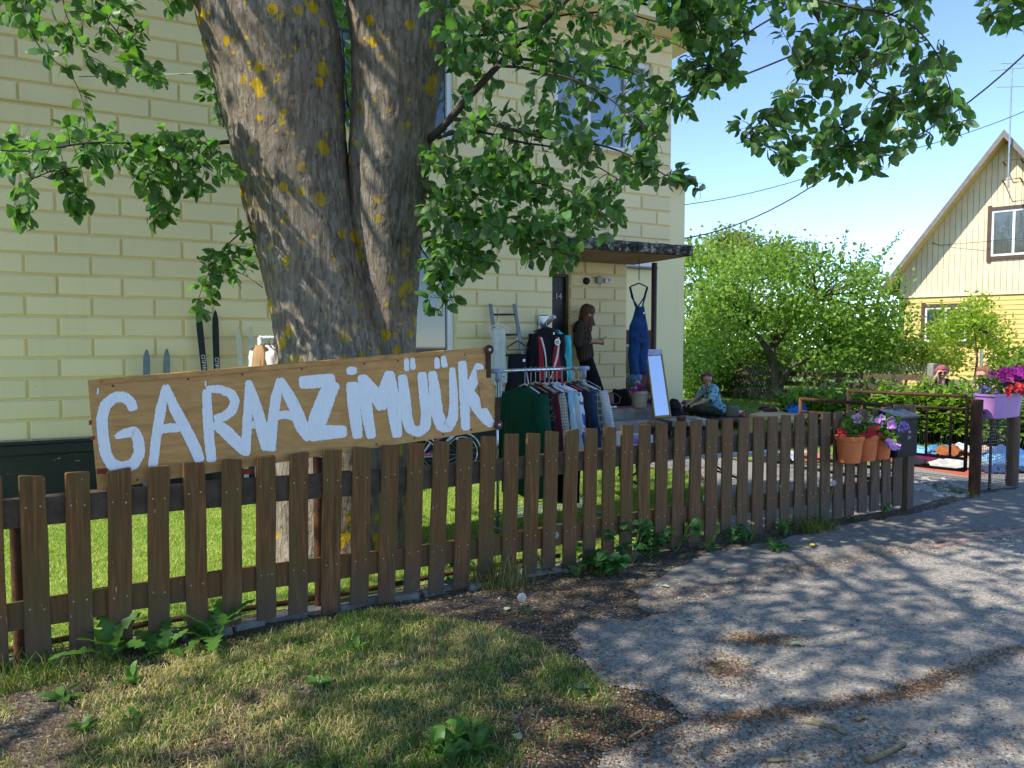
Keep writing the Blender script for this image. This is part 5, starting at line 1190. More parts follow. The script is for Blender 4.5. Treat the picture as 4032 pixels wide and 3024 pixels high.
# power and service cables
def cable(pts, r, label): m_ = MB(); m_.tube(pts, r, 6); m_.build('overhead_cable', MAT['cable'], None, label=label, cat='cable')
def sag(a, b, s, n=14): return [a.lerp(b, t) - Vector((0, 0, s * 4 * t * (1 - t))) for t in np.linspace(0, 1, n)]
cable(sag(P(2650, 395, 11.2), P(3230, 170, 10.5), .03) + sag(P(3230, 170, 10.5), P(3750, -60, 9), .03)[1:], .013, 'thick overhead cable leaving the upper corner of the yellow house')
cable(sag(P(2695, 938, 16.0), P(3330, 640, 15), .25) + sag(P(3330, 640, 15), P(4100, 150, 12), .35)[1:], .014, 'sagging overhead cable from the annex wall up past the leaves')
cable(sag(P(2695, 806, 16.0), P(3340, 640, 17), .12) + sag(P(3340, 640, 17), P(4100, 410, 17), .15)[1:], .009, 'thin overhead wire crossing the sky to the aerial mast')
# cobbles before the gate
m_ = MB(); cp = [gxy(*q_) for q_ in ((3590, 1905), (3640, 1880), (3740, 1890), (3820, 1935), (3800, 1960), (3680, 1955), (3600, 1930))]
k = 0
for _ in range(400):
    x, y = random.uniform(3.9, 5.2), random.uniform(7.8, 9.2)
    if inpoly(np.array([x]), np.array([y]), cp)[0]: m_.sphere((x, y, .005), (random.uniform(.03, .055), random.uniform(.03, .05), .022), 7, 4); k += 1
    if k > 90: break
m_.build('cobbles', MAT['stone'], None, kind='structure', smooth=True)
# ---------------------------------------------------------------- garments and hangers
def garment(name, label, cat, T, wd, sw, length, mat_, sleeve=.55, hem=None, thick=.075, seed=0, fold=.012, group=None, neck=.075, sleeve_r=.062, sl_ang=.10, overlay=(), cuff=None, deep_neck=0.):
    """T: collar point (world); wd: unit direction across the shoulders; sw: half shoulder width"""
    T = Vector(T); wd = Vector(wd).normalized(); fd_ = Vector((wd.y, -wd.x, 0)); hem = hem or sw * 1.0; n = 36; rows = 26
    if fd_.dot(CAM - T) < 0: fd_ = -fd_
    g_ = thing(name, label, cat, T - Vector((0, 0, length)), group)
    def prof(t):
        d = t * length
        if d < .02: a = neck
        elif d < .09: a = neck + (sw - neck) * ((d - .02) / .07) ** .8
        else: a = sw + (hem - sw) * ((d - .09) / max(.01, length - .09)) - .012 * math.sin((d - .09) * 9)
        b = thick * (.55 if d < .03 else min(1, .6 + d * 3)) * (1 + .25 * t)
        return a, b
    def pt(th, t):
        a, b = prof(t); f_ = fold * min(1, t * 3) * (math.sin(th * 5 + seed + t * 2) + .6 * math.sin(th * 9 + seed * 2 - t * 3)); x, y = math.cos(th), math.sin(th)
        x = math.copysign(abs(x) ** .8, x); y = math.copysign(abs(y) ** .75, y)
        dz = deep_neck * max(0, 1 - abs(x) * 1.0) if t < .01 else 0
        return T + wd * (x * (a + f_)) + fd_ * (y * (b + f_)) - Vector((0, 0, t * length + .012 * math.sin(th * 3 + seed) * t + dz))
    ts = [0, .008] + list(np.linspace(.02, 1, rows)); m_ = MB(); m_.loft([[pt(2 * math.pi * k / n, t) for k in range(n)] for t in ts], cap=False)
    body = m_.build('body', mat_, g_, smooth=True)
    if sleeve:
        for s in (-1, 1):
            m_ = MB(); p0 = T + wd * (s * (sw - .035)) - Vector((0, 0, .085)); path = [p0]; k = 9
            for i in range(1, k + 1):
                f_ = i / k; path.append(p0 + wd * (s * (sl_ang * sleeve * f_ + .02 * f_)) - Vector((0, 0, sleeve * f_)) + fd_ * (.02 * math.sin(f_ * 3 + seed)))
            m_.tube(path, [sleeve_r * (1.12 - .38 * i / k) * (1 + .07 * math.sin(i * 2.1 + seed)) for i in range(k + 1)], 14, wob=lambda i, j: 1 + .12 * math.sin(j * 2.2 + i + seed)); m_.build('sleeve', cuff or mat_, g_, smooth=True)
    for nm, mt, poly in overlay:      # poly: list of (s,t) on the front, s in -1..1
        m_ = MB(); vs = []; rows_ = 10
        (l0, r0), (l1, r1) = poly[0], poly[1]; tt0, tt1 = poly[2]; cv = poly[3] if len(poly) > 3 else 0.
        for i in range(rows_ + 1):
            f_ = i / rows_; L_ = l0 + (l1 - l0) * f_ + cv * math.sin(f_ * math.pi); R_2 = r0 + (r1 - r0) * f_ + cv * math.sin(f_ * math.pi)
            for j in range(5):
                s_ = L_ + (R_2 - L_) * j / 4; th = math.acos(max(-1, min(1, math.copysign(abs(s_) ** 1.25, s_)))); vs.append(pt(th, tt0 + (tt1 - tt0) * f_) + fd_ * .004)
        m_.add(vs, [(i * 5 + j, i * 5 + j + 1, i * 5 + j + 6, i * 5 + j + 5) for i in range(rows_) for j in range(4)]); m_.build(nm, mt, body, smooth=True)
    g_['_'] = 0; del g_['_']
    garment.pt = pt; garment.fd = fd_; garment.body = body
    return g_
def hanger(T, wd, label, mat_, hook_to=None, w=.2, r=.006, drop=.07, bar=False, group=None, flat=1.):
    T = Vector(T); wd = Vector(wd).normalized(); m_ = MB()
    tops = [T + wd * (-w) - Vector((0, 0, drop)), T + wd * (-w * .5) - Vector((0, 0, drop * .4)), T + Vector((0, 0, .01)), T + wd * (w * .5) - Vector((0, 0, drop * .4)), T + wd * w - Vector((0, 0, drop))]
    m_.tube(tops, [r * .8, r * flat, r * flat, r * flat, r * .8], 8)
    if bar: m_.tube([tops[0], tops[0] - Vector((0, 0, .03)) + wd * .01, tops[-1] - Vector((0, 0, .03)) - wd * .01, tops[-1]], r * .6, 6)
    o = m_.build('hanger', mat_, None, smooth=True, label=label, cat='hanger', group=group)
    hk = hook_to if hook_to is not None else T + Vector((0, 0, .07)); m_ = MB(); R2 = .02; pts = [T, T + Vector((0, 0, max(.02, (hk - T).length - R2)))]
    pts += [hk + wd * (R2 * math.cos(a_)) + Vector((0, 0, R2 * math.sin(a_))) for a_ in np.linspace(-1.4, 3.4, 9)]
    m_.tube(pts, .0025, 6); m_.build('hook', MAT['tin'], o); return o
HK = {k: simple('hanger_' + k, c, .45, .1, 10) for k, c in dict(white=(.75, .76, .78), black=(.02, .02, .022), wood=(.36, .21, .09), coral=(.75, .25, .16), red=(.75, .03, .06), dark=(.05, .03, .03)).items()}
# ---------------------------------------------------------------- chrome clothes rail behind the fence
rL, rR = P(1952, 1461, 6.25), P(2306, 1447, 7.0); rdir = (rR - rL).normalized(); rdir.z = 0; rdir.normalize(); rperp = Vector((rdir.y, -rdir.x, 0))
rR = Vector((rR.x, rR.y, rL.z)); rack = thing('clothes_rail', 'chrome clothes rail with blue-grey joints packed with hanging clothes', 'clothes rail', (rL.x, rL.y, 0))
m_ = MB(); m_.tube([rL, rR], .014, 14); m_.build('rail', MAT['chrome'], rack, smooth=True)
for e, s in ((rL, 1), (rR, -1)):
    m_ = MB(); m_.tube([e - rdir * .035 * s, e + rdir * .07 * s], .021, 14); m_.tube([e + rdir * .02 * s, e + rdir * .02 * s - Vector((0, 0, .085))], .021, 14); m_.build('joint', MAT['greyconn'], rack, smooth=True)
    m_ = MB(); b = e + rdir * .02 * s; m_.tube([b - Vector((0, 0, .06)), Vector((b.x, b.y, .04))], .0125, 12); m_.build('upright', MAT['chrome'] , rack, smooth=True)
    m_ = MB(); m_.tube([Vector((b.x, b.y, .05)) - rperp * .25, Vector((b.x, b.y, .05)) + rperp * .25], .014, 10); m_.build('foot_bar', MAT['greyconn'], rack, smooth=True)
m_ = MB(); z = .16
for k in range(5): m_.tube([Vector((rL.x, rL.y, z)) + rperp * (.08 * (k - 2)), Vector((rR.x, rR.y, z)) + rperp * (.08 * (k - 2))], .004, 6)
m_.build('shoe_shelf', MAT['chrome'], rack, kind='stuff')
green = fab('green', (.008, .062, .036), .15, 6)
denim = fab('denim', (.018, .035, .075), .45, 10); 
CL = [ # t along the rail, yaw of the shoulders (deg), half width, length, material, sleeve, name, label, hanger
 (.30, -52, .26, .95, green, .62, 'sweatshirt', 'long dark green sweatshirt, first on the chrome rail', 'white'),
 (.365, -44, .23, .72, fab_print('floral_dark', (.012, .010, .011), (.10, .065, .05), 16, .56), .6, 'jacket', 'black jacket with a brown floral pattern next to the green sweatshirt', 'wood'),
 (.415, -42, .22, .7, fab('burgundy', (.085, .008, .014), .2, 9), .55, 'cardigan', 'burgundy cardigan between the floral jacket and the checked blazer', 'black'),
 (.465, -36, .235, .78, fab_check('beige_check', (.42, .37, .30), (.10, .09, .085), 38, .14), .6, 'blazer', 'beige checked blazer on a wooden hanger', 'wood'),
 (.52, -34, .21, .66, fab('teal', (.022, .05, .055), .3, 9), .52, 'blouse', 'dark teal blouse beside the checked blazer', 'white'),
 (.565, -32, .22, .74, fab_print('tie_dye', (.46, .56, .62), (.03, .06, .10), 11, .62, (.17, .42, .55)), .55, 'shirt', 'pale blue tie-dye shirt with dark splashes', 'coral'),
 (.61, -30, .225, .72, fab('light_grey', (.42, .44, .45), .1, 9), .55, 'shirt', 'plain light grey shirt beside the tie-dye shirt', 'white'),
 (.655, -27, .225, .72, fab_print('blue_white', (.60, .64, .70), (.05, .09, .36), 7, .5), .52, 'shirt', 'white shirt with bold royal blue shapes', 'white'),
 (.715, -24, .225, .70, fab('black_top', (.010, .010, .013), .2, 9), .6, 'jumper', 'black jumper on the bright red hanger', 'red'),
 (.78, -20, .235, .70, denim, .58, 'denim_jacket', 'dark blue denim jacket near the far end of the rail', 'wood'),
 (.845, -16, .23, .74, fab_check('plaid', (.04, .065, .10), (.28, .22, .12), 16, .2), .55, 'plaid_shirt', 'dark blue plaid shirt between denim and white herringbone', 'black'),
 (.915, -10, .25, .80, fab_stripe('herringbone', (.62, .62, .62), (.44, .44, .45), 60, 2), .55, 'cardigan', 'white herringbone knit, last garment on the chrome rail', 'black')]
for i, (t, yw, sw, ln, mt, sl, nm, lab, hg) in enumerate(CL):
    c = rL.lerp(rR, t); wd = Vector((math.cos(R_(yw)), math.sin(R_(yw)), 0)); T = c - Vector((0, 0, .125))
    ov = [('collar_rib', green, ((-.32, -.32), (.32, .32), (.0, .055)))] if nm == 'sweatshirt' else ()
    garment(nm, lab, 'clothes', T, wd, sw * .92, ln, mt, sl, hem=sw * (.98 if i else 1.02), thick=.055 if i else .085, seed=i * 1.7, group='clothes on the chrome rail', sl_ang=.14 if i not in (0, 11) else .22, deep_neck=.05 if i == 0 else .02)
    hanger(T + Vector((0, 0, -.005)), wd, dict(white='white plastic', wood='pale wooden', black='black plastic', coral='coral plastic', red='bright red plastic')[hg] + ' hanger holding the ' + lab.split(',')[0].split(' on ')[0].split(' next ')[0].split(' beside ')[0].split(' between ')[0].split(' with ')[0].split(' near ')[0], HK[hg], c + Vector((0, 0, .004)), .19, .008, .06, group=None)
for t, lab in ((.86, 'thin empty wire hanger'), (.95, 'thin empty wire hanger')): 
    c = rL.lerp(rR, t); hanger(c - Vector((0, 0, .10)), Vector((math.cos(R_(-15)), math.sin(R_(-15)), 0)), 'thin wire hanger between the last clothes on the chrome rail', MAT['tin'], c, .18, .003, .08, True, group='wire hangers on the rail')
# long black trousers at the back of the rail reaching down behind the pickets
garment('trousers', 'long black trousers hanging low behind the denim jacket', 'clothes', rL.lerp(rR, .74) - Vector((0, 0, .2)) + rperp * -.02, Vector((.9, -.43, 0)), .15, 1.02, fab('black_trousers', (.008, .008, .010), .2, 9), 0, hem=.17, thick=.05, seed=5, neck=.14, group='clothes on the chrome rail')
m_ = MB()
for k in range(6): c = G(2085 + k * 30, 2150 - k * 6); m_.box(c + Vector((0, .25, .02 + .004 * k)), (.22, .16, .012), rotz(.3 + k * .35))
m_.build('newspapers', simple('newsprint', (.55, .58, .60), .8, .25, 60), None, label='loose newspapers lying on the grass under the chrome rail', cat='newspaper', kind='stuff')
# ---------------------------------------------------------------- ladder with trousers and skirt on the facade
def wo(u, v, o): w = PL(u, v, HC + HN * o, HN); return w
lad = thing('ladder', 'grey aluminium ladder leaning on the yellow wall behind the clothes rail', 'ladder', wo(1990, 1800, .6) * 1)
l0, l1 = wo(1931, 1198, .06), wo(2025, 1198, .06); b0, b1 = wo(1995, 1700, .52), wo(2105, 1690, .52)
for a, b in ((l0, b0), (l1, b1)):
    d_ = (b - a); q = a + d_ * ((.0 - a.z) / d_.z); m_ = MB(); m_.tube([a, q], .026, 8); m_.build('stile', MAT['alu'], lad, smooth=True)
    lad_q = q
for v in (1240, 1322, 1404, 1486, 1568, 1650):
    f_ = (v - 1198) / 500; a, b = l0.lerp(b0, f_), l1.lerp(b1, f_); m_ = MB(); m_.tube([a, b], .013, 8); m_.build('rung', MAT['black'], lad, smooth=True)
def swatch(o_, T, wd, up, w, h, mt, name): m_ = MB(); wd = Vector(wd).normalized(); m_.add([T, T + wd * w, T + wd * w + Vector((0, 0, h)), T + Vector((0, 0, h))], [(0, 1, 2, 3)]); return m_.build(name, mt, o_)
tT = wo(1963, 1292, .30); garment('trousers', 'off-white cotton trousers folded over a white hanger on the ladder', 'clothes', tT, HD, .098, .70, fab('offwhite', (.56, .58, .55), .07, 12, .5), 0, hem=.11, thick=.035, seed=2, fold=.010, neck=.085)
hanger(tT + Vector((0, 0, .05)), HD, 'white wire-look hanger carrying the off-white trousers', HK['white'], wo(1958, 1240, .30) + Vector((0, 0, .0)), .155, .006, .06, True)
kT = wo(2037, 1394, .34); sk = garment('skirt', 'black skirt clipped to a dark wooden hanger on the ladder', 'clothes', kT, HD, .13, .75, fab('black_skirt', (.012, .013, .018), .2, 9), 0, hem=.175, thick=.05, seed=3, neck=.125)
p_ = garment.pt; swatch(garment.body, p_(1.25, .13) + HN * .012, HD, None, .035, .035, MAT['white'], 'price_tag'); swatch(garment.body, p_(2.0, .62) + HN * .015, HD, None, .035, .025, simple('pink_tag', (.6, .35, .5), .7, .05), 'price_tag')
hanger(wo(2038, 1345, .34), HD, 'dark wooden hanger with metal clips holding the skirt', HK['dark'], wo(2038, 1322, .34), .15, .010, .075, True)
# stove-pipe plate on the wall with two jackets hung from it
q0 = wo(2140, 1280, .03); m_ = MB(); m_.box(q0, (.165, .03, .27), HROT, bev=.02); flue = m_.build('flue_plate', MAT['tin'], None, label='crumpled tin plate with a stub pipe on the wall beside the door', cat='flue')
m_ = MB(); m_.tube([q0 + HN * .02 + HD * -.01 + Vector((0, 0, -.03)), q0 + HN * .16 + HD * .0 + Vector((0, 0, .06)), q0 + HN * .25 + HD * .02 + Vector((0, 0, .11))], .032, 14); m_.build('stub_pipe', MAT['tin'], flue, smooth=True)
jT = wo(2152, 1292, .26); blk_f = fab('jacket_black', (.012, .012, .016), .2, 8); redf = fab('jacket_red', (.30, .022, .035), .15, 8); whf = fab('jacket_white', (.66, .66, .66), .08, 8)
tq = fab('turquoise', (.06, .42, .52), .12, 8)
garment('sports_jacket', 'turquoise and white sports jacket behind the black and red one', 'clothes', wo(2185, 1300, .17), HD, .19, .62, tq, .60, hem=.2, thick=.05, seed=8, overlay=[('white_yoke', whf, ((-.9, -.95), (.9, .95), (.03, .14)))])
garment('sports_jacket', 'black sports jacket with red panels, white stripes and round badges', 'clothes', jT, HD, .215, .70, blk_f, .62, hem=.235, thick=.07, seed=9, sl_ang=.12, sleeve_r=.07,
  overlay=[('red_panel', redf, ((-.75, -.55), (-.62, -.28), (.16, .95))), ('white_stripe', whf, ((-.62, -.50), (-.22, -.17), (.17, .9), .1)), ('red_panel', redf, ((.45, .62), (.10, .78), (.16, .95))), ('white_stripe', whf, ((.60, .76), (.04, .10), (.17, .92), .12))])
p_ = garment.pt; bdy = garment.body
for s, t in ((1.12, .26), (2.65, .26)):
    c = p_(s, t) + HN * .012; m_ = MB(); m_.lathe(c, [(.001, 0), (.044, 0), (.044, .003), (.001, .003)], 20, HROT @ Matrix.Rotation(math.pi / 2, 3, 'X')); bg_ = m_.build('badge', MAT['white'], bdy)
    m_ = MB(); m_.tube([c + HN * .006 + HD * x + Vector((0, 0, z)) for x, z in ((-.026, -.008), (-.016, .014), (-.004, .0), (.006, .018), (.02, -.004))], .0045, 5); m_.tube([c + HN * .006 + HD * -.022 - Vector((0, 0, .02)), c + HN * .006 + HD * .022 - Vector((0, 0, .02))], .004, 5); m_.build('badge_mark', MAT['black'], bdy)
swatch(bdy, p_(1.35, .12) + HN * .014, HD, None, .022, .03, MAT['white'], 'price_tag')
hanger(jT + Vector((0, 0, .005)), HD, 'black plastic hanger under the black and red jacket', HK['black'], wo(2160, 1262, .26), .19, .012, .05)
# ---------------------------------------------------------------- dungarees hanging from the canopy
oT = P(2516, 1120, 11.35); oh = oT.z - P(2525, 1474, 11.35).z; dj = thing('dungarees', 'blue denim dungarees hung from the canopy on a chain', 'clothes', oT - Vector((0, 0, oh)))
dw = Vector((.95, .31, 0)).normalized(); df = Vector((dw.y, -dw.x, 0)); dmat = fab('denim_blue', (.016, .05, .16), .4, 7); bw = fab('denim_dark', (.02, .045, .11), .3, 9)
def dp(x, z, f_=0.): return oT + dw * x + df * f_ - Vector((0, 0, z))
m_ = MB(); n = 24
rows = [(.33, .075, .02, .02), (.36, .08, .035, .02), (.52, .115, .05, .01), (.62, .145, .075, .0), (.78, .16, .09, 0), (.88, .165, .095, .005)]
m_.loft([[dp(x0 + a * math.cos(th), z, b * math.sin(th) + .008 * math.sin(th * 5 + z * 9)) for th in np.linspace(0, 2 * math.pi, n, endpoint=False)] for z, a, b, x0 in rows]); m_.build('bib_and_hips', dmat, dj, smooth=True)
for s in (-1, 1):
    m_ = MB(); k = 9; m_.loft([[dp(s * (.075 - .01 * i / k) + (.092 - .014 * i / k) * math.cos(th) + .012 * math.sin(i * .9), .80 + (oh - .80) * i / k, (.085 - .02 * i / k) * math.sin(th) + .012 * math.sin(th * 4 + i)) for th in np.linspace(0, 2 * math.pi, 18, endpoint=False)] for i in range(k + 1)]); m_.build('leg', dmat, dj, smooth=True)
    m_ = MB(); m_.tube([dp(s * .145, .04), dp(s * .11, .16), dp(s * .075, .28), dp(s * .05, .36, .02)], [.013] * 4, 6); m_.tube([dp(s * .145, .04, -.02), dp(s * .10, .2, -.03), dp(-s * .02, .36, -.03)], [.012] * 3, 6); m_.build('strap', bw, dj, smooth=True)
m_ = MB(); m_.box(dp(.01, .45, .05), (.10, .012, .09), rotz(math.atan2(dw.y, dw.x)), bev=.003); m_.build('bib_pocket', bw, dj)
m_ = MB(); m_.box(dp(.055, .43, .062), (.025, .004, .03), rotz(math.atan2(dw.y, dw.x))); m_.build('price_tag', MAT['white'], dj)
hanger(oT + Vector((0, 0, .01)), dw, 'black plastic hanger holding the dungarees', HK['black'], oT + Vector((0, 0, .07)), .15, .011, .05)
m_ = MB(); zt = 2.895; z = oT.z + .085; i = 0
while z < zt:
    m_.tube([Vector((oT.x, oT.y, z)) + Vector((.009 * math.cos(a_), 0, .018 * math.sin(a_))) if i % 2 else Vector((oT.x, oT.y, z)) + Vector((0, .009 * math.cos(a_), .018 * math.sin(a_))) for a_ in np.linspace(0, 2 * math.pi, 9)], .003, 4, cap=False); z += .028; i += 1
m_.build('chain', MAT['black'], None, label='short black chain hanging from the canopy above the dungarees', cat='chain')
# ---------------------------------------------------------------- mirror leaning on the porch post
def tilt_quad(uv, Ys): return [P(u, v, Y) for (u, v), Y in zip(uv, Ys)]
mTL, mTR, mBR, mBL = tilt_quad(((2541, 1378), (2605, 1377), (2644, 1642), (2574, 1648)), (11.56, 11.60, 11.28, 11.24))
mx_ = ((mTR - mTL) + (mBR - mBL)).normalized(); my_ = ((mTL - mBL) + (mTR - mBR)).normalized(); mn_ = mx_.cross(my_).normalized()
if mn_.dot(CAM - mTL) < 0: mn_ = -mn_
mir = thing('mirror', 'tall mirror in a narrow gilt frame leaning by the porch post', 'mirror', (mBL + mBR) / 2)
def mq(s, t, o=0.): return (mBL * (1 - s) + mBR * s) * (1 - t) + (mTL * (1 - s) + mTR * s) * t + mn_ * o
m_ = MB(); m_.loft([[mq(.0, 0, 0), mq(1, 0, 0), mq(1, 1, 0), mq(0, 1, 0)], [mq(0, 0, -.02), mq(1, 0, -.02), mq(1, 1, -.02), mq(0, 1, -.02)]]); m_.build('backing', MAT['oldwood'], mir)
for (s0, s1, t0_, t1_) in ((0, .11, 0, 1), (.89, 1, 0, 1), (.11, .89, 0, .035), (.11, .89, .965, 1)):
    m_ = MB(); m_.loft([[mq(s0, t0_, .001), mq(s1, t0_, .001), mq(s1, t1_, .001), mq(s0, t1_, .001)], [mq(s0 + .02, t0_ + .004, .02), mq(s1 - .02, t0_ + .004, .02), mq(s1 - .02, t1_ - .004, .02), mq(s0 + .02, t1_ - .004, .02)]]); m_.build('frame_side', MAT['gilt'], mir)
m_ = MB(); m_.add([mq(.11, .035, .004), mq(.89, .035, .004), mq(.89, .965, .004), mq(.11, .965, .004)], [(0, 1, 2, 3)]); m_.build('glass', MAT['mirror'], mir)
m_ = MB(); m_.loft([[mq(.02, .905, .026), mq(.95, .92, .026), mq(.95, 1.0, .024), mq(.02, 1.003, .024)], [mq(.02, .905, .023), mq(.95, .92, .023), mq(.95, 1.0, .021), mq(.02, 1.003, .021)]]); m_.build('paper_note', simple('lilac_paper', (.50, .50, .70), .7, .08), mir)
# pot with petunias on the porch
pc_ = H(-.16, -.70, .64); w_ = P(2518, 1604, 11.5); pc_ = Vector((w_.x, w_.y, .639)); pot = thing('flower_pot', 'taupe flower pot of dark pink petunias on the porch edge', 'flower pot', pc_)
m_ = MB(); m_.lathe(pc_, [(.001, 0), (.095, 0), (.10, .008), (.132, .20), (.135, .205), (.15, .21), (.155, .25), (.148, .255), (.135, .25), (.13, .22), (.001, .22)], 28); m_.build('pot', MAT['beigepot'], pot, smooth=False)
flower_mass(pot, pc_ + Vector((0, 0, .285)), (.15, .14, .045), [('petal_purple', 26, (.026, .034), (0, -.04, .015), (.15, .09, .05)), ('petal_lilac', 5, (.02, .028), (-.05, -.08, .0), (.10, .05, .04))], 200, (.035, .07, .018), .05)
# bags on the porch
def softbox(name, label, cat, c, size, mat_, rz=0, seed=0, puff=.25, base=None):
    m_ = MB(); n = 20; k = 9; M_ = rotz(rz); c = Vector(c)
    m_.loft([[c + M_ @ Vector((size[0] / 2 * math.copysign(abs(math.cos(th)) ** .55, math.cos(th)) * (1 - puff * (i / k) ** 2 + .05 * math.sin(th * 3 + seed + i)), size[1] / 2 * math.copysign(abs(math.sin(th)) ** .55, math.sin(th)) * (1 - puff * .8 * (i / k) ** 1.5), size[2] * (i / k) * (1 + .08 * math.sin(th * 2 + seed)))) for th in np.linspace(0, 2 * math.pi, n, endpoint=False)] for i in range(k + 1)])
    return m_.build(name, mat_, None, smooth=True, label=label, cat=cat)
c = P(2440, 1585, 11.85); bag1 = softbox('bag', 'large black slouching bag on the red porch floor', 'bag', (c.x, c.y, .64), (.36, .22, .25), fab('bag_black', (.008, .008, .009), .2, 8), .3, 1, .45)
c = P(2398, 1586, 11.72); bag2 = softbox('handbag', 'tan leather handbag with a long strap beside the black bag', 'bag', (c.x, c.y, .64), (.15, .10, .20), simple('tan_leather', (.34, .19, .13), .6, .12, 10), .2, 2, .15)
m_ = MB(); m_.tube([P(2405, 1545, 11.68), P(2425, 1550, 11.62), P(2443, 1566, 11.58), P(2440, 1586, 11.56), P(2415, 1592, 11.6)], .008, 6); m_.build('strap', simple('strap_leather', (.26, .16, .09), .6, .12, 10), bag2, smooth=True)
c = P(2655, 1625, 12.4); softbox('bag', 'black rucksack standing behind the gilt mirror', 'bag', (c.x, c.y, .25), (.22, .2, .34), fab('rucksack', (.012, .012, .014), .2, 8), .3, 4, .2)
c = P(2655, 1625, 12.4); softbox('hat', 'dark cap resting on a bag behind the mirror', 'hat', (c.x, c.y, .555), (.2, .2, .14), fab('cap', (.02, .025, .03), .2, 8), .3, 5, .5)
# ---------------------------------------------------------------- skis against the wall, small rail with clothes, bicycle
def ski(u0, v0, u1, v1, label, mat_, w=.032, txt=None, group=None):
    tip = wo(u0, v0, .05); lo = wo(u1, v1, .10); d_ = (lo - tip).normalized(); L = (tip.z - .02) / -d_.z; x = HD; m_ = MB(); rows = []
    for f_, ww, o in ((0, .1, .05), (.012, .45, .03), (.05, .95, .008), (.12, 1.05, 0), (.5, .9, 0), (1, 1, 0)): c_ = tip + d_ * (L * f_) + HN * o; rows.append([c_ - x * w * ww, c_ + x * w * ww, c_ + x * w * ww + HN * .012, c_ - x * w * ww + HN * .012])
    m_.loft(rows); o = m_.build('ski', mat_, None, label=label, cat='ski', group=group)
    if txt: text_obj('ski_lettering', txt, .052, MAT['white'], o, tip + d_ * .62 + HN * .0145, d_, HD, .0005)
    return o
gsk = simple('grey_ski', (.17, .21, .23), .5, .2, 12); ski(577, 1375, 577, 1480, 'grey ski leaning on the yellow wall above the sign letters', gsk, group='pair of grey skis'); ski(656, 1373, 656, 1480, 'grey ski leaning on the yellow wall above the sign letters', gsk, group='pair of grey skis')
bsk = simple('black_ski', (.016, .024, .024), .35, .15, 12); ski(778, 1209, 803, 1448, 'black ski lettered СПРИНТ leaning on the yellow wall', bsk, txt='СПРИНТ', group='pair of black skis'); ski(846, 1222, 853, 1445, 'black ski lettered СПРИНТ leaning on the yellow wall', bsk, txt='СПРИНТ', group='pair of black skis')
wsk = simple('cream_ski', (.60, .56, .42), .5, .12, 12); ski(937, 1285, 945, 1430, 'cream ski leaning on the wall beside the small clothes rail', wsk, .026, group='pair of cream skis'); ski(985, 1286, 992, 1430, 'cream ski leaning on the wall beside the small clothes rail', wsk, .026, group='pair of cream skis')
a, b = P(1022, 1330, 7.5), P(1420, 1330, 8.3); rk2 = thing('clothes_rail', 'white tubular clothes rail half hidden behind the tree trunk', 'clothes rail', (a.x, a.y, 0)); b = Vector((b.x, b.y, a.z)); rd2 = (b - a).normalized()
m_ = MB(); m_.tube([a, b], .018, 10); m_.build('rail', MAT['white'], rk2, smooth=True)
for e in (a, b): m_ = MB(); m_.tube([e, Vector((e.x, e.y, 0))], .018, 10); m_.build('upright', MAT['white'], rk2, smooth=True)
for i, (t, mt, lab) in enumerate(((.0, fab('camel', (.36, .22, .11), .1, 9), 'camel coat at the near end of the white rail'), (.055, fab('blush', (.70, .60, .58), .05, 9), 'pale blush shirt next to the camel coat'), (.09, fab('white_shirt', (.74, .74, .76), .04, 9), 'white shirt on the white clothes rail'), (.125, fab('mauve', (.50, .42, .46), .06, 9), 'mauve shirt on the white clothes rail'), (.16, fab('charcoal', (.03, .03, .04), .1, 9), 'charcoal jacket beside the tree trunk on the white rail'))):
    c = a.lerp(b, t) - Vector((0, 0, .07)); garment('shirt' if i else 'coat', lab, 'clothes', c, Vector((.75, -.66, 0)), .19 if i else .11, .75, mt, .5 if i else 0, thick=.045, seed=i, group='clothes on the white rail')
    hanger(c, Vector((.75, -.66, 0)), 'black hanger on the white rail holding the ' + lab.split(' at ')[0].split(' next')[0].split(' on ')[0].split(' beside')[0], HK['black'], c + Vector((0, 0, .075)), .17, .006, .05)
bik = thing('bicycle', 'small white bicycle with pink details parked at the plinth behind the sign', 'bicycle', H(-4.0, .35, 0)); wm_ = simple('bike_white', (.72, .74, .78), .3, .05); pm_ = simple('bike_pink', (.55, .10, .30), .3, .1)
def bp(x, z, o=.35): return H(x, o, z)
x0, _ = wallp(1655, 1800, .35); x1, _ = wallp(1818, 1800, .35)
for xx in (x0, x1):
    m_ = MB(); m_.tube([bp(xx + .235 * math.cos(t), .26 + .235 * math.sin(t)) for t in np.linspace(0, 2 * math.pi, 33)], .018, 8, cap=False); wh = m_.build('wheel', MAT['black'], bik, smooth=True)
    m_ = MB(); m_.tube([bp(xx + .212 * math.cos(t), .26 + .212 * math.sin(t)) for t in np.linspace(0, 2 * math.pi, 33)], .008, 6, cap=False); m_.build('rim', MAT['chrome'], wh, smooth=True)
    m_ = MB()
    for k in range(16): t = math.pi * k / 8; m_.tube([bp(xx, .26), bp(xx + .21 * math.cos(t), .26 + .21 * math.sin(t))], .0018, 4, cap=False)
    m_.build('spokes', MAT['chrome'], wh, kind='stuff')
def seg(nm, pts, r, mt): m_ = MB(); m_.tube([bp(*q_) for q_ in pts], r, 8); return m_.build(nm, mt, bik, smooth=True)
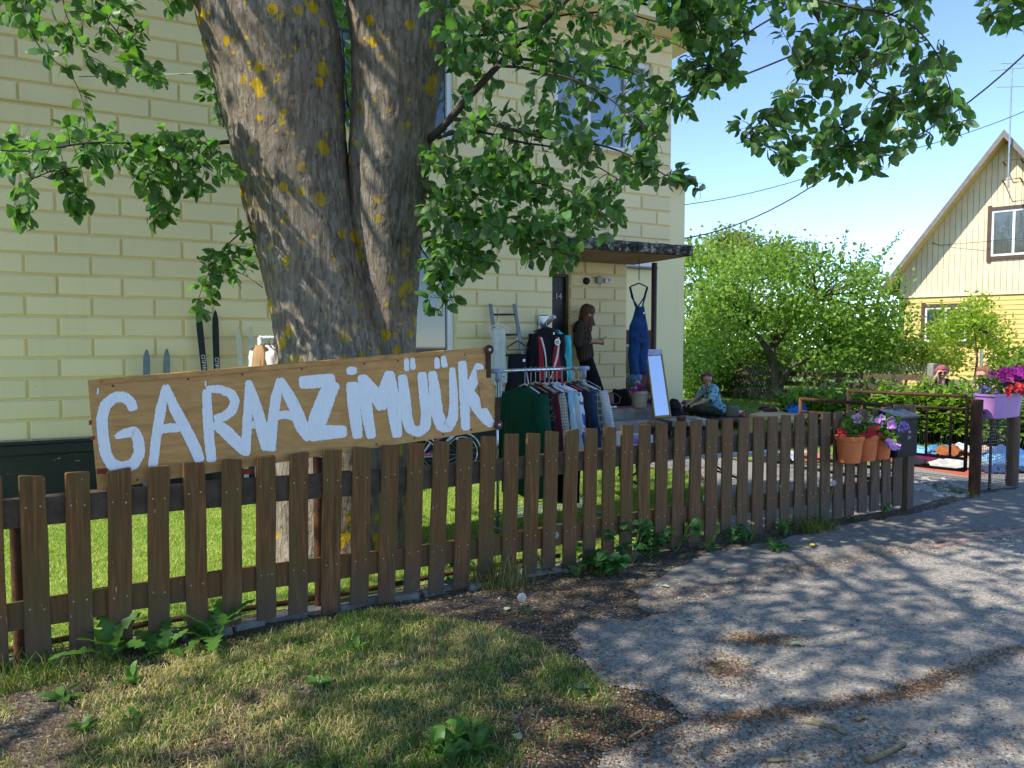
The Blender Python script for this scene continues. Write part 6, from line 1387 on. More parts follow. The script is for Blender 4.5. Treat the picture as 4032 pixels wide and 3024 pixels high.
xm = (x0 * .6 + x1 * .4); seg('down_tube', [(x1 - .08, .52), (xm, .26)], .017, wm_); seg('top_tube', [(x1 - .09, .58), (xm - .05, .42)], .015, pm_); seg('seat_tube', [(xm, .26), (xm - .09, .56)], .015, wm_); seg('chain_stay', [(xm, .26), (x0, .26)], .010, wm_); seg('seat_stay', [(xm - .06, .46), (x0, .26)], .010, wm_); seg('fork', [(x1 - .1, .66), (x1 - .06, .45), (x1, .26)], .014, wm_)
seg('chain_guard', [(xm + .1, .28), (x0 + .05, .28)], .022, pm_); seg('mudguard', [(x1 + .262 * math.cos(t), .26 + .262 * math.sin(t)) for t in np.linspace(.3, 2.6, 12)], .010, wm_); seg('handlebar', [(x1 - .12, .72, .15), (x1 - .1, .66, .35), (x1 - .12, .72, .55)], .012, MAT['chrome'])
m_ = MB(); m_.sphere(bp(xm - .1, .60), (.1, .07, .03), 12, 6); m_.build('saddle', MAT['black'], bik, smooth=True)
# ---------------------------------------------------------------- people: one continuous remeshed surface per body, clothing as its own shells
def cap_rings(a, b, ra, rb, fl=(1, 1), nrm=None, n=14, m=5):
    """tapered capsule with hemispherical ends; fl flattens along nrm"""
    a, b = Vector(a), Vector(b); t = (b - a); L = t.length; t = t.normalized() if L > 1e-6 else Vector((0, 0, 1))
    x = (Vector(nrm) - t * Vector(nrm).dot(t)).normalized() if nrm is not None and (Vector(nrm) - t * Vector(nrm).dot(t)).length > 1e-3 else t.orthogonal().normalized(); y = t.cross(x); rings = []
    for i in range(m): an = math.pi / 2 * (i + .15) / m; rings.append((a - t * ra * math.cos(an), ra * math.sin(an)))
    for i in range(4): rings.append((a.lerp(b, i / 3), ra + (rb - ra) * i / 3))
    for i in range(m): an = math.pi / 2 * (1 - (i + .85) / m + 0); rings.append((b + t * rb * math.cos(an), rb * math.sin(an)))
    return [[c + x * (r * fl[0] * math.cos(2 * math.pi * k / n)) + y * (r * fl[1] * math.sin(2 * math.pi * k / n)) for k in range(n)] for c, r in rings]
class Body:
    def __init__(s, org, fwd): s.o = Vector(org); f = Vector(fwd); s.f = Vector((f.x, f.y, 0)).normalized(); s.l = Vector((-s.f.y, s.f.x, 0))
    def w(s, q): return s.o + s.f * q[0] + s.l * q[1] + Vector((0, 0, q[2]))
    def caps(s, mb, segs):
        for g_ in segs:
            a, b, ra, rb = g_[:4]; fl = g_[4] if len(g_) > 4 else (1, 1); nr = g_[5] if len(g_) > 5 else (1, 0, 0); nw = s.f * nr[0] + s.l * nr[1] + Vector((0, 0, nr[2])); mb.loft(cap_rings(s.w(a), s.w(b), ra, rb, fl, nw))
    def shell(s, name, segs, mat_, parent, vox=.011, smooth=5, extra=None):
        mb = MB(); s.caps(mb, segs)
        if extra: extra(mb)
        o = mb.build(name, mat_, parent, smooth=True); r = o.modifiers.new('remesh', 'REMESH'); r.mode = 'VOXEL'; r.voxel_size = vox; r.use_smooth_shade = True
        if smooth: q = o.modifiers.new('smooth', 'SMOOTH'); q.iterations = smooth; q.factor = .5
        return o
def head_segs(c, fw, r=.098, nod=0.):
    """skin segments of a head in body space; c = centre, fw = facing (body space xy), nod radians downwards"""
    f = Vector((fw[0], fw[1], 0)).normalized(); up = Vector((0, 0, 1)); F2 = f * math.cos(nod) - up * math.sin(nod); U2 = up * math.cos(nod) + f * math.sin(nod); S2 = F2.cross(U2); c = Vector(c)
    h = lambda x, y, z: tuple(c + F2 * (x * r) + S2 * (y * r) + U2 * (z * r))
    segs = [(h(-.1, 0, .25), h(.0, 0, .05), r * .92, r * .90), (h(.15, 0, -.35), h(.35, 0, -.85), r * .70, r * .40), (h(.78, 0, .08), h(.98, 0, -.22), r * .10, r * .16), (h(.72, .18, -.62), h(.72, -.18, -.62), r * .12, r * .12),
            (h(-.05, .86, .05), h(-.08, .9, -.25), r * .17, r * .12), (h(-.05, -.86, .05), h(-.08, -.9, -.25), r * .17, r * .12), (h(.70, .35, .25), h(.70, -.35, .25), r * .13, r * .13), (h(.45, .45, -.2), h(.45, -.45, -.2), r * .36, r * .36)]
    return segs, h
MAT['brow'] = simple('eyebrow', (.09, .05, .03), .8, .1); MAT['lips'] = simple('lips', (.40, .15, .13), .5, .1)
def face_bits(B, h, r, par):
    for s in (-1, 1):
        m_ = MB(); m2 = MB(); m3 = MB(); m_.sphere(B.w(h(.80, .34 * s, .08)), r * .11, 8, 5); m2.sphere(B.w(h(.89, .34 * s, .08)), r * .055, 6, 4); m3.loft(cap_rings(B.w(h(.84, .18 * s, .31)), B.w(h(.74, .52 * s, .33)), r * .04, r * .03, n=6, m=3))
        ey = m_.build('eye', MAT['white'], par, smooth=True); m2.build('pupil', MAT['black'], ey, smooth=True); m3.build('eyebrow', MAT['brow'], par, smooth=True)
    m4 = MB(); m4.loft(cap_rings(B.w(h(.83, .2, -.60)), B.w(h(.83, -.2, -.60)), r * .06, r * .06, n=8, m=3)); m4.build('lips', MAT['lips'], par, smooth=True)
def hand_segs(wr, pd, side, up, curl=.5, s=1.):
    """wr wrist, pd palm direction, side = thumb side, up = back of the hand normal; body space"""
    wr, pd, sd, up = Vector(wr), Vector(pd).normalized(), Vector(side).normalized(), Vector(up).normalized(); out = []; pl_ = .085 * s
    for k, (o, ln) in enumerate(((.030, .070), (.010, .078), (-.010, .072), (-.028, .056))):
        a = wr + sd * (o * .6 * s); b = wr + pd * pl_ + sd * (o * s); out.append((tuple(a), tuple(b), .014 * s, .0125 * s)); d1 = (pd * math.cos(curl * .6) - up * math.sin(curl * .6)); d2 = (pd * math.cos(curl * 1.7) - up * math.sin(curl * 1.7)); m1 = b + d1 * ln * .55 * s; out += [(tuple(b), tuple(m1), .0095 * s, .0088 * s), (tuple(m1), tuple(m1 + d2 * ln * .5 * s), .0088 * s, .007 * s)]
    b = wr + pd * .03 * s + sd * .03 * s; e = b + (pd * .6 + sd * .6 - up * .3).normalized() * .04 * s; out += [(tuple(wr + sd * .012), tuple(b), .015 * s, .012 * s), (tuple(b), tuple(e), .011 * s, .0095 * s), (tuple(e), tuple(e + (pd * .8 + sd * .1 - up * .4).normalized() * .03 * s), .0095 * s, .007 * s)]
    return out
def hair(B, name, segs, c, mat_, par, vox=.010): return B.shell(name, segs, c if False else mat_, par, vox, 3)
def m_hair(name, c): return simple('hair_' + name, c, .6, .45, 10, .6, 160, stretch=(3, 3, .25))
# --- standing person on the porch, leaning back on the wall and reading a phone
o0 = P(2332, 1592, 11.58); B = Body((o0.x, o0.y, .64), (.985, -.17)); per = thing('person', 'standing person in striped cardigan and wide black trousers looking at a phone', 'person', B.o)
hs, hh = head_segs((-.075, 0, 1.455), (1, -.05), .095, .55)
skin = hs + [((-.14, 0, 1.28), (-.09, 0, 1.40), .05, .048), ((-.09, -.14, 1.0), (.05, -.05, 1.02), .035, .026), ((-.09, .14, .99), (.05, .05, 1.0), .035, .026)]
skin += hand_segs((.05, -.05, 1.02), (1, .3, -.05), (.0, .4, 1), (.1, -1, .35), .75) + hand_segs((.05, .05, 1.0), (1, -.25, -.05), (0, -.4, 1), (.1, 1, .35), .75)
skin += [((.16, -.07, .10), (.19, -.07, .05), .04, .036)]
skin += [((-.14, 0, 1.30), (-.12, 0, .80), .06, .07), ((-.15, 0, 1.24), (-.19, -.16, 1.24), .05, .045), ((-.15, 0, 1.24), (-.19, .16, 1.24), .05, .045), ((-.19, -.16, 1.24), (-.20, -.19, 1.0), .045, .04), ((-.20, -.19, 1.0), (-.05, -.12, 1.0), .04, .035), ((-.19, .16, 1.24), (-.19, .19, .99), .045, .04), ((-.19, .19, .99), (-.05, .13, .99), .04, .035), ((-.11, 0, .8), (-.08, -.075, .68), .06, .06), ((-.08, -.075, .68), (.01, -.085, .42), .06, .05), ((.01, -.085, .42), (.16, -.07, .10), .05, .04), ((-.11, 0, .8), (-.09, .075, .68), .06, .06), ((-.09, .075, .68), (-.03, .08, .40), .06, .05), ((-.03, .08, .40), (.0, .08, .06), .05, .04)]
body = B.shell('body', skin, MAT['skin'], per, .0085, 2); face_bits(B, hh, .095, per)
B.shell('hair', [(hh(-.35, 0, .25), hh(.02, 0, .42), .104, .094), (hh(-.55, .2, 0), (-.20, .06, 1.22), .08, .05), (hh(-.35, -.35, .1), (-.12, -.085, 1.17), .10, .06), (hh(.05, -.5, .25), (-.04, -.10, 1.19), .078, .04), (hh(-.2, .75, .1), (-.04, .10, 1.22), .045, .022), (hh(-.2, -.75, .1), (-.02, -.10, 1.20), .05, .02), (hh(.15, -.72, .25), (.03, -.085, 1.26), .032, .016)], m_hair('auburn', (.115, .052, .028)), per, .009, 2)
card = fab_stripe('cardigan', (.022, .018, .018), (.10, .072, .055), 22, 0, .6)
B.shell('cardigan', [((-.17, 0, 1.20), (-.11, 0, .80), .14, .135, (1.0, 1.15)), ((-.19, -.17, 1.25), (-.21, -.20, .99), .072, .075), ((-.21, -.20, .99), (-.05, -.11, 1.01), .075, .045), ((-.19, .17, 1.25), (-.20, .20, .98), .072, .075), ((-.20, .20, .98), (-.05, .11, 1.0), .075, .045), ((-.19, -.13, 1.27), (-.19, .13, 1.27), .07, .07), ((-.12, -.10, .78), (-.12, .10, .78), .105, .105), ((-.14, -.05, 1.30), (-.14, .05, 1.30), .055, .055)], card, per, .011, 4)
bt = fab('trouser_black', (.008, .008, .010), .15, 9)
B.shell('trousers', [((-.12, 0, .80), (-.09, 0, .70), .11, .125, (.95, 1.2)), ((-.08, -.075, .68), (.01, -.085, .42), .115, .12), ((.01, -.085, .42), (.13, -.08, .09), .12, .11), ((-.09, .075, .68), (-.03, .08, .40), .098, .095), ((-.03, .08, .40), (.0, .08, .09), .105, .105)], bt, per, .012, 3)
def shoe(x, y, par):
    m_ = MB(); m_.loft([[B.w((x + dx, y + dy * k2, z)) for dx, dy in ((-.11, -.03), (-.06, -.04), (.05, -.045), (.11, -.035), (.14, 0), (.11, .035), (.05, .045), (-.06, .04), (-.11, .03), (-.125, 0))] for z, k2 in ((0, 1.0), (.012, 1.05), (.024, 1.05))]); sh = m_.build('sneaker', MAT['white'], par)
    B2 = MB(); B2.loft([[B.w((x - .02 + dx * sx, y + dy * sy, z)) for dx, dy in ((-.10, -.03), (-.05, -.04), (.06, -.045), (.11, -.03), (.13, 0), (.11, .03), (.06, .045), (-.05, .04), (-.10, .03), (-.11, 0))] for z, sx, sy in ((.024, 1, 1), (.05, .92, .9), (.07, .6, .8), (.10, .42, .8))]); B2.build('upper', fab('canvas', (.012, .012, .014), .1), sh, smooth=True)
    m_ = MB()
    for k in range(4): m_.tube([B.w((x + .01 + k * .018, y - .03, .075 - k * .008)), B.w((x + .01 + k * .018, y + .03, .078 - k * .008))], .004, 5)
    m_.build('laces', MAT['white'], sh)
shoe(.24, -.08, per); shoe(.08, .08, per)
m_ = MB(); m_.box(B.w((.145, .0, 1.05)), (.15, .075, .012), rotz(math.atan2(B.f.y, B.f.x)) @ Matrix.Rotation(-.45, 3, 'Y'), bev=.004); m_.build('phone', simple('phone_grey', (.13, .13, .13), .3, .1), None, label='grey phone held by the standing person on the porch', cat='phone')
# --- blue-haired person sitting low behind the flower pot
o0 = P(2498, 1560, 12.5); B = Body((o0.x, o0.y, .30), (.97, -.25)); per = thing('person', 'blue-haired person sitting low behind the porch flower pot', 'person', B.o); z0 = P(2500, 1500, 12.5).z - .30
hs, hh = head_segs((0, 0, z0), (1, .1), .1, .3); B.shell('body', hs + [((-.04, 0, z0 - .2), (-.05, 0, .2), .06, .07), ((-.04, 0, z0 - .26), (-.04, -.17, z0 - .27), .045, .04), ((-.04, -.17, z0 - .27), (.08, -.2, .45), .04, .035), ((.08, -.2, .45), (.2, -.15, .45), .035, .035), ((-.03, 0, z0 - .19), (-.01, 0, z0 - .08), .05, .045), ((.2, -.15, .45), (.36, -.1, .40), .035, .03)] + hand_segs((.36, -.1, .40), (1, 0, -.3), (0, 1, .3), (0, -.3, 1), .6), MAT['skin'], per, .008, 2); face_bits(B, hh, .092, per)
B.shell('hair', [(hh(-.3, 0, .35), hh(.2, 0, .62), .108, .085), (hh(-.05, -.5, .3), hh(-.2, -.7, -.5), .075, .04), (hh(-.55, .3, .0), hh(-.55, .35, -.75), .055, .03), (hh(-.55, -.3, 0), hh(-.5, -.4, -.8), .055, .03), (hh(-.1, .8, .2), hh(-.1, .85, -.5), .035, .02), (hh(-.1, -.8, .2), hh(-.05, -.9, -.5), .04, .02)], m_hair('blue', (.07, .19, .34)), per, .009, 2)
B.shell('jumper', [((-.05, 0, z0 - .28), (-.05, 0, .18), .12, .14, (.9, 1.25)), ((-.04, -.17, z0 - .27), (.08, -.2, .45), .06, .05), ((.08, -.2, .45), (.22, -.15, .45), .05, .04), ((-.04, .17, z0 - .27), (.1, .2, .42), .06, .05), ((-.04, -.12, z0 - .25), (-.04, .12, z0 - .25), .07, .07)], fab('jumper_grey', (.10, .10, .12), .1), per, .013, 3)
B.shell('trousers', [((-.05, -.08, .12), (.3, -.14, .34), .09, .075), ((.3, -.14, .34), (.38, -.12, -.22), .07, .05), ((-.05, .08, .12), (.3, .12, .34), .09, .075), ((.3, .12, .34), (.38, .1, -.22), .07, .05), ((-.06, -.08, .1), (-.06, .08, .1), .1, .1)], fab('jeans', (.05, .07, .12), .3), per, .014, 3)
# --- teenager sitting on the bench in a blue printed shirt
KY = 14.6; o0 = P(2790, 1640, KY); B = Body((o0.x, o0.y, o0.z), (-1, -.28)); per = thing('person', 'young person in blue printed shirt sitting cross-legged on the brown bench', 'person', B.o)
hs, hh = head_segs((.05, .02, .755), (.45, .9), .105, .05)
sk = hs + [((.03, 0, .60), (.04, .01, .69), .052, .05), ((.10, .22, .36), (.36, .20, .27), .036, .027), ((.12, -.20, .36), (.37, -.06, .27), .036, .027)] + hand_segs((.36, .20, .27), (1, -.3, -.25), (0, -1, .2), (.2, 0, 1), .6) + hand_segs((.37, -.06, .27), (1, .4, -.25), (0, 1, .2), (.2, 0, 1), .6)
sk += [((.03, 0, .62), (-.08, 0, .2), .06, .08), ((0, 0, .55), (-.01, .19, .53), .05, .045), ((-.01, .19, .53), (.10, .22, .36), .045, .037), ((0, 0, .55), (-.03, -.19, .53), .05, .045), ((-.03, -.19, .53), (.12, -.2, .36), .045, .037)]
B.shell('body', sk, MAT['skin'], per, .009, 2); face_bits(B, hh, .105, per)
B.shell('hair', [(hh(-.35, 0, .35), hh(.12, 0, .68), .10, .072), (hh(-.6, .25, .1), hh(-.55, .3, -.65), .058, .035), (hh(-.6, -.25, .1), hh(-.55, -.3, -.65), .058, .035), (hh(.0, .85, .4), hh(-.05, .95, -.45), .042, .026), (hh(.0, -.85, .4), hh(-.05, -.95, -.45), .042, .026), (hh(.55, .3, .72), hh(.35, .75, .5), .035, .028), (hh(.55, -.25, .72), hh(.35, -.72, .5), .035, .028)], m_hair('chestnut', (.13, .062, .038)), per, .010, 2)
kshirt = fab_print('fish_shirt', (.22, .45, .58), (.015, .022, .04), 13, .54, (.34, .56, .64))
B.shell('shirt', [((-.05, 0, .50), (-.14, 0, .12), .145, .165, (.95, 1.2)), ((-.01, .19, .54), (.08, .24, .38), .085, .075), ((-.03, -.20, .54), (.08, -.24, .38), .085, .075), ((-.02, -.13, .55), (-.02, .13, .55), .075, .075), ((-.19, -.08, .16), (-.19, .08, .16), .13, .13)], kshirt, per, .013, 3)
B.shell('trousers', [((-.13, .10, .10), (.34, .24, .17), .10, .085), ((.34, .24, .17), (.22, -.08, .07), .082, .06), ((-.13, -.10, .10), (.36, -.20, .15), .10, .085), ((.36, -.20, .15), (.22, .12, .07), .082, .06), ((-.14, -.1, .10), (-.14, .1, .10), .11, .11), ((.2, .28, .14), (.02, .22, .16), .05, .05)], fab('cargo_olive', (.038, .045, .030), .2), per, .013, 3)
m_ = MB(); m_.box(B.w((.20, .10, .245)), (.16, .09, .012), rotz(2.9), bev=.003); m_.build('notebook', MAT['black'], None, label='small black notebook on the lap of the young person', cat='notebook')
# --- two people sitting beyond the peonies
def seated(u, v, Y, fw, label, hairc, top, hood=False, glasses=False, bun=False, nod=.1, arm=None, bare=False):
    c = P(u, v, Y); B = Body((c.x, c.y, c.z - .74), (math.cos(fw), math.sin(fw))); t = thing('person', label, 'person', (c.x, c.y, c.z - .74)); r = .1
    hs, hh = head_segs((.02, 0, .74), (1, 0), r, nod); sk = hs + [((0, 0, .58), (.01, 0, .67), .052, .05)]
    if arm: sk += [((.06, -.22, .35), (.14, -.16, .55), .034, .028), ((.14, -.16, .55), (.12, -.11, .66), .028, .026)] + hand_segs((.12, -.11, .64), (-.1, .3, 1), (1, 0, 0), (0, -1, .3), .6)
    if bare: sk += [((-.02, -.19, .52), (.06, -.24, .30), .05, .042), ((.06, -.24, .30), (.26, -.15, .34), .04, .03), ((-.02, .19, .52), (.05, .24, .30), .05, .042), ((-.03, -.14, .53), (-.03, .14, .53), .065, .065)] + hand_segs((.26, -.15, .34), (1, .3, .2), (0, 0, 1), (0, -1, 0), .6)
    sk += [((0, 0, .6), (-.05, 0, .1), .06, .08), ((-.02, 0, .52), (-.02, -.18, .49), .05, .045), ((-.02, -.18, .49), (.04, -.24, .28), .045, .04), ((.04, -.24, .28), (.06, -.22, .35) if arm else (.1, -.22, .28), .04, .034)]
    B.shell('body', sk, MAT['skin'], t, .010, 2); face_bits(B, hh, r, t); hm = m_hair(hairc[0], hairc[1])
    hsx = [(hh(-.35, 0, .35), hh(.15, 0, .68), r * .95, r * .72), (hh(-.55, .3, .05), hh(-.5, .35, -.45), r * .5, r * .35), (hh(-.55, -.3, .05), hh(-.5, -.35, -.45), r * .5, r * .35), (hh(.55, 0, .72), hh(.3, .55, .62), r * .34, r * .3), (hh(.5, -.2, .78), hh(.2, -.7, .55), r * .34, r * .3), (hh(0, .85, .35), hh(-.05, .92, -.1), r * .3, r * .2), (hh(0, -.85, .35), hh(-.05, -.92, -.1), r * .3, r * .2)]
    if bun: hsx += [(hh(-1.0, 0, .75), hh(-1.15, 0, .6), r * .48, r * .42)]
    B.shell('hair', hsx, hm, t, .011, 2)
    if glasses:
        m_ = MB()
        for s in (-1, 1): m_.lathe(B.w(hh(.96, .38 * s, .10)), [(.001, -.003), (.024, -.003), (.024, .003), (.001, .003)], 14, rotz(fw) @ Matrix.Rotation(math.pi / 2, 3, 'Y'))
        m_.tube([B.w(hh(.0, .98, .14)), B.w(hh(.9, .62, .14)), B.w(hh(.98, 0, .16)), B.w(hh(.9, -.62, .14)), B.w(hh(0, -.98, .14))], .004, 5); m_.build('sunglasses', MAT['black'], t)
    sg = [((-.04, 0, .44), (-.05, 0, .02), .13, .15, (.9, 1.3)), ((-.03, -.12, .47), (-.03, .12, .47), .075, .075)]
    if not bare: sg += [((-.02, -.19, .48), (.03, -.25, .24), .072, .062), ((-.02, .19, .48), (.03, .25, .24), .072, .062), ((.03, .25, .24), (.22, .14, .18), .06, .045)] + ([((.03, -.25, .24), (.10, -.19, .46), .06, .048)] if arm else [((.03, -.25, .24), (.22, -.14, .18), .06, .045)])
    if hood: sg += [((-.07, -.09, .585), (-.07, .09, .585), .055, .055), ((.02, -.1, .56), (-.07, -.1, .58), .04, .05), ((.02, .1, .56), (-.07, .1, .58), .04, .05)]
    B.shell('top', sg, top, t, .014, 3)
    B.shell('legs', [((-.04, -.09, .02), (.38, -.13, .06), .095, .08), ((.38, -.13, .06), (.40, -.12, -.42), .075, .05), ((-.04, .09, .02), (.38, .13, .06), .095, .08), ((.38, .13, .06), (.40, .12, -.42), .075, .05), ((-.05, -.08, 0), (-.05, .08, 0), .11, .11)], fab('dark_jeans_' + hairc[0], (.03, .035, .05), .2), t, .016, 3); return t
seated(3708, 1466, 12.9, R_(-112), 'pink-haired person in a black hoodie and sunglasses behind the peonies', ('pink', (.36, .085, .12)), fab('hoodie', (.010, .010, .012), .15), hood=True, glasses=True, arm=True, nod=.15)
seated(3872, 1470, 12.7, R_(195), 'person with reddish hair in a bun and bare arms behind the peonies', ('copper', (.26, .12, .065)), fab('pale_top', (.42, .44, .44), .08), bun=True, bare=True, nod=.05)
q = P(3790, 1600, 13.2); m_ = MB(); m_.box((q.x, q.y, .46), (1.5, .4, .05), rotz(.1)); gb = m_.build('garden_bench', MAT['oldwood'], None, label='grey garden bench beneath the two people behind the peonies', cat='bench')
for s in (-.6, .6): m_ = MB(); m_.box((q.x + s, q.y, .215), (.08, .36, .43), rotz(.1)); m_.build('leg', MAT['oldwood'], gb)
# ---------------------------------------------------------------- bench, pine table and the things on them
def table(name, label, cat, corners, z, th, mat_, legr, legmat=None, inset=.06, round_leg=False):
    c = sum(corners, Vector()) / 4; t = thing(name, label, cat, (c.x, c.y, 0)); m_ = MB(); f = lambda q, zz: Vector((q.x, q.y, zz)); m_.loft([[f(q, z - th) for q in corners], [f(q, z) for q in corners]]); m_.build('top', mat_, t)
    for q in corners: p_ = q.lerp(c, inset); m_ = MB(); m_.box((p_.x, p_.y, (z - th) / 2), (legr, legr, z - th), FROT); m_.build('leg', legmat or mat_, t)
    return t
bz = o0.z - .005
c1 = P(2720, 1650, 14.2); c1 = G(2725, 1652, bz); c2 = G(2962, 1652, bz); c3 = G(2975, 1622, bz); c4 = G(2760, 1620, bz); table('bench', 'low brown wooden bench under the sitting young person', 'bench', [c1, c2, c3, c4], bz, .05, MAT['bench'], .08)
tz = .45; corners = [G(2950, 1632, tz), G(3140, 1656, tz), G(3190, 1626, tz), G(3065, 1602, tz)]; table('pine_table', 'low pale pine table with the dark red shoes on it', 'table', corners, tz, .05, MAT['pine'], .06)
def shoe2(c, rz, label):
    m_ = MB(); M_ = rotz(rz); c = Vector(c); m_.loft([[c + M_ @ Vector((dx * sx, dy * sy, z)) for dx, dy in ((-.13, -.03), (-.06, -.04), (.05, -.045), (.11, -.035), (.14, 0), (.11, .035), (.05, .045), (-.06, .04), (-.13, .03))] for z, sx, sy in ((0, 1, 1), (.02, 1.02, 1.05), (.045, .95, .95), (.06, .75, .7))]); m_.build('shoe', simple('oxblood_leather', (.055, .010, .016), .5, .2, 12), None, smooth=True, label=label, cat='shoe')
q = G(3012, 1613, tz); shoe2((q.x, q.y, tz + .003), .5, 'dark red shoe at the back of the pair on the pine table'); q = G(3034, 1621, tz); shoe2((q.x, q.y, tz + .003), .35, 'dark red shoe at the front of the pair on the pine table')
def cloth_heap(name, label, cat, c, rx, ry, h, mat_, seed, n=26, group=None, z=0.005):
    V = []; F_ = []; r_ = np.random.default_rng(seed); ph = r_.uniform(0, 6, 8)
    for i in range(n):
        for j in range(n):
            x, y = 2 * i / (n - 1) - 1, 2 * j / (n - 1) - 1; rr_ = math.hypot(x, y); e = max(0., 1 - rr_ ** 2.2 * (.8 + .25 * math.sin(math.atan2(y, x) * 3 + ph[0])))
            e = e ** .6; hh_ = e * (.62 + .13 * math.sin(x * 4 + ph[1] + y * 3) + .12 * math.sin(y * 7 + ph[2] - x * 3) + .08 * abs(math.sin((x + y) * 9 + ph[3])) + .06 * math.sin(x * 17 + ph[5] + y * 5))
            k = 1 / max(1, rr_ / (1 + .12 * math.sin(math.atan2(y, x) * 4 + ph[4]))) ; V.append((c[0] + x * rx * k, c[1] + y * ry * k, z + max(0.004, h * hh_)))
    F_ = [(i * n + j, (i + 1) * n + j, (i + 1) * n + j + 1, i * n + j + 1) for i in range(n - 1) for j in range(n - 1)]
    m_ = MB(); m_.add(V, F_); return m_.build(name, mat_, None, smooth=True, label=label, cat=cat, group=group)
q = G(3135, 1622, tz); cloth_heap('cloth', 'crumpled bright blue cloth on the corner of the pine table', 'cloth', (q.x, q.y), .22, .2, .17, fab('bright_blue', (.02, .16, .55), .1), 3, z=tz + .002)
q = G(2815, 1636, bz); cloth_heap('blanket', 'bunched cream knitted blanket on the bench beside the young person', 'blanket', (q.x, q.y), .22, .16, .17, fab_print('knit', (.50, .46, .40), (.30, .28, .24), 30, .55), 4, z=bz + .002)
q = P(2880, 1622, 14.7); sb_ = softbox('shoulder_bag', 'olive canvas shoulder bag on the bench behind the blanket', 'bag', (q.x, q.y, bz + .003), (.30, .18, .2), fab('olive_canvas', (.17, .165, .115), .15), .2, 7, .15)
m_ = MB(); m_.tube([P(2860, 1612, 14.6), P(2858, 1592, 14.6), P(2868, 1586, 14.62), P(2880, 1594, 14.6)], .012, 6); m_.build('handle', fab('olive_strap', (.15, .145, .10), .1), sb_, smooth=True)
q = P(2913, 1618, 14.7); m_ = MB(); m_.lathe((q.x, q.y, bz + .002), [(.04, 0), (.05, .11), (.047, .11), (.038, .008), (.001, .008)], 16); m_.build('cup', MAT['white'], None, smooth=True, label='white cup standing on the brown bench', cat='cup')
q = P(2922, 1628, 14.5); jr = MB(); jr.lathe((q.x, q.y, bz + .002), [(.001, 0), (.05, 0), (.055, .03), (.05, .07), (.03, .08), (.03, .095), (.001, .095)], 16); jr.build('jar', simple('red_jar', (.50, .04, .06), .4, .1), None, smooth=True, label='small red jar with a lid beside the white cup', cat='jar')
q = G(2698, 1640, .0); q = P(2690, 1628, 14.9); lp2 = MB(); lp2.lathe((q.x, q.y, .25), [(.001, 0), (.07, 0), (.09, .14), (.085, .14), (.001, .12)], 16); vio = lp2.build('small_pot', MAT['lilac'], None, smooth=True, label='small lilac pot with a pink flower at the corner of the annex', cat='flower pot')
m_ = MB(); [petunia(m_, Vector((q.x - .03 + .03 * k, q.y - .04, .44 + .02 * (k % 2))), (0, -1, .4), .03) for k in range(3)]; m_.build('flowers', MAT['petal_purple'], vio, kind='stuff')
m_ = MB(); m_.box((q.x, q.y, .12), (.3, .3, .24), rotz(.4), bev=.01); m_.build('wooden_stool', MAT['bench'], None, label='squat brown block stool under the small lilac pot', cat='stool')
# ---------------------------------------------------------------- folding table with records behind the fence
fz = .50; fc = [G(2352, 1802, fz), G(3066, 1778, fz)]; dvec = (fc[1] - fc[0]).normalized(); pv = Vector((-dvec.y, dvec.x, 0)); ftab = thing('folding_table', 'long white folding table carrying record crates behind the pickets', 'table', (fc[0].x, fc[0].y, 0))
m_ = MB(); cr4 = [fc[0], fc[1], fc[1] + pv * .62, fc[0] + pv * .62]; f = lambda q, zz: Vector((q.x, q.y, zz)); m_.loft([[f(q_, fz - .045) for q_ in cr4], [f(q_, fz) for q_ in cr4]]); m_.build('top', simple('table_white', (.60, .63, .68), .5, .04), ftab)
for s in (.22, .80):
    q = fc[0].lerp(fc[1], s)
    for e in (.06, .56): m_ = MB(); b_ = q + pv * e; m_.tube([f(b_, fz - .05), f(b_ + dvec * (.04 if s < .5 else -.04), .02)], .016, 8); m_.build('leg', MAT['black'], ftab, smooth=True)
    m_ = MB(); m_.tube([f(q + pv * .3, fz - .05) + dvec * .35 * (1 if s < .5 else -1), f(q + pv * .3, .22)], .012, 8); m_.tube([f(q + pv * .06, .22), f(q + pv * .56, .22)], .012, 8); m_.build('brace', MAT['black'], ftab, smooth=True)
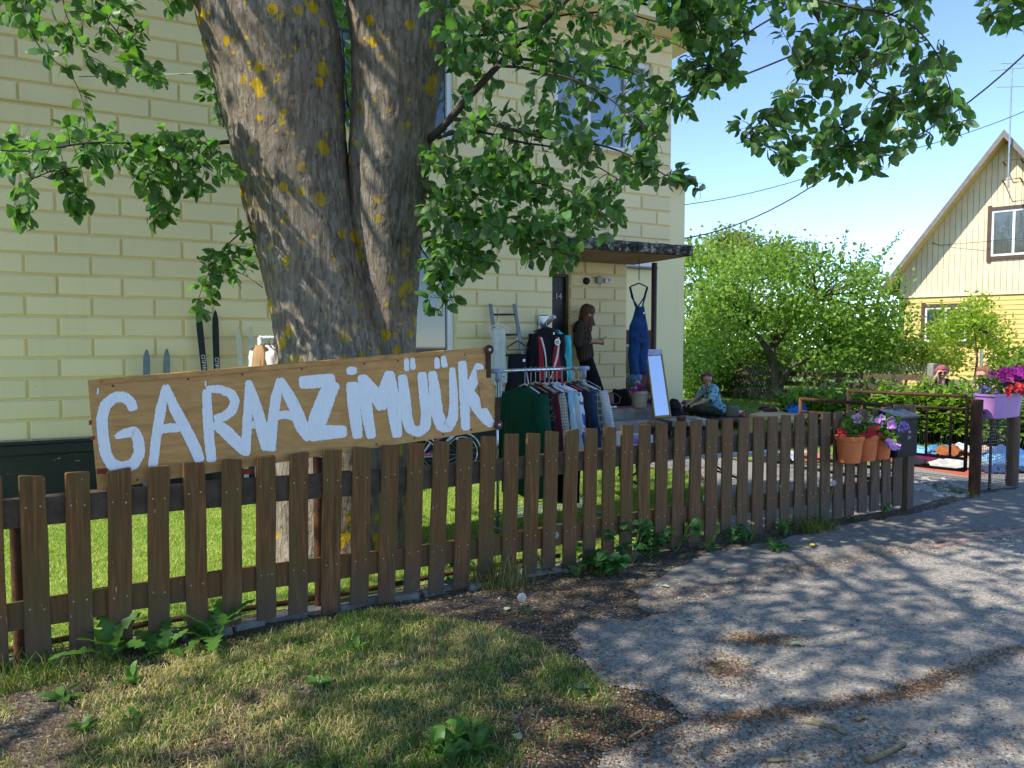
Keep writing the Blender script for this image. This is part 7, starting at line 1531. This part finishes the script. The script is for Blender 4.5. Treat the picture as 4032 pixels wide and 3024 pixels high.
def crate(u0, u1, label, n_rec, h=.26, seed=0, depth=.32, back=.12):
    a, b = P(u0, 1790, 7.55), P(u1, 1785, 7.7); t0_ = (a - fc[0]).dot(dvec); t1_ = (b - fc[0]).dot(dvec); c0 = f(fc[0] + dvec * t0_ + pv * back, fz); t = thing('record_crate', label, 'crate', c0 + dvec * (t1_ - t0_) / 2, 'record crates on the folding table'); L = t1_ - t0_; rz = math.atan2(dvec.y, dvec.x)
    cc = lambda x, y, z: c0 + dvec * x + pv * y + Vector((0, 0, z))
    for (x, y, w, d_) in ((L / 2, 0, L, .018), (L / 2, depth, L, .018), (0, depth / 2, .018, depth), (L, depth / 2, .018, depth)):
        m_ = MB(); m_.box(cc(x, y, h - .02), (w, d_, .045), rotz(rz)); m_.box(cc(x, y, .025), (w, d_, .045), rotz(rz)); nsl = max(2, int(max(w, d_) / .045))
        for k in range(nsl + 1): dd = (k / nsl - .5); m_.box(cc(x + (dd * w * .96 if w > d_ else 0), y + (dd * d_ * .96 if d_ > w else 0), h / 2), (.014, .014, h - .07), rotz(rz))
        m_.build('crate_side', MAT['black'], t)
    m_ = MB(); m_.box(cc(L / 2, depth / 2, .008), (L, depth, .012), rotz(rz)); m_.build('crate_floor', MAT['black'], t)
    rc = random.Random(seed); cols = [(.55, .50, .42), (.30, .12, .07), (.62, .60, .55), (.08, .08, .09), (.40, .24, .10), (.22, .26, .30), (.60, .42, .18), (.50, .47, .40)]
    for k in range(n_rec):
        x = .03 + (L - .06) * (k + .5) / n_rec; m_ = MB(); m_.box(cc(x, depth / 2, h * .5 + .045 + rc.uniform(-.01, .02)), (.006, depth - .03, h - .0), rotz(rz) @ Matrix.Rotation(rc.uniform(.18, .34), 3, 'Y')); m_.build('record_sleeve', RECM[rc.randrange(8)], t)
RECM = [simple('sleeve_%d' % i, c, .7, .35, 25) for i, c in enumerate([(.55, .50, .42), (.30, .12, .07), (.62, .60, .55), (.08, .08, .09), (.40, .24, .10), (.22, .26, .30), (.60, .42, .18), (.50, .47, .40)])]
crate(2560, 2690, 'black plastic crate of old records in the middle of the folding table', 22, .27, 1); crate(2700, 2810, 'black plastic crate of records with pale sleeves beside the rusty pipe', 16, .27, 2)
for u, w, h, c, lab in ((2452, .10, .22, (.60, .60, .62), 'white upright box on the left part of the folding table'), (2490, .13, .15, (.30, .14, .50), 'purple box on the folding table'), (2528, .12, .2, (.62, .62, .72), 'pale lilac box leaning between purple box and records'), (2560, .10, .10, (.20, .55, .68), 'light blue flat box before the record crate')):
    q = P(u, 1780, 7.5); m_ = MB(); m_.box((q.x, q.y, fz + h / 2 + .002), (w, .2, h), rotz(.35 + random.uniform(-.2, .2)), bev=.004); m_.build('box', simple('card_' + lab.split()[0] + lab.split()[1], c, .6, .12, 9), None, label=lab, cat='box')
# crate with things on the grass below
q = G(2790, 1985); m_ = MB(); m_.lathe((q.x, q.y, 0), [(.05, 0), (.06, .08), (.055, .08), (.045, .01), (.001, .01)], 14); m_.build('bowl', MAT['white'], None, smooth=True, label='white bowl on the ground under the folding table', cat='bowl')
# ---------------------------------------------------------------- blankets of clothes on the ground by the gate
q = G(3800, 1815); m_ = MB(); rot_ = .42
m_.box((q.x + .9, q.y + .3, .006), (4.2, 1.5, .008), rotz(rot_)); m_.build('ground_sheet', fab('orange_sheet', (.42, .10, .05), .15), None, label='orange sheet spread on the ground under the clothes piles', cat='sheet')
piles = [(3612, 1770, .28, .2, .16, (.16, .38, .60), 'light blue shirt heap beside the rusty gate bars'), (3655, 1805, .34, .2, .17, (.11, .012, .05), 'plum red jumper heap on the orange sheet'), (3605, 1812, .18, .15, .12, (.02, .02, .03), 'dark speckled scarf heap next to the plum jumper'), (3700, 1772, .26, .2, .18, (.05, .20, .34), 'teal blue garment in the clothes pile'), (3745, 1780, .22, .16, .2, (.24, .085, .03), 'rust orange garment on top of the pile'), (3735, 1822, .3, .18, .14, (.42, .41, .38), 'grey cotton heap in front of the rust orange garment'),
  (3790, 1772, .3, .22, .18, (.50, .55, .62), 'white and blue patterned blouse heap'), (3810, 1815, .26, .2, .13, (.34, .26, .18), 'beige garment heap behind the gate post'), (3880, 1775, .22, .16, .17, (.52, .36, .25), 'peach garment behind the wire mesh'), (3910, 1812, .4, .22, .17, (.20, .38, .55), 'faded jeans heap behind the wire mesh'), (3960, 1785, .3, .2, .2, (.05, .10, .22), 'navy blue garment behind the wire mesh'), (4010, 1820, .4, .25, .2, (.07, .16, .34), 'blue denim heap beyond the brown post'), (3950, 1838, .35, .16, .1, (.03, .06, .14), 'dark jeans spread at the front of the pile'), (4060, 1800, .3, .25, .18, (.03, .12, .35), 'royal blue garment at the end of the sheet'),
  (3130, 1790, .3, .2, .14, (.55, .55, .58), 'white printed garment on the path behind the pickets'), (3060, 1800, .2, .15, .16, (.02, .02, .025), 'black garment heap on the path behind the pickets'), (3210, 1795, .25, .18, .13, (.45, .16, .14), 'reddish garment heap on the path behind the planter')]
for i, (u, v, rx, ry, h, c, lab) in enumerate(piles):
    q = G(u, v + 22); mt = fab('pile_%d' % i, c, .2, 12) if i % 3 else fab_print('pile_%d' % i, c, sc(c, .35), 14, .56); cloth_heap('clothes_heap', lab, 'clothes', (q.x, q.y), rx, ry, h, mt, 20 + i, 24, 'clothes laid out on the ground', .012 + .0006 * i)
# ---------------------------------------------------------------- grass, weeds, litter
def blades(P0, h, w, lean, tint, name, label, mat_=None):
    n = len(P0); az = rng.uniform(0, 2 * np.pi, n); d = np.stack([np.cos(az), np.sin(az), np.zeros(n)], 1); az2 = rng.uniform(0, 2 * np.pi, n); sd = np.stack([np.cos(az2), np.sin(az2), np.zeros(n)], 1)
    z = np.array([0, 0, 1.]); h = np.broadcast_to(h, n)[:, None]; w = np.broadcast_to(w, n)[:, None]; le = np.broadcast_to(lean, n)[:, None]
    m_ = P0 + z * h * .55 + d * h * le * .35; t = P0 + z * h * np.sqrt(np.maximum(.05, 1 - le ** 2 * .8)) + d * h * le
    V = np.stack([P0 - sd * w, P0 + sd * w, m_ - sd * w * .8, m_ + sd * w * .8, t], 1).reshape(-1, 3); b = (np.arange(n) * 5)[:, None]
    F_ = np.concatenate([b + np.array([[0, 1, 3]]), b + np.array([[0, 3, 2]]), b + np.array([[2, 3, 4]])], 0)
    me = np_mesh(name, V, F_, mat_ or MAT['grass'], (0, 0, 0), False, np.repeat(tint, 5, axis=0)); return link(name, me, None, (0, 0, 0), label=label, cat='grass', kind='stuff')
def sample(poly, n):
    xs = [p_[0] for p_ in poly]; ys = [p_[1] for p_ in poly]; out = np.zeros((0, 2))
    while len(out) < n:
        q = np.stack([rng.uniform(min(xs), max(xs), n), rng.uniform(min(ys), max(ys), n)], 1); out = np.concatenate([out, q[inpoly(q[:, 0], q[:, 1], poly)]])
    return out[:n]
def gtint(n, g0, g1, dry, straw=(.34, .26, .11)):
    k = rng.random((n, 1)); c = np.array(g0) * (1 - k) + np.array(g1) * k; c = c * rng.uniform(.7, 1.3, (n, 1)); m_ = rng.random(n) < dry; c[m_] = np.array(straw) * rng.uniform(.6, 1.3, (m_.sum(), 1)); return c
fg = [fo(-1.6, .10), fo(1.75, .10), gxy(1640, 2420), gxy(2050, 2500), gxy(2290, 2620), gxy(2480, 2760), gxy(2560, 2860), gxy(2350, 3060), (-.1, 2.2), (-3.2, 2.0)]
q = sample(fg, 95000); dn = fbm(q[:, 0], q[:, 1], 1.7, 2); dx = np.clip((q[:, 0] + 1.3) / 1.9, 0, 1); keep = (dn > .40 + .30 * dx ** 1.3 + rng.normal(0, .07, len(q))); q = q[keep]; n = len(q)
dryp = np.clip(fbm(q[:, 0], q[:, 1], 1.1, 8) * 1.9 - .66 + .18 * (q[:, 0] < -1.0), .08, .8); tn = gtint(n, (.085, .17, .028), (.15, .25, .045), 0); isd = rng.random(n) < dryp; tn[isd] = np.array((.58, .48, .24)) * rng.uniform(.55, 1.25, (isd.sum(), 1))  # dry blades; extra straw at the left puts the sun patch's brightness into colour
hh_ = rng.uniform(.018, .05, n) * (.7 + .8 * dn[keep]); ln_ = np.where(isd, rng.uniform(.75, .99, n), rng.uniform(.2, .85, n)); P0 = np.concatenate([q, np.full((n, 1), .001)], 1)
blades(P0, hh_, rng.uniform(.0011, .0022, n), ln_, tn, 'verge_grass', 'patchy half-dry grass of the verge before the picket fence')
# taller fringe along the fence
q = sample([fo(-1.6, .30), fo(7.0, .22), fo(7.0, -.12), fo(-1.6, -.12)], 30000); t_ = (q[:, 0] - FA.x) * FDIR.x + (q[:, 1] - FA.y) * FDIR.y; dn = vnoise(t_, t_ * 0, 2.6, 4); keep = (dn > .46 + .12 * (t_ > 1.7) + .16 * (t_ > 3.8)) & (rng.random(len(q)) < .5); q = q[keep]; n = len(q)
blades(np.concatenate([q, np.full((n, 1), .0)], 1), rng.uniform(.03, .13, n) * (.5 + dn[keep]), rng.uniform(.0014, .0026, n), rng.uniform(.2, .95, n), gtint(n, (.05, .105, .018), (.085, .15, .025), .22), 'fence_grass', 'longer ragged grass growing along the foot of the pickets')
# lawn behind the fence
q = sample([fo(-2.2, -.25), fo(4.9, -.25), (2.08, 8.0), (2.28, 9.3), (1.5, 9.8), tuple(H(-2.3, .15, 0)[:2]), tuple(H(-8.6, .05, 0)[:2])], 165000); n = len(q); dn = fbm(q[:, 0], q[:, 1], 1.3, 6)
tn = gtint(n, (.20, .32, .04), (.33, .45, .08), 0); isd = rng.random(n) < np.clip(dn * .8 - .25, .03, .4); tn[isd] = np.array((.55, .54, .19)) * rng.uniform(.7, 1.2, (isd.sum(), 1))
blades(np.concatenate([q, np.full((n, 1), .004)], 1), rng.uniform(.018, .036, n), rng.uniform(.0016, .003, n), rng.uniform(.45, .97, n), tn, 'lawn_grass', 'short bright green lawn between the fence and the yellow house')
q = sample([(2.8, 11.8), (4.8, 10.2), (9, 11.8), (12, 22), (3.5, 23), (2.2, 14)], 42000); n = len(q)
blades(np.concatenate([q, np.full((n, 1), .005)], 1), rng.uniform(.03, .07, n), rng.uniform(.003, .005, n), rng.uniform(.2, .9, n), gtint(n, (.075, .14, .02), (.12, .20, .03), .08), 'garden_grass', 'mown grass of the garden lawn around the apple tree')
q = sample([(4.0, 8.0), (4.9, 7.75), (5.0, 8.4), (4.2, 8.9)], 2600); n = len(q); dn = fbm(q[:, 0], q[:, 1], 4, 3); q = q[dn > .5]; n = len(q)
blades(np.concatenate([q, np.full((n, 1), .004)], 1), rng.uniform(.02, .05, n), rng.uniform(.002, .003, n), rng.uniform(.2, .9, n), gtint(n, (.07, .12, .02), (.12, .17, .03), .25), 'cobble_grass', 'grass tufts between the cobbles before the gate')
# ---- loose bud scales, twigs and grit
t = NT('tinted_debris'); t.set(.9, 0, .15); at = t.n('Attribute', attribute_name='tint'); t.base(at.outputs['Color']); MAT['debris'] = t.m
edge = [Vector(p_[:2]) for p_ in asph_pts if p_[1] > 2.0 and p_[0] < 6.5 and p_[1] < 7.5]
pts = []
for _ in range(9000): e = random.choice(edge); pts.append((e.x + random.gauss(-.06, .13), e.y + random.gauss(.03, .10)))
seam = [G(*p_) for p_ in ((2760, 2850), (3000, 2830), (3250, 2790), (3560, 2740), (3660, 2700), (3800, 2640), (4040, 2550))]
for _ in range(4200): i = random.randrange(len(seam) - 1); s = seam[i].lerp(seam[i + 1], random.random()); pts.append((s.x + random.gauss(0, .05), s.y + random.gauss(0, .035)))
for (u, v, sx, sy, k) in ((2990, 2525, .13, .05, 1500), (2850, 2640, .09, .09, 1300), (2450, 2930, .35, .12, 1800), (3100, 2960, .5, .12, 1500), (2250, 2330, .5, .12, 2600), (1750, 2440, .35, .12, 1200), (2000, 2850, .3, .25, 2200), (1500, 2800, .5, .3, 2200), (900, 2850, .5, .25, 1200)):
    c = G(u, v)
    for _ in range(k): pts.append((random.gauss(c.x, sx), random.gauss(c.y, sy)))
for _ in range(4500): c = G(random.uniform(300, 4000), random.uniform(2300, 3050)); pts.append((c.x, c.y))
pts = np.array(pts); n = len(pts); az = rng.uniform(0, 6.28, n); L = rng.uniform(.003, .0095, n); W = L * rng.uniform(.25, .6, n); d = np.stack([np.cos(az), np.sin(az), rng.uniform(-.25, .25, n)], 1); s = np.stack([-np.sin(az), np.cos(az), rng.uniform(-.4, .4, n)], 1); c = np.concatenate([pts, rng.uniform(.011, .017, (n, 1))], 1)
V = np.stack([c - d * L[:, None], c + s * W[:, None], c + d * L[:, None], c - s * W[:, None]], 1).reshape(-1, 3); tn = np.array((.17, .085, .04)) * rng.uniform(.35, 1.7, (n, 1)); m_ = rng.random(n) < .16; tn[m_] = np.array((.42, .30, .16)) * rng.uniform(.6, 1.2, (m_.sum(), 1))
link('bud_scale_litter', np_mesh('litter', V, (np.arange(n) * 4)[:, None] + np.array([[0, 1, 2, 3]]), MAT['debris'], (0, 0, 0), False, np.repeat(tn, 4, axis=0)), None, (0, 0, 0), label='brown bud scales and crumbs drifted along the road edge', cat='litter', kind='stuff')
pts = []
for _ in range(9000): c = G(random.uniform(1500, 4032), random.uniform(2150, 3050) if random.random() < .7 else random.uniform(2100, 2500)); pts.append((c.x, c.y))
for _ in range(3500): e = random.choice(edge); pts.append((e.x + random.gauss(0, .10), e.y + random.gauss(.02, .08)))
pts = np.array(pts); n = len(pts); r = rng.gamma(2.0, .0014, n) + .0012; c = np.concatenate([pts, np.full((n, 1), .009)], 1); U6 = np.array([(1, 0, 0), (0, 1, 0), (-1, 0, 0), (0, -1, 0), (0, 0, .8), (0, 0, -.5)]); jit = rng.uniform(.6, 1.3, (n, 6, 1)); V = (c[:, None, :] + U6[None] * jit * r[:, None, None]).reshape(-1, 3)
F8 = np.array([(0, 1, 4), (1, 2, 4), (2, 3, 4), (3, 0, 4)]); k = rng.random((n, 1)); tn = np.array((.17, .16, .15)) * (1 - k) + np.array((.42, .40, .37)) * k; tn[rng.random(n) < .3] *= .4
link('road_grit', np_mesh('grit', V, ((np.arange(n) * 6)[:, None, None] + F8[None]).reshape(-1, 3), MAT['debris'], (0, 0, 0), False, np.repeat(tn, 6, axis=0)), None, (0, 0, 0), label='loose grit and pebbles strewn over the asphalt', cat='grit', kind='stuff')
# ---- dandelions and other weeds: every leaf its own part
def tooth_leaf(seed, teeth=True, w=.13):
    r_ = random.Random(seed); st = 15; vs = []; fs = []
    for i in range(st):
        t = i / (st - 1); ww = w * (.25 + .95 * math.sin(math.pi * min(1, t * .78 + .1)) ** 1.2) * (1 if t < .97 else .3)
        if teeth: ww *= (1.28 if i % 2 else .62) if .12 < t < .93 else 1
        z = .5 * t - .62 * t * t + .02 * math.sin(t * 12 + seed); yb = -.04 if (teeth and i % 2) else 0
        vs += [(-ww + .03 * math.sin(t * 5 + seed), t + yb, z + .25 * ww), (.03 * math.sin(t * 5 + seed), t, z), (ww + .03 * math.sin(t * 5 + seed), t + yb, z + .25 * ww * r_.uniform(.6, 1.3))]
    for i in range(st - 1): a_ = i * 3; fs += [(a_, a_ + 1, a_ + 4, a_ + 3), (a_ + 1, a_ + 2, a_ + 5, a_ + 4)]
    m_ = MB(); m_.add(vs, fs); return m_.mesh('weed_leaf', MAT['weed_leaf'], smooth=True)
DM = [tooth_leaf(s) for s in range(4)]; PM = [tooth_leaf(s + 10, False, .17) for s in range(2)]
NM = []
for s in range(3):
    v0, f0 = leaf_geo(s + 3, 11, .2, .25, .03); m_ = MB(); m_.add((v0 * np.array([1.05, 1, 1])).tolist(), f0.tolist()); NM.append(m_.mesh('broad_leaf', MAT['nettle_leaf'], smooth=True))
def put(me, parent, pos, x, y, z, s, name='leaf'):
    o = bpy.data.objects.new(name, me); col.objects.link(o); o.parent = parent; M4 = Matrix((Vector(x) * s, Vector(y) * s, Vector(z) * s)).transposed().to_4x4(); M4.translation = Vector(pos) - wl(parent); o.matrix_local = M4
stemm = simple('weed_stem', (.11, .17, .05), .6, .2)
def dandelion(u, v, L, n, label, meshes=DM, stems=(), rise=.35, group='dandelions along the fence', flowers=()):
    c = G(u, v); t = thing('dandelion', label, 'weed', c, group)
    for k in range(n):
        az = 2 * math.pi * (k + random.uniform(-.3, .3)) / n; el = random.uniform(rise * .4, rise * 1.7); y = Vector((math.cos(az) * math.cos(el), math.sin(az) * math.cos(el), math.sin(el))); x, y, z = frame(y, Vector((0, 0, 1)) + rv() * .3); put(random.choice(meshes), t, c + Vector((math.cos(az), math.sin(az), 0)) * .01, x, y, z, L * random.uniform(.65, 1.15))
    for (du, h, kind) in stems:
        top = c + Vector((du, random.uniform(-.03, .03), h)); m_ = MB(); m_.tube([c, c.lerp(top, .5) + Vector((du * .3, 0, .02)), top], [.0032, .0028, .0024], 6); m_.build('stalk', stemm, t, smooth=True); m_ = MB()
        if kind == 'clock':
            for _ in range(150): d_ = rv(); m_.tube([top + d_ * .004, top + d_ * .024], .0005, 3, cap=False); m_.sphere(top + d_ * .024, .0028, 4, 2)
            m_.build('seed_head', MAT['seedhead'], t, kind='stuff')
        elif kind == 'flower':
            for k in range(26): d_ = (rv() * Vector((1, 1, .25)) + Vector((0, 0, .35))).normalized(); m_.tube([top, top + d_ * .019], [.003, .0035], 4)
            m_.build('flower_head', MAT['dandelion'], t, kind='stuff')
        else: m_.sphere(top, .008, 7, 5); m_.build('bud', stemm, t, smooth=True)
    return t
dandelion(445, 2600, .27, 11, 'big dandelion rosette at the fence below the letter A', rise=.75)
dandelion(650, 2575, .2, 7, 'small dandelion beside the big rosette under the sign', rise=.6)
dandelion(845, 2525, .26, 11, 'dandelion rosette at the fence below the letter R', rise=.7)
dandelion(522, 2690, .09, 8, 'bright little weed in the sunny verge below the big rosette', PM, rise=.9, group='small weeds in the verge'); dandelion(535, 2840, .07, 7, 'low weed in the sunny dry grass', PM, rise=.6, group='small weeds in the verge'); dandelion(250, 2755, .10, 5, 'flat weed near the dry grass edge', PM, rise=.3, group='small weeds in the verge'); dandelion(330, 2880, .07, 7, 'pale weed tuft in the sunny patch', PM, rise=.7, group='small weeds in the verge')
dandelion(1185, 2535, .08, 7, 'weed in the shaded verge below the letter Z', PM, rise=.5, group='small weeds in the verge'); dandelion(1395, 2560, .08, 8, 'bright weed on the verge by the bare soil', PM, rise=.8, group='small weeds in the verge'); dandelion(1250, 2700, .08, 7, 'weed in the middle of the shaded verge', PM, rise=.5, group='small weeds in the verge')
for (u, v, lab) in ((1720, 2960, 'leafy weed on the lawn side of the big weed clump'), (1800, 2930, 'weed in the heart of the big verge clump'), (1880, 2970, 'weed on the road side of the big verge clump'), (1780, 3000, 'weed at the front of the big verge clump'), (1850, 2900, 'weed at the back of the big verge clump')): dandelion(u, v, .10, 9, lab, PM, rise=.8, group='leafy clump at the verge end')
dandelion(2130, 2255, .13, 8, 'dandelion with a seed clock and bare stalks against the pickets', stems=((.10, .27, 'clock'), (.0, .28, 'bud'), (.04, .30, 'bud')), rise=.8); dandelion(2270, 2270, .14, 9, 'dandelion sprawling beside the broad-leaved weeds', rise=.6)
dandelion(2075, 2420, .05, 5, 'stunted dandelion with a seed clock on the bare soil', stems=((-.03, .10, 'clock'),), rise=.4)
dandelion(3085, 2110, .15, 10, 'dandelion with long bent stalks at the right-hand pickets', stems=((-.03, .42, 'bud'), (.10, .30, 'bud')), rise=.9); dandelion(3225, 2082, .14, 8, 'dandelion with a white seed clock under the planter', stems=((.12, .40, 'clock'), (-.02, .42, 'bud')), rise=.6)
dandelion(2950, 2140, .14, 10, 'dandelion in flower with tall buds before the pickets', stems=((-.12, .28, 'bud'), (.02, .16, 'flower')), rise=.9); dandelion(3060, 2165, .15, 11, 'dandelion spreading onto the path with a yellow flower', stems=((.28, .03, 'flower'),), rise=.3)
dandelion(3360, 2050, .09, 7, 'small dandelion near the fence end', rise=.6); dandelion(3480, 2020, .10, 7, 'dandelion at the last pickets under the mailbox', rise=.8); dandelion(2790, 2170, .12, 8, 'dandelion beside the broad-leaved weeds', rise=.7)
def broadweed(u, v, h, n, label, size=.075, group='broad-leaved weeds at the fence'):
    c = G(u, v); t = thing('broad_leaved_weed', label, 'weed', c, group); m_ = MB()
    for k in range(n):
        az = random.uniform(0, 6.28); sp_ = h * random.uniform(.2, .75); top = c + Vector((math.cos(az) * sp_, math.sin(az) * sp_ * .7, h * random.uniform(.45, 1.05))); mid = c.lerp(top, .5) + Vector((0, 0, h * .12)); path = [c * (1 - s) ** 2 + mid * 2 * s * (1 - s) + top * s * s for s in np.linspace(0, 1, 6)]; m_.tube(path, [.004 - .002 * s for s in np.linspace(0, 1, 6)], 5)
        for f_ in (.55, .8, 1.0):
            q = path[min(5, int(f_ * 5))]
            for j in range(3 if f_ == 1 else 2):
                an = az + (j - 1) * 1.5 + random.uniform(-.3, .3); y = Vector((math.cos(an), math.sin(an), random.uniform(-.3, .25))); x, y, z = frame(y, Vector((0, -.25, 1)) + rv() * .4); put(random.choice(NM), t, q, x, y, z, size * random.uniform(.7, 1.25) * (.7 + .4 * f_))
    m_.build('stems', stemm, t, kind='stuff'); return t
broadweed(2490, 2215, .30, 9, 'tallest bushy broad-leaved weed at the middle of the fence'); broadweed(2560, 2200, .26, 8, 'bushy broad-leaved weed right beside the tallest one'); broadweed(2395, 2262, .18, 8, 'lower broad-leaved weed with large leaflets', .085); broadweed(2660, 2175, .24, 5, 'leggy broad-leaved weed leaning out from the pickets', .07); broadweed(1808, 2315, .2, 4, 'small nettle-like weed on the stone by the dry grass', .055); broadweed(2880, 2140, .15, 5, 'small broad-leaved weed among the dandelions', .05); broadweed(2320, 2240, .16, 5, 'ferny low weed beside the sprawling dandelion', .05)
# tall half-dry grass tuft
q = np.stack([rng.normal(0, .11, 420), rng.normal(0, .06, 420)], 1); c = G(1950, 2310); P0 = np.concatenate([q + np.array([c.x, c.y]), np.zeros((420, 1))], 1)
blades(P0, rng.uniform(.08, .34, 420), rng.uniform(.0012, .002, 420), rng.uniform(.2, .95, 420), gtint(420, (.07, .12, .025), (.10, .15, .03), .5), 'tall_grass_tuft', 'tall half-dry grass tuft at the fence by the bare soil')
# fallen leaves and sticks on the road
fl_m = simple('fallen_leaf', (.30, .36, .22), .7, .25, 12)
for k, (u, v, s, rz_) in enumerate(((2255, 2718, .10, .2), (2840, 2252, .05, .4), (2635, 2318, .06, 2.6), (3165, 2548, .08, 2.9), (2965, 2620, .05, 1.0), (2700, 2450, .05, .1), (3180, 2450, .045, 3), (1990, 2410, .06, 1.2), (3940, 2420, .04, .2), (1480, 2560, .05, .7), (2050, 2920, .06, 2.2))):
    c = G(u, v) + Vector((0, 0, .014)); v0, f0 = leaf_geo(k, 11, .15, .3, .08); m_ = MB(); M_ = rotz(rz_ - 1.57) @ Matrix.Rotation(.12, 3, 'X'); m_.add([c + M_ @ (Vector(p_) * s) for p_ in v0.tolist()], f0.tolist()); m_.build('fallen_leaf', fl_m, None, smooth=True, label='pale upturned leaf lying on the ground before the fence', cat='leaf', group='fallen leaves')
for (pp, r, lab) in (([(3160, 2852), (3230, 2868), (3290, 2880), (3330, 2905)], .011, 'lichen-spotted stick lying in the litter on the asphalt seam'), ([(3410, 3012), (3470, 2992), (3520, 2965), (3560, 2945)], .012, 'thick grey stick at the edge of the shaded asphalt'), ([(2480, 2920), (2530, 2890), (2545, 2865)], .005, 'thin crooked twig on the brown litter'), ([(3020, 3012), (3110, 3008)], .007, 'straight brown twig in the litter'), ([(3370, 2850), (3400, 2838), (3420, 2845)], .009, 'short knobbly stick with yellow lichen')):
    m_ = MB(); m_.tube([G(*p_) + Vector((0, 0, .018)) for p_ in pp], [r * (1.1 - .3 * i / len(pp)) for i in range(len(pp))], 7, wob=lambda i, j: 1 + .15 * math.sin(j * 2 + i * 3)); m_.build('stick', MAT['drystick'], None, smooth=True, label=lab, cat='stick')
# ---------------------------------------------------------------- across the street, behind the camera: what the window panes reflect
ac_ = thing('street_house', 'peach rendered house across the street with a grey roof', 'house', (-7, -24, 0))
m_ = MB(); m_.box((-7, -24, 2.2), (11, 8, 4.4)); m_.build('wall', simple('peach_render', (.70, .46, .34), .85, .1, 3, .1), ac_)
m_ = MB(); m_.add([(-13, -19.6, 4.4), (-1, -19.6, 4.4), (-1, -28.4, 4.4), (-13, -28.4, 4.4), (-13, -24, 7), (-1, -24, 7)], [(0, 1, 5, 4), (2, 3, 4, 5), (1, 2, 5), (3, 0, 4), (0, 3, 2, 1)]); m_.build('roof', MAT['roof'], ac_)
for x in (-11, -8, -5, -3): m_ = MB(); m_.box((x, -19.97, 2.3), (1.1, .1, 1.3)); wq = m_.build('window', MAT['white'], ac_); m_ = MB(); m_.box((x, -19.91, 2.3), (.95, .04, 1.15)); m_.build('pane', MAT['glass'], wq)
for i, (x, y, r, lab) in enumerate(((3, -17, 2.4, 'rounded green tree across the street beside the peach house'), (9, -19, 3.0, 'larger green tree across the street'), (-16, -17, 2.6, 'green tree across the street by the far gable end'))):
    t = thing('offscreen_tree', lab, 'tree', (x, y, 0), 'trees across the street'); m_ = MB(); m_.tube([(x, y, 0), (x + .1, y, 2), (x, y, 4)], [.2, .16, .1], 8); m_.build('trunk', MAT['apple_bark'], t, smooth=True)
    cl = [(Vector((x, y, 4.2)) + Vector((q.x * r, q.y * r, q.z * r * .9)) * random.random() ** .4, random.uniform(.8, 1.2)) for q in (rv() for _ in range(70))]
    link('crown', leaves_mesh('crown', bush_leaves(3500, clumpy(cl, .4), .24, TG), LGlow, MAT['leaf_far'], Vector((x, y, 0))), t, (x, y, 0), kind='stuff')
